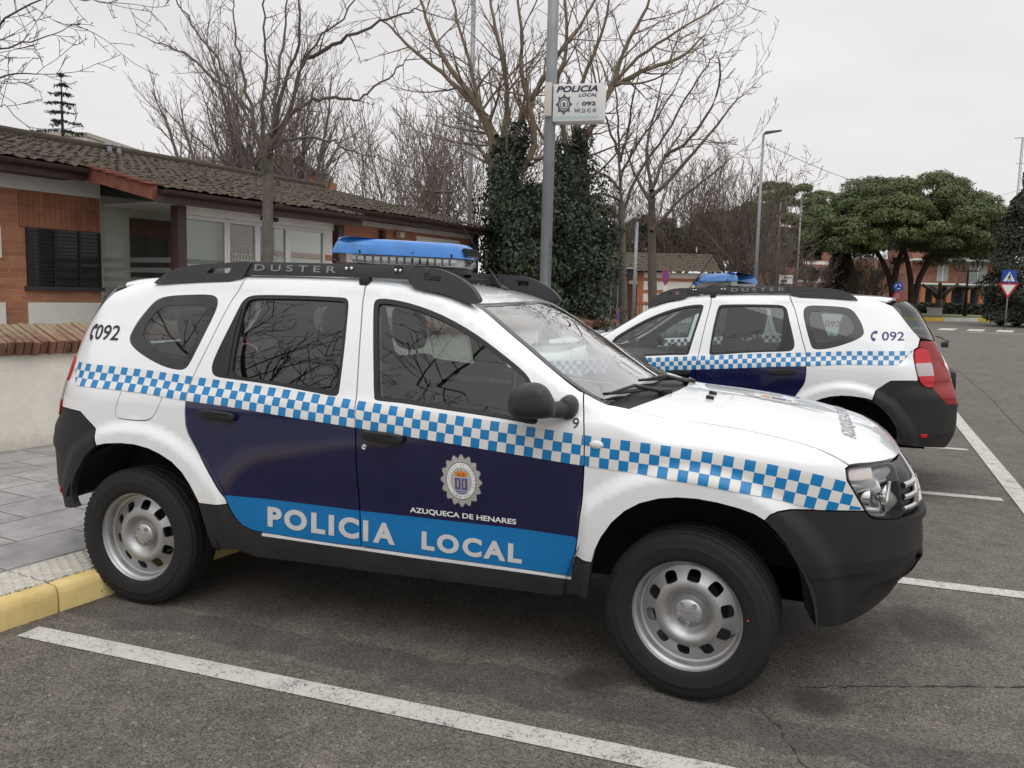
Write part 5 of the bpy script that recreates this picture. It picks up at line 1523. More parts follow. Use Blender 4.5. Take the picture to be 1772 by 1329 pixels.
# inside the porch
pbox('porch_back_wall', (3.725, 2.62, 1.40), (2.83, .10, 2.54), WALLW)
pbox('porch_inner_door', (3.10, 2.545, 1.28), (.70, .05, 2.30), mat('dark_door', (.030, .020, .016), .5))
pbox('porch_inner_brick', (4.62, 2.545, 1.35), (.98, .05, 2.4), BRICK); pbox('porch_inner_dark', (4.42, 2.51, 1.03), (.52, .03, 1.8), mat('dark_opening', (.03, .028, .026), .6))
pbox('porch_inner_post', (4.55, 2.0, 1.3), (.16, .10, 2.3), mat('inner_post', (.03, .03, .03), .6))
pbox('porch_floor', (3.7, 1.85, .14), (2.8, 1.4, .02), mat('porch_floor_tile', (.2, .19, .18), .5))
pbox('downpipe', (10.62, 2.40, 1.5), (.08, .08, 2.7), brown)
pbox('downpipe', (7.66, 2.44, 1.4), (.09, .07, 2.5), brown)
pbox('wall_lamp', (8.10, 2.40, 2.60), (.13, .12, .10), mat('lamp_cream', (.55, .5, .42), .5), bevel=.01)
for x in (5.25, 5.43):
    bm = bmesh.new(); lathe(bm, [(.001, .22), (.07, .21), (.075, .17), (.045, .16), (.04, 0)], 12, 0, 'z', (x, 6.7, 3.86))
    to_obj('roof_vent', bm, mat('vent_grey', (.35, .35, .36), .5, metal=.4), rf, 50)
FRONT_TREE = [[(-1.91, 2.92, 0.94), (-1.98, 3.03, 1.9), (-2.03, 3.11, 2.53), (-2.05, 3.17, 2.92)], [(-2.01, 3.11, 2.91), (-2.03, 3.22, 3.28), (-2.06, 3.33, 3.7), (-2.06, 3.46, 4.13), (-2.1, 3.6, 4.85)], [(-2.01, 3.11, 2.89), (-1.81, 3.16, 3.31), (-1.69, 3.19, 3.75), (-1.54, 3.2, 3.96), (-1.24, 3.26, 4.19), (-0.97, 3.33, 4.54)], [(-2.02, 3.1, 2.87), (-2.16, 3.08, 3.12), (-2.37, 3.05, 3.48), (-2.53, 3.04, 3.76), (-2.73, 3.0, 4.04), (-2.94, 2.97, 4.32), (-3.07, 2.96, 4.66)], [(-2.04, 3.08, 2.78), (-2.2, 3.18, 3.08), (-2.37, 3.28, 3.42), (-2.97, 3.24, 3.84), (-3.25, 3.28, 4.02), (-3.54, 3.31, 4.1)], [(-1.99, 3.12, 2.98), (-1.87, 3.29, 3.34), (-1.73, 3.43, 3.45), (-1.58, 3.57, 3.5), (-1.42, 3.71, 3.5), (-1.3, 3.85, 3.61), (-1.07, 4.04, 3.87), (-1.04, 4.14, 3.99)], [(-1.98, 3.12, 2.95), (-1.77, 3.09, 3.03), (-1.34, 3.12, 3.01), (-1.18, 3.06, 2.94), (-1.01, 2.99, 2.85), (-0.71, 2.98, 2.8)], [(-1.99, 3.13, 3.07), (-1.83, 3.09, 3.52), (-1.62, 3.07, 3.95), (-1.6, 2.99, 4.47)], [(-1.76, 3.29, 3.78), (-1.42, 3.25, 3.91), (-1.08, 3.21, 4.01), (-0.7, 3.18, 4.1), (-0.41, 3.12, 4.13)], [(-2.16, 3.08, 3.12), (-2.25, 3.07, 3.53), (-2.3, 3.06, 3.86), (-2.39, 3.05, 4.36)], [(-2.05, 3.07, 2.7), (-2.01, 2.98, 3.01), (-1.93, 2.9, 3.32), (-1.84, 2.84, 3.72), (-1.82, 2.75, 4.11), (-1.73, 2.67, 4.43)]]
IVY_TREE = [[(-3.07, 12.22, 4.02), (-3.11, 12.28, 4.84), (-3.36, 12.23, 5.41), (-3.63, 12.23, 6.34), (-3.89, 12.21, 7.14), (-4.16, 12.21, 8.18)], [(-2.84, 12.29, 4.03), (-2.89, 12.45, 4.86), (-2.87, 12.61, 5.59), (-3.09, 12.73, 6.55), (-3.36, 12.81, 7.4), (-3.5, 12.95, 8.38)], [(-2.73, 12.33, 4.03), (-2.64, 12.35, 4.89), (-2.26, 12.45, 5.63), (-1.88, 12.54, 6.31), (-1.35, 12.68, 6.98), (-0.94, 12.81, 7.86)], [(-2.98, 12.3, 4.49), (-3.4, 12.34, 5.32), (-4.15, 12.26, 6.04), (-4.78, 12.19, 6.52), (-5.3, 12.16, 7.01), (-5.64, 12.17, 7.27)], [(-3.0, 12.32, 4.73), (-3.51, 12.3, 5.55), (-4.14, 12.23, 6.26), (-4.55, 12.24, 7.09), (-4.84, 12.29, 7.93)], [(-2.51, 12.41, 4.03), (-2.14, 12.35, 4.59), (-2.28, 12.15, 5.34), (-2.4, 11.93, 5.96), (-2.31, 11.79, 6.57), (-2.46, 11.62, 7.59)]]
IVY_TREE_B = [[(-1.53, 13.35, 3.79), (-1.53, 13.48, 4.76), (-1.17, 13.72, 5.51), (-0.98, 13.86, 6.01), (-0.44, 14.16, 6.76), (0.34, 14.5, 7.28), (1.12, 14.86, 7.86)], [(-1.66, 13.35, 4.15), (-1.56, 13.34, 4.86), (-1.69, 13.25, 5.55), (-1.36, 13.33, 6.37), (-1.04, 13.41, 7.17), (-0.97, 13.43, 8.2)], [(-1.32, 13.58, 5.19), (-0.9, 13.77, 6.1), (-0.76, 13.85, 6.82), (-0.33, 14.02, 7.54), (-0.25, 14.07, 8.24)], [(-1.72, 13.33, 4.15), (-1.86, 13.27, 5.09), (-2.06, 13.19, 5.91), (-1.79, 13.26, 6.73), (-1.93, 13.21, 7.64), (-1.83, 13.21, 8.31)], [(-0.96, 13.79, 5.99), (-0.32, 14.22, 6.42), (0.35, 14.65, 6.72), (0.77, 15.02, 7.28)]]
RIGHT_TREE = [[(-0.49, 13.75, 0.51), (-0.6, 13.87, 2.12), (-0.72, 13.97, 3.61)], [(-0.72, 13.97, 3.61), (-0.82, 14.04, 4.84), (-0.91, 14.08, 5.7), (-1.02, 14.1, 6.43)], [(-0.69, 13.99, 3.24), (-0.44, 14.02, 4.22), (0.13, 14.12, 4.94), (0.46, 14.13, 5.64), (0.95, 14.22, 6.45), (1.13, 14.12, 6.65)], [(-0.78, 14.08, 4.23), (-0.4, 14.33, 5.0), (0.14, 14.65, 5.89), (0.44, 14.89, 6.78)], [(-0.74, 14.05, 3.86), (-1.17, 14.19, 4.26), (-1.65, 14.28, 4.41), (-2.01, 14.39, 4.37)], [(-0.73, 14.03, 3.61), (-1.1, 13.68, 3.82), (-1.27, 13.35, 3.6)], [(-0.8, 14.1, 4.48), (-0.6, 14.01, 5.19), (-0.53, 13.86, 5.75), (-0.36, 13.76, 6.42)], [(-0.82, 14.11, 4.6), (-1.09, 13.95, 5.32), (-1.21, 13.82, 5.77)]]
RIGHT_TREE_B = [[(-0.41, 17.01, 0.93), (-0.59, 17.48, 2.54), (-0.75, 17.98, 4.35)], [(-0.75, 17.98, 4.35), (-0.54, 18.51, 5.31), (-0.06, 19.13, 6.3)], [(-0.63, 17.3, 4.12), (-0.0, 17.98, 4.92), (0.61, 18.68, 5.89), (0.97, 19.26, 6.58), (1.32, 19.82, 7.14)], [(-0.58, 17.22, 3.25), (-0.06, 17.66, 4.01), (0.58, 18.14, 4.63), (1.23, 18.61, 5.27)], [(-0.63, 17.32, 4.26), (-0.95, 17.76, 5.34), (-0.8, 18.37, 6.47), (-0.71, 18.96, 7.64)], [(-0.62, 17.29, 3.97), (-1.14, 17.74, 4.61), (-1.58, 18.25, 5.59)], [(-0.38, 17.5, 5.14), (0.3, 17.65, 5.57), (0.92, 17.88, 6.85), (0.82, 17.8, 7.6)]]
LEFT_TREE = [[(-11.2, 3.6, 0.1), (-10.9, 4.0, 2.8), [-9.55, 5.73, 4.82]], [(-9.55, 5.73, 4.82), (-8.95, 5.85, 5.33), (-8.43, 5.92, 5.65), (-7.84, 6.01, 5.88), (-6.99, 6.14, 5.72)], [(-9.68, 5.83, 4.85), (-9.32, 6.04, 5.06), (-8.96, 6.25, 5.31), (-8.58, 6.45, 5.39), (-8.13, 6.71, 5.69)], [(-9.67, 5.81, 4.67), (-9.18, 6.01, 4.69), (-8.79, 6.19, 4.85), (-8.39, 6.36, 4.82)], [(-9.51, 5.9, 4.95), (-9.19, 5.96, 5.63), (-8.7, 6.07, 6.14)], [(-9.75, 5.77, 4.58), (-9.1, 5.73, 4.27), (-8.47, 5.69, 4.2)]]
# ------------------------------------------------------------------ bare trees
def tube_mesh(branches, nside):
    V = []; F = []
    for pts, rad in branches:
        P = np.array(pts); n = len(P)
        if n < 2: continue
        ns = nside if rad[0] > .02 else (4 if rad[0] > .008 else 3)
        T = np.gradient(P, axis=0); T /= np.maximum(np.linalg.norm(T, axis=1, keepdims=True), 1e-9)
        ref = np.array([.3, .2, 1.0]) if abs(T[0][2]) < .9 else np.array([1.0, .3, 0])
        A = np.cross(T, ref); A /= np.maximum(np.linalg.norm(A, axis=1, keepdims=True), 1e-9); B = np.cross(T, A)
        b = len(V); t = np.arange(ns) * 2 * PI / ns
        R = np.array(rad)[:, None, None]
        Q = P[:, None, :] + (A[:, None, :] * np.cos(t)[None, :, None] + B[:, None, :] * np.sin(t)[None, :, None]) * R
        V += [tuple(q) for q in Q.reshape(-1, 3)]
        for i in range(n - 1):
            for k in range(ns):
                F.append((b + i * ns + k, b + i * ns + (k + 1) % ns, b + (i + 1) * ns + (k + 1) % ns, b + (i + 1) * ns + k))
    return V, F
def raw(name, V, F, m, parent=None, smooth=True):
    me = bpy.data.meshes.new(name); me.from_pydata(V, [], F); me.materials.append(m)
    if smooth: me.shade_smooth()
    me.update(); return link(bpy.data.objects.new(name, me), parent)

def shoot(r, p, d, L, rad, level, out, par):
    """one branch and its children"""
    step = par['step'] * (1.0 if level < 2 else .75); n = max(3, int(L / step)); pts = [p.copy()]; q = p.copy(); d = d / np.linalg.norm(d)
    for i in range(n):
        d = d + np.array([r.gauss(0, 1), r.gauss(0, 1), r.gauss(0, 1)]) * par['wob'] + np.array([0, 0, par['up']]) * (i + 1) / n
        d /= np.linalg.norm(d); q = q + d * L / n; pts.append(q.copy())
    tip = max(par['tip'], .0); rr = [max(rad * (1 - .8 * i / n), tip) for i in range(n + 1)]
    out.append((pts, rr, level))
    if level >= par['levels']: return
    m = max(2, int(L * par['dens'][min(level, len(par['dens']) - 1)]))
    for k in range(m):
        f = (k + .6 + r.uniform(-.3, .3)) / m; f = min(max(f, .12), .98)
        i = min(int(f * n), n - 1); o = pts[i] + (pts[i + 1] - pts[i]) * (f * n - i)
        ax = np.array([r.gauss(0, 1), r.gauss(0, 1), r.gauss(0, 1)]); t = pts[i + 1] - pts[i]; t /= np.linalg.norm(t)
        s = np.cross(t, ax); s /= np.linalg.norm(s)
        a = math.radians(r.uniform(*par['ang'])); nd = t * math.cos(a) + s * math.sin(a)
        shoot(r, o, nd, L * r.uniform(*par['ratio']) * (1.15 - .6 * f), max(rr[i] * .55, tip), level + 1, out, par)

BARK = mat('bark_grey', (.105, .090, .076), .9, noise=(18, .35), bump=(40, .5, .01))
BARK2 = mat('bark_brown', (.085, .066, .052), .9, noise=(12, .35))
TWIG = mat('twig_brown', (.085, .067, .056), .9)
TWIG2 = mat('twig_pale_brown', (.18, .142, .112), .9)
PAR = dict(step=.16, wob=.10, up=.10, tip=.0028, levels=3, dens=(3.2, 4.5, 5), ang=(28, 62), ratio=(.28, .55))

def limb_tree(name, label, limbs, base_r, seed, group=None, par=PAR, bark=BARK, twig=TWIG, sub=(.35, 1.0), trunk_n=1, flare=1.15, spacing=.28, lf=(.42, .55)):
    """limbs: main axes given as 3-D polylines, the first is the trunk"""
    r = random.Random(seed); root = empty(name, limbs[0][0]); tag(root, label, 'tree', group); o = np.array(limbs[0][0])
    big = []; small = []
    for li, L in enumerate(limbs):
        P = chaikin(np.array(L, float) - o, 2, False)
        P = P + np.array([[r.gauss(0, .012) for _ in range(3)] for _ in P]) * (0 if li == 0 else 1)
        n = len(P)
        if li < trunk_n: rr = [base_r * (flare - (flare - .8) * i / (n - 1)) for i in range(n)]
        else:
            r0 = base_r * r.uniform(*lf); rr = [max(r0 * (1 - .82 * i / (n - 1)), .006) for i in range(n)]
        big.append((P, rr))
        if li < trunk_n: continue
        seg = np.linalg.norm(np.diff(P, axis=0), axis=1).sum(); m = int(seg / spacing)
        for k in range(m):
            f = (k + 1) / (m + .3); i = min(int(f * (n - 1)), n - 2); q = P[i] + (P[i + 1] - P[i]) * (f * (n - 1) - i)
            t = P[i + 1] - P[i]; t /= np.linalg.norm(t); ax = np.array([r.gauss(0, 1), r.gauss(0, 1), r.gauss(0, 1)]); s = np.cross(t, ax); s /= np.linalg.norm(s)
            a = math.radians(r.uniform(30, 65)); out = []
            shoot(r, q, t * math.cos(a) + s * math.sin(a), r.uniform(*sub) * (1.2 - .6 * f), max(rr[i] * .45, .006), 1, out, par)
            small += [(p, w) for p, w, _ in out]
        out = []; shoot(r, P[-1], P[-1] - P[-2], sub[1], .008, 1, out, par); small += [(p, w) for p, w, _ in out]
    V, F = tube_mesh([big[i] for i in range(trunk_n)], 14); raw('trunk', V, F, bark, root)
    V, F = tube_mesh(big[trunk_n:], 9); br = raw('limbs', V, F, bark, root)
    V, F = tube_mesh(small, 5); raw('twigs', V, F, twig, root)
    return root
def free_tree(name, label, loc, H, seed, group=None, fork=.3, nl=5, spread=.5, base_r=.14, par=None, bark=BARK2, twig=TWIG2, lean=0, trunks=1, ll=.5):
    r = random.Random(seed); root = empty(name, loc); tag(root, label, 'tree', group)
    big = []; small = []; p = par or dict(step=.3, wob=.10, up=.16, tip=.006, levels=3, dens=(1.6, 2.2, 2.6), ang=(18, 48), ratio=(.35, .62))
    for tk in range(trunks):
        off = np.array([r.uniform(-1, 1), r.uniform(-1, 1), 0]) * (.5 if trunks > 1 else 0)
        T = [off + np.array([r.gauss(0, .03) + lean * H * fork * t, r.gauss(0, .03), H * fork * t]) for t in np.linspace(0, 1, 6)]
        big.append((np.array(T), [base_r * (1.0 - .4 * t) for t in np.linspace(0, 1, 6)]))
        for k in range(nl):
            a = 2 * PI * (k + r.uniform(-.3, .3)) / nl; z = 1 - .25 * r.random()
            d = np.array([math.cos(a) * spread, math.sin(a) * spread, z]); out = []
            shoot(r, T[-1 - (k % 2)], d, H * (1 - fork) * ll * r.uniform(.85, 1.15) * 1.7, base_r * .42, 0, out, p)
            for q, w, l in out: (big if l == 0 else small).append((q, w))
    V, F = tube_mesh(big, 8); raw('trunk', V, F, bark, root)
    V, F = tube_mesh(small, 4); raw('crown', V, F, twig, root)
    return root
FT = limb_tree('bare_tree', 'slim bare tree with pale straight trunk in front of the porch', FRONT_TREE, .053, 11, sub=(.18, .55), spacing=.15, lf=(.36, .50), twig=TWIG2,
               par=dict(step=.07, wob=.11, up=.06, tip=.0026, levels=3, dens=(4.5, 7, 9), ang=(28, 70), ratio=(.3, .6)))
LT = limb_tree('bare_tree', 'bare branches reaching in at the top left corner above the roof', LEFT_TREE, .045, 5, sub=(.5, 1.2), spacing=.2,
               par=dict(step=.14, wob=.13, up=.05, tip=.005, levels=3, dens=(2.6, 3.6, 4), ang=(25, 60), ratio=(.3, .6)))
PB = dict(step=.22, wob=.085, up=.10, tip=.0058, levels=3, dens=(2.2, 3.1, 3.8), ang=(25, 58), ratio=(.32, .58))
TA = limb_tree('bare_tree', 'tall bare tree rising from the ivy left of the sign pole', [[(-2.3, 12.5, .1), (-2.5, 12.45, 2.6), (-2.6, 12.5, 3.9)]] + IVY_TREE, .155, 21, sub=(.7, 2.0), par=PB, bark=mat('bark_mossy', (.17, .135, .09), .9, noise=(6, .35)), twig=TWIG2, spacing=.27)
TB = limb_tree('bare_tree', 'tall bare tree rising from the ivy right of the sign pole', [[(-1.6, 12.9, .1), (-1.5, 12.95, 2.6), (-1.35, 13.0, 3.6)]] + IVY_TREE_B, .15, 22, sub=(.7, 2.0), par=PB, bark=MATS['bark_mossy'], twig=TWIG2, spacing=.27)
RTR = limb_tree('bare_tree', 'thin bare tree with slender trunk between the ivy and the lamp with floodlights', [[tuple(p) for p in RIGHT_TREE[0]]] + RIGHT_TREE[1:], .075, 31, sub=(.4, 1.3), par=dict(PB, tip=.0052, step=.16), spacing=.28, flare=1.3)
RTB = limb_tree('bare_tree', 'bare tree with dark forked trunk before the tile roofed house', RIGHT_TREE_B, .11, 32, sub=(.5, 1.7), par=dict(PB, tip=.0062, levels=3), bark=BARK2, twig=TWIG2, spacing=.33)
# trees behind the station roof
for i, (x, y, h, sd, lab) in enumerate(((-13.1, 16.4, 7.0, 1, 'leftmost bare tree behind the station roof with leaning trunk'), (-12.25, 16.9, 8.1, 2, 'tall bare tree behind the station roof with thick upright trunk'), (-12.0, 17.8, 7.4, 5, 'bare tree behind the station roof half hidden by the slim tree'), (-10.7, 17.3, 7.3, 3, 'rightmost bare tree behind the station roof with dark double trunk'))):
    free_tree('bare_tree', lab, (x, y, .1), h, sd, 'bare trees behind the station roof', fork=.50, nl=6, spread=.42 if i else .55, base_r=.17, lean=(-.12 if i == 0 else 0), bark=mat('bark_dark', (.125, .105, .092), .9), twig=mat('twig_dark', (.19, .158, .138), .9), ll=.62,
              par=dict(step=.3, wob=.075, up=.14, tip=.0052, levels=3, dens=(3.2, 4.2, 4.2), ang=(14, 42), ratio=(.34, .58)))
for i, (x, y, h, sd, lab) in enumerate(((-15.7, 32.7, 9.2, 7, 'far bare tree with pale twigs right of the station roof top'), (-12.5, 30.5, 7.6, 8, 'far low bare tree beside the wooden cross pole'), (-10.2, 31.0, 9.4, 9, 'far bare tree close behind the grey pipe pole'))):
    free_tree('bare_tree', lab, (x, y, .3), h, sd, 'far bare trees beyond the station', fork=.3, nl=6, spread=.36, base_r=.11, ll=.62, bark=TWIG2, twig=mat('twig_far', (.17, .135, .115), .9),
              par=dict(step=.4, wob=.09, up=.16, tip=.010, levels=2, dens=(3.0, 3.4, 3.0), ang=(18, 48), ratio=(.34, .6)))
# brown winter trees in the middle distance
lst = [(-4.0, 47, 8.3, 'reddish bare tree behind the house just right of the ivy'), (-.4, 46, 8.6, 'tallest brown bare tree above the second car roof lamp'), (.0, 49, 7.2, 'broad brown bare tree left of the nearest street lamp'), (-1.6, 53, 8.4, 'far brown bare tree between its two taller neighbours'), (1.9, 44, 4.2, 'low brown bare tree right of the nearest street lamp'), (3.7, 56, 3.9, 'low brown bare tree below the pair of street lamps'), (-7.5, 46, 7.4, 'brown bare tree behind the tile roofed house')]
pr = dict(step=.4, wob=.10, up=.15, tip=.0105, levels=3, dens=(1.7, 2.4, 2.8), ang=(18, 50), ratio=(.36, .62))
protos = [free_tree('bare_tree', lst[i][3], (lst[i][0], lst[i][1], float(gz(lst[i][1]))), lst[i][2], 40 + i, 'brown bare trees across the road', fork=.22, nl=7, spread=.48, base_r=.15, ll=.60, par=pr, twig=mat('twig_grey_brown', (.145, .112, .09), .9)) for i in range(3)]
for i in range(3, len(lst)):
    x, y, h, lab = lst[i]; c = copy_tree(protos[i % 3]); c.location = (x, y, float(gz(y))); c.rotation_euler = (0, 0, i * 1.9); s = h / lst[i % 3][2]; c.scale = (s, s, s); c['label'] = lab
for k, (x, y, lab) in enumerate(((7.2, 60, 'small brown bare shrub tree left of the pine trunks'), (8.3, 63, 'small brown bare shrub tree under the spreading pine'))):
    c = copy_tree(protos[k]); c.location = (x, y, float(gz(y))); c.scale = (.55, .55, .5); c.rotation_euler = (0, 0, 2 + k); c['label'] = lab; c['group'] = 'bare shrub trees under the pine'
# the two trees across the road mirrored in the car windows
for i, (x, y, h, sd, lab) in enumerate(((-9.0, -15.5, 14.5, 61, 'large bare tree across the street mirrored in the rear door window'), (-1.0, -25, 12.0, 62, 'bare tree across the street mirrored in the front door window'))):
    free_tree('bare_tree', lab, (x, y, 0), h, sd, 'bare trees across the street', fork=.28, nl=5, spread=.85, base_r=.26, ll=.62, bark=BARK2, twig=TWIG, par=dict(step=.6, wob=.06, up=.03, tip=.012, levels=3, dens=(1.0, 1.25, 1.3), ang=(25, 55), ratio=(.36, .62)))

# ------------------------------------------------------------------ leafy masses
def leaf_mat(name, c0, c1, rough=.55, sc=3.0):
    m, nt, b, v = start(name)
    n = noise(nt, v, sc, 4, .6); n2 = noise(nt, v, sc * 9, 2, .5)
    f = mth(nt, 'ADD', mth(nt, 'MULTIPLY', n, .6), mth(nt, 'MULTIPLY', n2, .4))
    nt.links.new(ramp(nt, f, .32, c0, .68, c1), b.inputs['Base Color']); b.inputs['Roughness'].default_value = rough
    return m
def leaves(name, C_, m, parent, size, rs, nor=None, aspect=.7, kite=True):
    """leaf quads at centres C_, roughly facing nor"""
    n = len(C_); N = rs.normal(size=(n, 3)); N = N if nor is None else nor + N * .55
    N /= np.linalg.norm(N, axis=1, keepdims=True); R = rs.normal(size=(n, 3)); A = np.cross(N, R); A /= np.linalg.norm(A, axis=1, keepdims=True); B = np.cross(N, A)
    s = (size * rs.uniform(.6, 1.3, n))[:, None]
    P = np.stack([C_ - A * s, C_ - B * s * aspect, C_ + A * s, C_ + B * s * aspect], 1).reshape(-1, 3)
    F = [(4 * i, 4 * i + 1, 4 * i + 2, 4 * i + 3) for i in range(n)]
    return raw(name, P.tolist(), F, m, parent, False)
IVYM = leaf_mat('ivy_leaf', (.006, .014, .005), (.028, .046, .015), .55, 2.2)
def ivy(label, base, cols, seed, count):
    rs = np.random.RandomState(seed); root = empty('ivy', base); tag(root, label, 'ivy'); C_ = []; N_ = []
    w = np.array([c[5] for c in cols], float); w /= w.sum()
    for (x, y, z0, z1, rad, wt), k in zip(cols, (w * count).astype(int)):
        t = rs.uniform(0, 1, k); a = rs.uniform(0, 2 * PI, k)
        z = z0 + (z1 - z0) * t
        lump = 1 + .24 * np.sin(a * 3 + z * 2.1 + x * 5) + .20 * np.sin(a * 5 - z * 4.3) + .18 * np.sin(z * 7 + a) + .14 * np.sin(z * 13 + a * 7)
        env = rad * (1 - .50 * np.maximum(t - .75, 0) / .25) * lump; q = env * np.sqrt(rs.uniform(.35, 1.08, k)) + np.abs(rs.normal(0, .05, k)) * (rs.uniform(0, 1, k) < .3)
        C_.append(np.stack([x + q * np.cos(a) - base[0], y + q * np.sin(a) - base[1], z], 1)); N_.append(np.stack([np.cos(a), np.sin(a), .35 + 0 * a], 1))
    C_ = np.concatenate(C_); N_ = np.concatenate(N_)
    leaves('foliage', C_, IVYM, root, .036, rs, N_)
    bm = bmesh.new()
    for (x, y, z0, z1, rad, wt) in cols: tube(bm, [(x - base[0], y - base[1], z0), (x - base[0], y - base[1], z1 - .3)], [rad * .55, rad * .4], 10)
    to_obj('stem', bm, mat('ivy_stem', (.015, .018, .010), .9), root)
    return root
ivy('dense dark green ivy wrapped round the bare trees beside the sign pole', (-2.1, 12.6, .1),
    [(-2.72, 12.35, .1, 4.65, .50, 7), (-2.45, 12.4, .1, 3.7, .72, 7), (-1.62, 12.75, .1, 4.6, .48, 7), (-1.42, 12.75, .1, 4.3, .70, 7), (-1.95, 12.5, .1, 3.75, .70, 7), (-2.0, 12.4, .1, 2.6, .85, 8), (-1.1, 12.75, .1, 3.5, .52, 4), (-3.0, 12.45, 1.3, 4.2, .36, 3), (-2.55, 12.4, 4.1, 4.95, .22, 1), (-1.35, 12.8, 4.0, 4.85, .22, 1), (-.75, 12.8, 1.8, 3.0, .26, 1.2)], 4, 52000)
rs = np.random.RandomState(8)                                    # last dead leaves on the thin tree
L_ = np.array([(-.8, 14.1, 4.0)]) + rs.normal(size=(120, 3)) * np.array([.9, .5, .8])
leaves('dead_leaves', L_ - np.array(RIGHT_TREE[0][0]), mat('dead_leaf_red', (.17, .06, .04), .8), RTR, .035, rs)

def pine_tufts(lobes, count, rs, flat=.66):
    """needle tufts gathered on the outside of many overlapping lobes"""
    C_ = []; N_ = []
    w = np.array([l[3] ** 2 for l in lobes]); w = w / w.sum()
    for (x, y, z, R), k in zip(lobes, (w * count).astype(int)):
        d = rs.normal(size=(k, 3)); d /= np.linalg.norm(d, axis=1, keepdims=True); d[:, 2] = np.where(d[:, 2] < -.35, -d[:, 2], d[:, 2])
        rr = R * rs.uniform(.62, 1.04, k)[:, None] * (1 + .13 * np.sin(d[:, :1] * 9 + x) * np.sin(d[:, 1:2] * 8 + y))
        C_.append(np.array([x, y, z]) + d * rr * np.array([1, 1, flat])); N_.append(d)
    return np.concatenate(C_), np.concatenate(N_)
PINEM = leaf_mat('pine_needles', (.034, .052, .015), (.125, .155, .044), .6, .55)
PINEF = leaf_mat('pine_needles_far', (.028, .038, .015), (.085, .105, .042), .6, .5)
def pine(label, loc, W, z0, z1, seed, trunks, count=16000, m=PINEM, leaf=.17, nl=46, group=None, dome=1.0, lr=(.075, .125)):
    rs = np.random.RandomState(seed); root = empty('umbrella_pine', loc); tag(root, label, 'tree', group)
    lobes = []
    H = z1 - z0
    for i in range(nl):
        a = rs.uniform(0, 2 * PI); q = math.sqrt(rs.uniform(0, 1)); x = W / 2 * q * math.cos(a); y = W / 2 * q * math.sin(a) * .8
        top = z0 + H * (.30 + .62 * math.sqrt(max(0, 1 - q * q * dome))); zl = z0 + H * .10 * (1 + q); z = zl + (top - zl) * rs.uniform(0, 1) ** .6
        lobes.append((x, y, max(z, z0 + .1 * H), W * rs.uniform(*lr)))
    C_, N_ = pine_tufts(lobes, count, rs); leaves('crown', C_, m, root, leaf, rs, N_, .30)
    bm = bmesh.new()
    for T in trunks:
        tube(bm, chaikin(np.array(T, float), 2, False), list(np.linspace(.26, .10, 4 * (len(T)) - 3 if False else len(chaikin(np.array(T, float), 2, False)))), 8)
    to_obj('trunk', bm, mat('pine_bark', (.060, .042, .034), .9, noise=(3, .35)), root)
    return root
pine('large spreading umbrella pine with three trunks by the roundabout', (9.8, 60.4, .6), 13.2, 2.7, 10.3, 3, [[(-.35, -.3, 0), (-.6, -.2, 2.5), (-1.4, 0, 4.2), (-2.4, .1, 5.6)], [(.75, 0, 0), (.7, 0, 2.4), (.2, 0, 4.4), (-.4, 0, 6)], [(.85, .1, 0), (1.0, .1, 2.6), (2.0, .1, 4.6), (3.0, .2, 5.8)], [(-.5, -.2, 2.4), (-.3, 0, 4), (.2, .2, 5.5)]], 200000, nl=320, leaf=.115, lr=(.050, .085))
pine('round dark pine crown left of the far street lamps', (1.5, 74, .8), 10.0, 3.0, 12.2, 5, [[(0, 0, 0), (.2, 0, 4), (0, 0, 7)]], 70000, leaf=.13, nl=130, lr=(.055, .10))
pine('pale leaning pine crown at the far left of the big umbrella pine', (5.6, 63.5, .6), 3.0, 4.6, 8.8, 6, [[(.4, 0, 0), (.2, 0, 3), (0, 0, 6)]], 30000, leaf=.11, nl=60, lr=(.07, .12))
pine('dark pine wood edge behind the tile roofed house', (-7.5, 50, .5), 8.0, 1.5, 7.3, 7, [[(0, 0, 0), (0, 0, 5)]], 20000, PINEF, .2)
pine('second dark pine behind the brown bare trees', (-2.2, 55, .5), 7.5, 1.8, 7.6, 9, [[(0, 0, 0), (0, 0, 5)]], 18000, PINEF, .2)
pine('low dark pine behind the nearest street lamp', (1.2, 62, .6), 6.0, 1.5, 7.4, 12, [[(0, 0, 0), (0, 0, 5)]], 16000, PINEF, .2)
CYPM = leaf_mat('cypress_leaf', (.010, .018, .008), (.032, .042, .018), .7, 1.2)
def cypress(label, loc, W, H, seed, n, leaf):
    rs = np.random.RandomState(seed); root = empty('cypress', loc); tag(root, label, 'tree')
    t = rs.uniform(0, 1, n); a = rs.uniform(0, 2 * PI, n); env = W / 2 * np.sin(np.clip(t * .93 + .07, 0, 1) ** .6 * PI) ** .6 * (1 - .35 * t) * 1.25
    q = env * np.sqrt(rs.uniform(.5, 1.1, n)) * (1 + .16 * np.sin(a * 4 + t * 16) + .1 * np.sin(t * 40 + a * 2))
    C_ = np.stack([q * np.cos(a), q * np.sin(a), .25 + t * H], 1); leaves('foliage', C_, CYPM, root, leaf, rs, np.stack([np.cos(a), np.sin(a), .5 + 0 * a], 1), .5)
    bm = bmesh.new(); tube(bm, [(0, 0, 0), (0, 0, H * .85)], [.22, .05], 8); to_obj('trunk', bm, MATS['pine_bark'], root)
cypress('slim dark cypress standing left of the umbrella pine trunks', (5.9, 63, .6), 2.3, 5.6, 3, 14000, .09)
cypress('massive dark cypress cut by the right edge', (15.5, 49, .45), 4.3, 9.9, 4, 42000, .10)
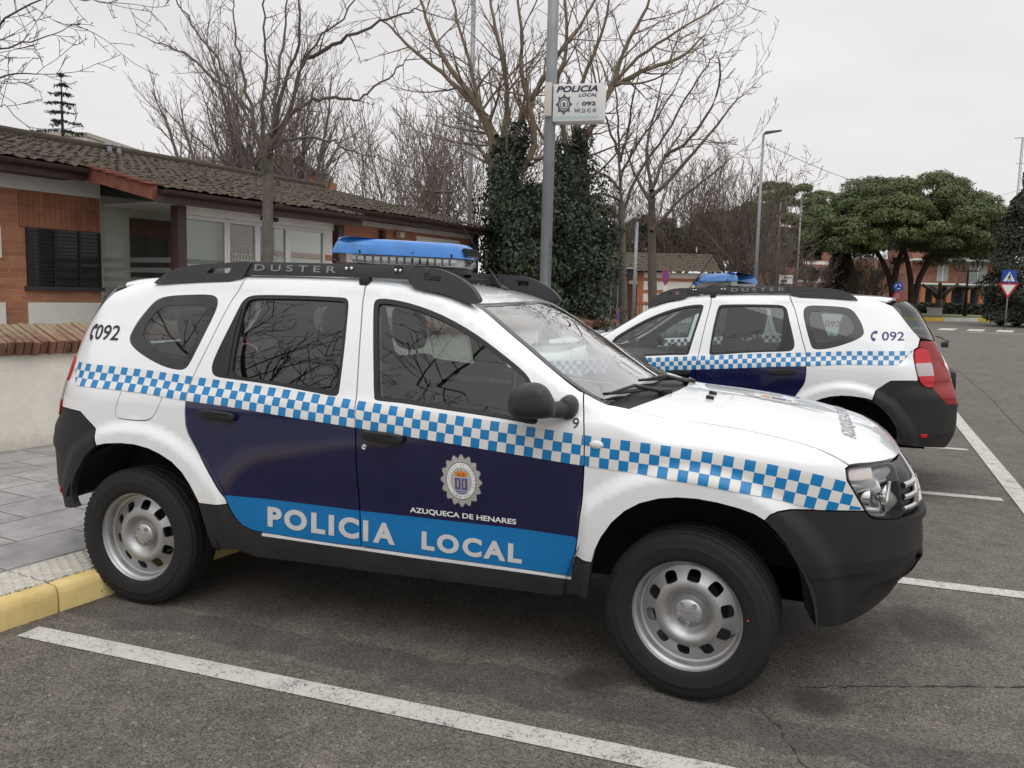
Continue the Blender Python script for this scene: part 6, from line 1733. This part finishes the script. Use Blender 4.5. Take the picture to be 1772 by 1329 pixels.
# conifer over the roof
root = empty('conifer', (-20.8, 18.3, .1)); tag(root, 'small dark spruce top poking over the left end of the roof', 'tree')
rs = np.random.RandomState(6); bm = bmesh.new(); tube(bm, [(0, 0, 0), (0, 0, 8.5)], [.16, .015], 6); to_obj('trunk', bm, BARK2, root)
C_ = []; z = 8.45
while z > 4.2:
    Lb = .10 + (8.5 - z) * .40
    for k in range(7):
        a = rs.uniform(0, 2 * PI); l = Lb * rs.uniform(.6, 1.15); n = int(26 + l * 55); t = rs.uniform(.08, 1, n)
        C_.append(np.stack([math.cos(a) * l * t + rs.normal(0, .03, n), math.sin(a) * l * t + rs.normal(0, .03, n), z - .28 * l * t + .10 * l * t * t - np.abs(rs.normal(0, .035, n)), ], 1))
    z -= .30
leaves('crown', np.concatenate(C_), leaf_mat('spruce_needles', (.010, .018, .014), (.035, .050, .040), .7), root, .055, rs, None, .3)
# ------------------------------------------------------------------ poles, signs, lamps
galv = mat('galvanised_steel', (.25, .26, .27), .50, metal=.35, noise=(4, .15))
grey = mat('lamp_grey', (.10, .105, .11), .5)
sp = empty('sign_pole', (.27, 5.11, .13)); tag(sp, 'tall galvanised pole carrying the police sign box', 'pole')
bm = bmesh.new(); tube(bm, [(0, 0, 0), (0, 0, 7.5)], [.066, .060], 20); lathe(bm, [(.001, .04), (.10, .04), (.11, 0)], 16, 0, 'z'); to_obj('pole_tube', bm, galv, sp)
bm = bmesh.new(); box(bm, (.058, -.02, 2.02), (.03, .05, .05), bevel=.005); to_obj('pole_latch', bm, grey, sp)
# lit-box sign: faces the camera side, local x along the face
bx = empty('police_sign', (.285, 5.085, 3.48), (0, 0, math.radians(6))); tag(bx, 'white police box sign with badge and phone numbers fixed to the pole', 'sign')
bxm = mat('sign_white', (.66, .66, .64), .35, coat=.3)
bm = bmesh.new(); box(bm, (.31, .06, .205), (.56, .22, .40), bevel=.008); to_obj('sign_box', bm, bxm, bx, 40)
bm = bmesh.new(); box(bm, (-.022, -.004, .24), (.075, .16, .36), bevel=.006); to_obj('sign_bracket', bm, mat('bracket_cream', (.55, .52, .47), .5), bx, 40)
F3 = lambda v: (v[0], -.0535, v[1])
def sign_text(body, x0, z0, w, h, m, shear=0, bold=.015):
    v, f = text_fit(body, w, h, bold, shear); 
    me = bpy.data.meshes.new('sign_lettering'); me.from_pydata([(x0 + a, -.0535, z0 + b) for a, b in v], [], f); me.materials.append(m); me.update()
    return link(bpy.data.objects.new('sign_lettering', me), bx)
sd = mat('sign_navy', (.012, .014, .045), .4)
sign_text('POLICIA', .065, .315, .46, .066, sd, .25, .03); sign_text('LOCAL', .315, .262, .205, .036, sd, .25, .02)
sign_text('092', .352, .165, .155, .044, sd, 0, .03); sign_text('949 26 42 40', .270, .092, .245, .046, sd, 0, .0)
bm = bmesh.new(); ph = phone_icon(.305, .186, .040); prism(bm, [tuple(p) for p in ph], lambda u, v, q: (u, -.0535 - q, v), .001); to_obj('phone_symbol', bm, mat('pale_blue_mark', (.35, .5, .62), .4), bx)
cx, cz = .155, .185
st = []
for i in range(8):
    for da, r_ in ((-.5, .80), (-.25, .86), (0, 1.12), (.25, .86)):
        t = 2 * PI * (i + da) / 8 + PI / 2; st.append((cx + .085 * r_ * math.cos(t), cz + .105 * r_ * math.sin(t)))
bm = bmesh.new(); prism(bm, st, lambda u, v, q: (u, -.0535 - q, v), .0008)
def disc(rx, rz, dep, mi):
    prism(bm, [(cx + rx * math.cos(2 * PI * i / 32), cz + rz * math.sin(2 * PI * i / 32)) for i in range(32)], lambda u, v, q: (u, -.0535 - dep - q, v), .0006, mi)
disc(.052, .064, .001, 1); disc(.044, .056, .0018, 2); disc(.034, .044, .0026, 1)
prism(bm, [(cx - .016, cz - .028), (cx + .016, cz - .028), (cx + .016, cz + .012), (cx, cz + .026), (cx - .016, cz + .012)], lambda u, v, q: (u, -.0575 - q, v), .0006, 0)
to_obj('sign_badge', bm, [mat('badge_grey', (.075, .085, .095), .4), bxm, mat('badge_dark', (.03, .035, .045), .4)], bx)
bm = bmesh.new()
for i in range(24):
    for j in range(2):
        if (i + j) % 2: continue
        prism(bm, [(.045 + i * .0205, .030 + j * .016), (.0655 + i * .0205, .030 + j * .016), (.0655 + i * .0205, .046 + j * .016), (.045 + i * .0205, .046 + j * .016)], lambda u, v, q: (u, -.0535 - q, v), .0006)
to_obj('sign_checker', bm, mat('pale_check', (.42, .58, .62), .4), bx)

p2 = empty('pipe_pole', (-4.6, 14.9, .1)); tag(p2, 'tall thin grey pole behind the end of the station with a curved cable pipe', 'pole')
bm = bmesh.new(); tube(bm, [(0, 0, 0), (0, 0, 8.6)], [.062, .055], 10); to_obj('pole_tube', bm, galv, p2)
bm = bmesh.new(); tube(bm, chaikin(np.array([(0, 0, 5.25), (.30, .02, 5.26), (.44, .1, 5.40), (.48, .1, 5.8), (.45, .1, 6.3), (.40, .1, 6.7)]), 3, False), .03, 8); to_obj('cable_pipe', bm, mat('pipe_pale', (.40, .42, .41), .5), p2)

def street_lamp(loc, H, rz, label, arm=.55, r0=.085):
    o = empty('street_lamp', loc, (0, 0, rz)); tag(o, label, 'street lamp', 'street lamps along the far road')
    bm = bmesh.new(); tube(bm, [(0, 0, 0), (0, 0, H * .5), (0, 0, H)], [r0, r0 * .8, r0 * .55], 10); to_obj('post', bm, galv, o)
    bm = bmesh.new(); tube(bm, [(0, 0, H - .02), (.12, 0, H + .02)], .035, 8)
    prism(bm, [(.02, -.02), (.05, .07), (.30, .10), (arm + .12, .13), (arm + .14, .10), (.30, .02), (.06, -.03)], lambda u, v, q: (u, -.13 + q, H + v), .26, 0, .01); to_obj('lamp_head', bm, grey, o, 40)
    return o
LA = street_lamp((1.36, 30.9, float(gz(31))), 7.85, .25, 'nearest grey street lamp holding the overhead cable')
street_lamp((2.88, 51.6, float(gz(51))), 7.65, .15, 'taller of the two far street lamps')
street_lamp((1.68, 51.1, float(gz(51))), 7.1, .15, 'shorter far street lamp left of its neighbour')
street_lamp((3.6, 75, .8), 4.6, .15, 'smallest and farthest street lamp by the brick block', .4)
fl = empty('floodlight_pole', (-1.85, 22.0, .16)); tag(fl, 'short grey pole with two white floodlights', 'street lamp')
bm = bmesh.new(); tube(bm, [(0, 0, 0), (0, 0, 3.75)], [.06, .05], 10); tube(bm, [(-.18, 0, 3.78), (.12, 0, 3.9)], .03, 6); to_obj('post', bm, galv, fl)
for dx, dz, a in ((-.22, 3.85, .5), (-.02, 4.08, .9)):
    bm = bmesh.new(); box(bm, (dx, -.05, dz), (.42, .22, .12), Matrix.Rotation(-a, 3, 'Y'), bevel=.02); to_obj('floodlight', bm, mat('flood_white', (.5, .5, .5), .4), fl, 40)
cr = empty('wooden_cross', (-9.25, 24.0, .2)); tag(cr, 'thin dark wooden cross shaped pole beyond the station roof', 'pole')
bm = bmesh.new(); tube(bm, [(0, 0, 0), (0, 0, 5.7)], .055, 6); tube(bm, [(-.32, -.1, 4.98), (.32, .1, 4.98)], .05, 6); to_obj('cross_beam', bm, mat('weathered_wood', (.09, .075, .06), .9), cr)

redS = mat('sign_red', (.45, .018, .022), .4); bluS = mat('sign_blue', (.012, .06, .34), .4); whiS = mat('sign_face_white', (.68, .68, .68), .4); bakS = mat('sign_back_grey', (.32, .33, .34), .5, metal=.3)
def rsign(name, label, loc, R, zc, faces, rz, group=None, plate=None):
    """round sign facing local -y"""
    o = empty(name, loc, (0, 0, rz)); tag(o, label, 'road sign', group)
    bm = bmesh.new(); tube(bm, [(0, .03, 0), (0, .03, zc + R)], .03, 8); to_obj('post', bm, galv, o)
    for k, (m, s) in enumerate(faces):
        bm = bmesh.new(); prism(bm, [(R * s * math.cos(2 * PI * i / 28), zc + R * s * math.sin(2 * PI * i / 28)) for i in range(28)], lambda u, v, q: (u, -.003 * k - q, v), .006); to_obj('sign_face' if k == 0 else 'sign_inset', bm, m, o)
    return o
n1 = rsign('no_stopping_sign', 'round red and blue no stopping sign turned sideways on its post by the house', (-1.68, 27.3, .22), .30, 2.16, ((redS, 1), (bluS, .80)), math.radians(72))
bm = bmesh.new(); box(bm, (0, -.012, 2.16), (.06, .006, .46), Matrix.Rotation(.8, 3, 'Y')); to_obj('sign_bar', bm, redS, n1)
bm = bmesh.new(); box(bm, (0, -.012, 2.16), (.06, .007, .46), Matrix.Rotation(-.8, 3, 'Y')); to_obj('sign_bar', bm, redS, n1)
bm = bmesh.new(); box(bm, (0, 0, 1.68), (.28, .01, .26)); to_obj('sign_plate', bm, whiS, n1)
n2 = rsign('no_parking_sign', 'low round red and blue sign turned sideways beside the thin tree', (-1.0, 15.8, .13), .20, .99, ((redS, 1), (bluS, .78)), math.radians(70))
r1 = rsign('roundabout_sign', 'round blue roundabout sign above a red ring on one post', (8.9, 53.2, .53), .30, 2.12, ((bluS, 1),), math.radians(8))
for k in range(3):
    a = 2 * PI * k / 3; bm = bmesh.new()
    tube(bm, [(.15 * math.cos(a + t), -.012, 2.12 + .15 * math.sin(a + t)) for t in np.linspace(0, 1.4, 6)], .028, 5); to_obj('arrow', bm, whiS, r1)
bm = bmesh.new(); prism(bm, [(.28 * math.cos(2 * PI * i / 28), 1.52 + .28 * math.sin(2 * PI * i / 28)) for i in range(28)], lambda u, v, q: (u, -q, v), .006); to_obj('red_ring', bm, redS, r1)
bm = bmesh.new(); prism(bm, [(.19 * math.cos(2 * PI * i / 28), 1.52 + .19 * math.sin(2 * PI * i / 28)) for i in range(28)], lambda u, v, q: (u, -.004 - q, v), .006); box(bm, (0, -.012, 1.52), (.30, .006, .05)); to_obj('sign_inset', bm, mat('sign_pink', (.35, .16, .17), .4), r1)
yl = empty('crossing_sign', (13.15, 44.6, .43), (0, 0, math.radians(-8))); tag(yl, 'square blue pedestrian crossing sign over a give way triangle', 'road sign')
bm = bmesh.new(); tube(bm, [(0, .03, 0), (0, .03, 3.0)], .035, 8); to_obj('post', bm, galv, yl)
bm = bmesh.new(); box(bm, (0, 0, 2.68), (.64, .012, .64), bevel=.003); to_obj('crossing_plate', bm, bluS, yl)
bm = bmesh.new(); prism(bm, [(-.26, 2.44), (.26, 2.44), (0, 2.93)], lambda u, v, q: (u, -.008 - q, v), .004); to_obj('white_triangle', bm, whiS, yl)
bm = bmesh.new()
tube(bm, [(-.07, -.016, 2.47), (0, -.016, 2.61), (.08, -.016, 2.48)], .022, 5); tube(bm, [(0, -.016, 2.61), (.015, -.016, 2.74)], .035, 5); tube(bm, [(-.07, -.016, 2.63), (.02, -.016, 2.71), (.09, -.016, 2.62)], .016, 5)
box(bm, (.02, -.016, 2.80), (.06, .01, .06), bevel=.02); to_obj('walker', bm, mat('sign_black', (.01, .01, .01), .5), yl)
bm = bmesh.new(); prism(bm, [(-.45, 2.34), (.45, 2.34), (0, 1.56)], lambda u, v, q: (u, -q, v), .010); to_obj('give_way_rim', bm, redS, yl)
bm = bmesh.new(); prism(bm, [(-.31, 2.26), (.31, 2.26), (0, 1.72)], lambda u, v, q: (u, -.012 - q, v), .004); to_obj('give_way_face', bm, whiS, yl)
yb = empty('give_way_sign', (.15, 48.3, .47), (0, 0, .1)); tag(yb, 'grey back of a give way triangle seen beside the nearest street lamp', 'road sign')
bm = bmesh.new(); tube(bm, [(0, 0, 0), (0, 0, 3.9)], .03, 8); to_obj('post', bm, galv, yb); bm = bmesh.new(); prism(bm, [(-.4, 4.05), (.4, 4.05), (0, 3.35)], lambda u, v, q: (u, -.05 - q, v), .01); to_obj('sign_back', bm, bakS, yb)
bd = empty('notice_board', (2.34, 43.6, .42), (0, 0, .1)); tag(bd, 'small white notice board on posts beyond the second car', 'sign')
bm = bmesh.new(); box(bm, (0, 0, 2.33), (.72, .03, .46)); to_obj('board', bm, whiS, bd); bm = bmesh.new(); box(bm, (-.1, -.02, 2.24), (.34, .01, .12)); box(bm, (.08, -.02, 2.42), (.40, .01, .05)); to_obj('board_print', bm, mat('board_grey', (.12, .12, .14), .5), bd)
bm = bmesh.new(); 
for x in (-.3, .3): tube(bm, [(x, .03, 0), (x, .03, 2.5)], .03, 6)
to_obj('posts', bm, galv, bd)
ol = empty('ornate_lamp', (14.9, 66, .68)); tag(ol, 'black ornate lamp post with a ring of lanterns before the brick flats', 'street lamp')
blk = mat('cast_iron_black', (.015, .015, .016), .5)
bm = bmesh.new(); tube(bm, [(0, 0, 0), (0, 0, 2.2), (0, 0, 4.1)], [.16, .09, .07], 8); lathe(bm, [(.10, 2.0), (.42, 2.3), (.10, 2.35)], 10, 0, 'z')
for k in range(6):
    a = 2 * PI * k / 6; tube(bm, [(0, 0, 3.5), (.7 * math.cos(a), .7 * math.sin(a), 3.45), (.95 * math.cos(a), .95 * math.sin(a), 3.75)], .04, 5)
to_obj('post', bm, blk, ol)
for k in range(6):
    a = 2 * PI * k / 6; bm = bmesh.new(); lathe(bm, [(.08, 3.75), (.19, 4.15), (.22, 4.17), (.02, 4.38)], 6, 0, 'z', (.95 * math.cos(a), .95 * math.sin(a), 0)); to_obj('lantern', bm, mat('lantern_glass', (.16, .17, .18), .3), ol)
wi = bmesh.new()
a, b_ = np.array((1.45, 31.1, 7.75)), np.array((18.0, 65.7, 10.1))
tube(wi, [tuple(a + (b_ - a) * t - np.array((0, 0, 2.6 * 4 * t * (1 - t) * .55))) for t in np.linspace(0, 1, 30)], .012, 4)
o = to_obj('overhead_cable', wi, mat('cable_grey', (.12, .12, .12), .6)); tag(o, 'thin overhead cable sagging from the nearest street lamp to the right', 'cable')

# ------------------------------------------------------------------ other buildings
def building(name, loc, rz, label):
    o = empty(name, loc, (0, 0, rz)); tag(o, label, 'building'); return o
BRK2 = brick_mat('red_brick_far', (.30, .13, .09), (.24, .10, .072), (.24, .16, .12))
# low tile-roofed house behind the second car
h = building('low_house', (-7.9, 37.0, .35), math.radians(14), 'low brick and white house with clay tile roof behind the second police car')
hb = mat('house_brick', (.36, .15, .075), .9, noise=(6, .25)); 
pbox('wall', (3.4, 2.0, 1.25), (7.6, 4, 2.5), WALLW, h)
for z in (.35, .95, 1.55, 2.15): pbox('brick_course', (4.9, -.012, z), (4.6, .03, .16), hb, h)
for x, w in ((-.25, .35), (.9, .3), (2.75, .35), (3.5, .3)): pbox('brick_pier', (x, -.014, 1.25), (w, .034, 2.5), hb, h)
pbox('shop_front', (1.85, -.02, 1.15), (1.45, .05, 2.0), mat('shop_dark', (.02, .022, .022), .15, coat=.3), h)
for x in (1.3, 1.62, 2.05, 2.38): pbox('shop_mullion', (x, -.06, 1.15), (.05, .04, 2.0), mat('mullion_grey', (.16, .18, .18), .5), h)
pbox('shop_sign', (1.75, -.20, 2.40), (2.9, .35, .48), mat('sign_board_black', (.022, .022, .024), .5), h)
pbox('shop_canopy', (1.75, -.22, 2.66), (2.95, .45, .05), mat('canopy_pale', (.4, .38, .36), .5), h)
pbox('door', (3.10, -.02, .95), (.50, .05, 1.9), mat('door_brown', (.06, .022, .016), .6), h)
CLAY = tile_mat('clay_tile', -.30, (.17, .085, .05), (.38, .21, .12))
tiled('roof', -.6, 7.4, -.45, 2.55, 3.2, 3.62, CLAY, h, .42, .26, .012, 3)
# railing in front of the house
rl = empty('railing', (-7.4, 33.6, .30), (0, 0, math.radians(14))); tag(rl, 'dark metal railing in front of the low house', 'railing')
bm = bmesh.new()
for i in range(40): tube(bm, [(i * .15, 0, 0), (i * .15, 0, 1.0)], .012, 4)
for z in (.12, .98): tube(bm, [(0, 0, z), (5.85, 0, z)], .02, 4)
to_obj('bars', bm, blk, rl)
# brick flats behind the pine
f_ = building('brick_flats', (14.0, 90.5, .95), math.radians(12), 'brick flats with white balcony slabs behind the umbrella pine')
pbox('wall', (4.6, 4, 3.6), (9.4, 8, 7.2), BRK2, f_)
for z in (2.75, 5.15): pbox('slab', (4.4, -.65, z), (9.6, 1.4, .16), WALLW, f_); pbox('slab_edge', (4.4, -1.36, z - .14), (9.6, .03, .14), mat('green_edge', (.05, .12, .09), .6), f_)
bm = bmesh.new()
for z in (3.0, 5.4):
    for x in np.arange(3.9, 7.0, .16): tube(bm, [(x, -1.30, z - .2), (x, -1.30, z + .75)], .025, 4)
to_obj('balcony_railing', bm, mat('rail_dark', (.03, .035, .035), .6), f_)
for x, z, w, hh in ((2.9, 3.9, 1.1, 1.7), (6.3, 3.8, 1.7, 1.8), (3.2, 6.3, 1.0, 1.5), (4.6, 6.2, 1.9, 1.8)):
    w_ = pbox('window', (x, -.02, z), (w, .06, hh), mat('blind_pale', (.33, .36, .35), .5), f_); pbox('window_frame', (x, -.055, z), (.10, .03, hh), whiS, w_)
pbox('arcade', (4.8, -.02, 1.25), (7.0, .05, 2.4), mat('arcade_dark', (.030, .030, .034), .6), f_)
for x in (.7, 1.9, 3.2, 5.0, 6.3, 8.0): pbox('pillar', (x, -1.1, 1.25), (.42, .45, 2.5), hb, f_)
pbox('shop_window', (5.6, -.06, 1.2), (2.2, .03, 1.9), mat('shop_blue', (.03, .04, .07), .3), f_)
g_ = building('brick_block', (3.6, 136, 1.5), math.radians(10), 'tall red brick block far off between street lamp and pine')
pbox('wall', (3.0, 4, 6.6), (8, 8, 13.2), BRK2, g_); pbox('wall', (3.4, 4, 13.6), (1.6, 3, 1.4), BRK2, g_)
for z in (3.4, 6.2, 8.9): pbox('white_course', (3.0, -.03, z), (7.9, .06, .5), WALLW, g_)
for x in (1.0, 3.0, 5.0):
    for z in (2.3, 5.1, 8.9): pbox('window', (x, -.08, z), (1.4, .06, .9), mat('window_far', (.06, .065, .07), .3), g_)
k_ = building('tan_block', (-2, 150, 1.6), math.radians(6), 'pale brown brick block behind the bare trees and pines')
pbox('wall', (12, 5, 3.8), (28, 8, 7.6), mat('tan_brick', (.27, .17, .12), .9, noise=(.8, .2)), k_)
for x in range(6): pbox('window', (1 + x * 4.2, .95, 5.0), (1.6, .1, 1.3), mat('window_far'), k_)
w1 = building('white_block', (-30.5, 24, .1), math.radians(14), 'white flat roofed block over the far left end of the roof')
pbox('wall', (1.5, 4, 3.95), (4.4, 7, 7.9), WALLW, w1); pbox('parapet', (1.5, 4, 8.0), (4.6, 7.2, .18), mat('parapet_tan', (.42, .38, .33), .8), w1)
w2 = building('white_block', (-25.5, 28, .1), math.radians(14), 'white flat roofed block behind the bare trees over the roof')
pbox('wall', (3.2, 3, 3.6), (6.4, 6, 7.3), WALLW, w2); pbox('parapet', (3.2, 3, 7.35), (6.6, 6.2, .16), MATS['parapet_tan'], w2)
w3 = building('brick_house', (-15.6, 22, .1), math.radians(12), 'brick gable top showing between the bare trunks over the roof')
pbox('wall', (.95, 1.5, 2.8), (1.9, 2.6, 5.6), hb, w3); pbox('ridge', (.95, .3, 5.64), (2.1, .5, .10), CLAY, w3)
# aerial mast on a roof at the right edge
am = empty('aerial_mast', (17.7, 66, .7)); tag(am, 'thin lattice television mast at the right edge', 'mast')
bm = bmesh.new()
for dx, dy in ((-.12, 0), (.12, 0), (0, .15)): tube(bm, [(dx, dy, 0), (dx * .5, dy * .5, 13.0)], .022, 4)
for z in np.arange(6, 13, .5): tube(bm, [(-.1, 0, z), (.1, 0, z + .25), (-.1, 0, z + .5)], .014, 3)
tube(bm, [(-.5, 0, 13.0), (.6, 0, 13.05)], .03, 4); tube(bm, [(-.3, 0, 11.2), (.4, 0, 11.2)], .02, 4); to_obj('lattice', bm, galv, am)

# ------------------------------------------------------------------ roundabout verge
gr, nt, b, v = start('winter_grass')
nt.links.new(ramp(nt, noise(nt, v, 1.3, 6, .65), .3, (.075, .085, .026), .7, (.15, .15, .055)), b.inputs['Base Color']); b.inputs['Roughness'].default_value = .95
bm = bmesh.new(); P = [(6.2, 53.2), (10.63, 54.2), (17.5, 59.6), (40, 75), (40, 95), (0, 95), (0, 60)]
vs = [bm.verts.new((x, y, float(gz(y)) + .12)) for x, y in P]; bm.faces.new(vs); o = to_obj('grass', bm, gr); o['kind'] = 'structure'
kw = mat('kerb_white', (.55, .54, .51), .8, noise=(3, .15)); ky = mat('kerb_yellow', (.60, .40, .05), .8, noise=(3, .15))
pts = resample(np.array([(6.2, 53.0), (10.63, 54.0), (17.5, 59.4), (30, 68)]), 1.55, False)
for i in range(len(pts) - 1):
    a, c = pts[i], pts[i + 1]; d = c - a; L_ = np.linalg.norm(d); bm = bmesh.new(); box(bm, (0, 0, .11), (L_ - .02, .22, .24), bevel=.02)
    o = to_obj('kerb_stone', bm, ky if (i // 2) % 2 else kw); o.location = ((a[0] + c[0]) / 2, (a[1] + c[1]) / 2, float(gz((a[1] + c[1]) / 2))); o.rotation_euler = (0, 0, math.atan2(d[1], d[0])); o['kind'] = 'structure'
rs = np.random.RandomState(12); hd = empty('hedge', (12, 72, .75)); tag(hd, 'low dark clipped hedge along the brick flats', 'hedge')
n = 9000; leaves('foliage', np.stack([rs.uniform(-2, 12, n), rs.uniform(-.5, .5, n) + .4 * rs.uniform(-1, 1, n), rs.uniform(.05, 1.0, n)], 1), CYPM, hd, .11, rs)
bm = bmesh.new(); box(bm, (5, 0, .42), (13.8, .7, .8)); to_obj('stems', bm, mat('hedge_core', (.010, .013, .007), .95), hd)
bn = bmesh.new(); box(bn, (12.9, 66.4, 1.0), (.95, .5, .62), bevel=.03); box(bn, (12.9, 66.4, 1.33), (1.05, .6, .06), bevel=.01); o = to_obj('stone_block', bn, kw); tag(o, 'pale stone block on the grass before the hedge', 'block')
# pollarded stump tree before the flats
pl = empty('pollard_tree', (13.4, 68, .7)); tag(pl, 'pollarded brown stump tree before the brick flats', 'tree')
bm = bmesh.new(); tube(bm, [(0, 0, 0), (0, 0, 1.4)], [.32, .26], 8)
for a in (0.2, 1.9, 3.1, 4.6): tube(bm, [(0, 0, 1.3), (.7 * math.cos(a), .5 * math.sin(a), 2.1), (1.3 * math.cos(a), .7 * math.sin(a), 2.4 + .2 * math.sin(3 * a))], [.20, .15, .13], 7)
to_obj('trunk', bm, MATS['pine_bark'], pl)

# ------------------------------------------------------------------ parked silver car cut by the right edge: small in view
pc = empty('parked_car', (15.6, 50.4, .50), (0, 0, math.radians(200))); tag(pc, 'silver hatchback parked at the far right edge', 'car')
silv = mat('silver_paint', (.42, .43, .44), .3, metal=.3, coat=.6)
prof = chaikin([(-2.0, .32), (-2.05, .75), (-1.9, .95), (-1.35, 1.42), (-.2, 1.48), (.75, .98), (1.75, .86), (2.0, .62), (1.98, .32)], 2)
bm = bmesh.new(); prism(bm, [tuple(p) for p in prof], lambda u, v, q: (u, -.82 + q, v), 1.64, 0, .06); to_obj('body', bm, silv, pc, 40)
for sg in (-1, 1):
    bm = bmesh.new(); prism(bm, [(-1.55, .95), (-1.2, 1.36), (-.25, 1.40), (.5, .98)], lambda u, v, q: (u, sg * .825 + q, v), .006 * sg); to_obj('window', bm, frit, pc)
    for x in (-1.25, 1.25):
        bm = bmesh.new(); lathe(bm, [(.001, -.1), (.20, -.1), (.30, -.09), (.31, 0), (.30, .09), (.001, .1)], 24, 0, 'y', (x, sg * .76, .31)); to_obj('wheel', bm, tyrem, pc)
for y in (-.6, .6):
    bm = bmesh.new(); box(bm, (1.93, y, .68), (.12, .36, .14), bevel=.03); to_obj('headlight', bm, whl, pc)
bm = bmesh.new(); prism(bm, [(-.66, -.7), (-.66, .7), (-.2, .62), (-.2, -.62)], lambda u, v, q: (.1 - u * 1.1, v, 1.45 + u * .5 + q * .01 + .12), .01); to_obj('windscreen', bm, frit, pc)

# ------------------------------------------------------------------ the three patrol cars
CAR = make_car()
tag(CAR, 'white and navy police car with number 9, nearest to the camera', 'police car', 'police cars parked in the bays')
def recolour(o, old, new):
    for s in o.material_slots:
        if s.material == old: s.link = 'OBJECT'; s.material = new
    for c in o.children: recolour(c, old, new)
CAR2 = copy_tree(CAR); CAR2.location = (3.52, 4.01, .015); CAR2.rotation_euler = (0, math.radians(1.3), 3.05); CAR2['label'] = 'second police car facing away with red tailgate and violet 092'
recolour(CAR2, blktxt, purtxt)
for c in CAR2.children:
    if c.name.startswith('bonnet'): pass
CAR3 = copy_tree(CAR); CAR3.location = (3.15, 6.85, .03); CAR3.rotation_euler = (0, math.radians(1.0), math.radians(176)); CAR3['label'] = 'third police car with dark checks, seen only through the second car windows'
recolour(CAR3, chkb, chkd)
# ------------------------------------------------------------------ camera
cam = bpy.data.cameras.new('camera'); cam.sensor_width = 36; cam.lens = 1440 / 1772 * 36; cam.clip_end = 3000; cam.clip_start = .05
co = bpy.data.objects.new('camera', cam); COL.objects.link(co)
yaw, pit, rol = math.radians(108.7), math.radians(-6.13), math.radians(1.42)
fw = Vector((math.cos(pit) * math.cos(yaw), math.cos(pit) * math.sin(yaw), math.sin(pit))); rt = Vector((math.sin(yaw), -math.cos(yaw), 0)); up = rt.cross(fw)
r2 = rt * math.cos(rol) + up * math.sin(rol); u2 = -rt * math.sin(rol) + up * math.cos(rol)
co.matrix_world = Matrix(((r2.x, u2.x, -fw.x, 3.002), (r2.y, u2.y, -fw.y, -4.056), (r2.z, u2.z, -fw.z, 1.568), (0, 0, 0, 1)))
sc.camera = co

# ------------------------------------------------------------------ light: overcast sky
w = bpy.data.worlds.new('World'); sc.world = w; w.use_nodes = True
nt = w.node_tree; bg = nt.nodes['Background']
sky = nt.nodes.new('ShaderNodeTexSky'); sky.sky_type = 'NISHITA'; sky.sun_disc = False
SUN_EL, SUN_AZ = math.radians(62), math.radians(-62)        # direction the light comes from, azimuth from +x
sky.sun_elevation = SUN_EL; sky.sun_rotation = PI / 2 - SUN_AZ; sky.air_density = 1; sky.dust_density = 4
tc = nt.nodes.new('ShaderNodeTexCoord'); sp_ = nt.nodes.new('ShaderNodeSeparateXYZ')
nt.links.new(tc.outputs['Generated'], sp_.inputs[0])
rp = nt.nodes.new('ShaderNodeValToRGB'); cr = rp.color_ramp
cr.elements[0].position = 0; cr.elements[0].color = (.70, .682, .668, 1)
cr.elements[1].position = 1; cr.elements[1].color = (1.0, 1.0, 1.02, 1)
e = cr.elements.new(.10); e.color = (.675, .656, .652, 1)
e = cr.elements.new(.30); e.color = (.645, .630, .635, 1)
e = cr.elements.new(.60); e.color = (.92, .91, .92, 1)
nz = nt.nodes.new('ShaderNodeTexNoise'); nz.inputs['Scale'].default_value = 2.2; nz.inputs['Detail'].default_value = 4; nz.inputs['Roughness'].default_value = .5
mp = nt.nodes.new('ShaderNodeMapping'); mp.inputs['Scale'].default_value = (1, 1, 2.6)
nt.links.new(tc.outputs['Generated'], mp.inputs[0]); nt.links.new(mp.outputs[0], nz.inputs['Vector'])
nr = nt.nodes.new('ShaderNodeMapRange'); nr.inputs[1].default_value = .3; nr.inputs[2].default_value = .7; nr.inputs[3].default_value = .88; nr.inputs[4].default_value = 1.09
nt.links.new(nz.outputs['Fac'], nr.inputs[0])
nt.links.new(sp_.outputs['Z'], rp.inputs['Fac'])
m1 = nt.nodes.new('ShaderNodeMix'); m1.data_type = 'RGBA'; m1.blend_type = 'MULTIPLY'; m1.inputs[0].default_value = 1
nt.links.new(rp.outputs['Color'], m1.inputs[6]); nt.links.new(nr.outputs[0], m1.inputs[7])
sc10 = nt.nodes.new('ShaderNodeVectorMath'); sc10.operation = 'SCALE'; sc10.inputs['Scale'].default_value = 11.5
nt.links.new(m1.outputs[2], sc10.inputs[0])
m2 = nt.nodes.new('ShaderNodeMix'); m2.data_type = 'RGBA'; m2.inputs[0].default_value = .94
nt.links.new(sky.outputs[0], m2.inputs[6]); nt.links.new(sc10.outputs[0], m2.inputs[7])
nt.links.new(m2.outputs[2], bg.inputs['Color']); bg.inputs['Strength'].default_value = .10
sl = bpy.data.lights.new('sun', 'SUN'); sl.energy = 1.0; sl.angle = math.radians(60); sl.color = (1, .98, .95)
so = bpy.data.objects.new('sun', sl); COL.objects.link(so)
d = Vector((math.cos(SUN_EL) * math.cos(SUN_AZ), math.cos(SUN_EL) * math.sin(SUN_AZ), math.sin(SUN_EL)))
so.rotation_euler = d.to_track_quat('Z', 'Y').to_euler(); so.location = d * 50

sc.view_settings.view_transform = 'Standard'; sc.view_settings.look = 'None'; sc.view_settings.gamma = 1; sc.view_settings.exposure = .22
sc.cycles.max_bounces = 8; sc.cycles.transparent_max_bounces = 24; sc.cycles.glossy_bounces = 4
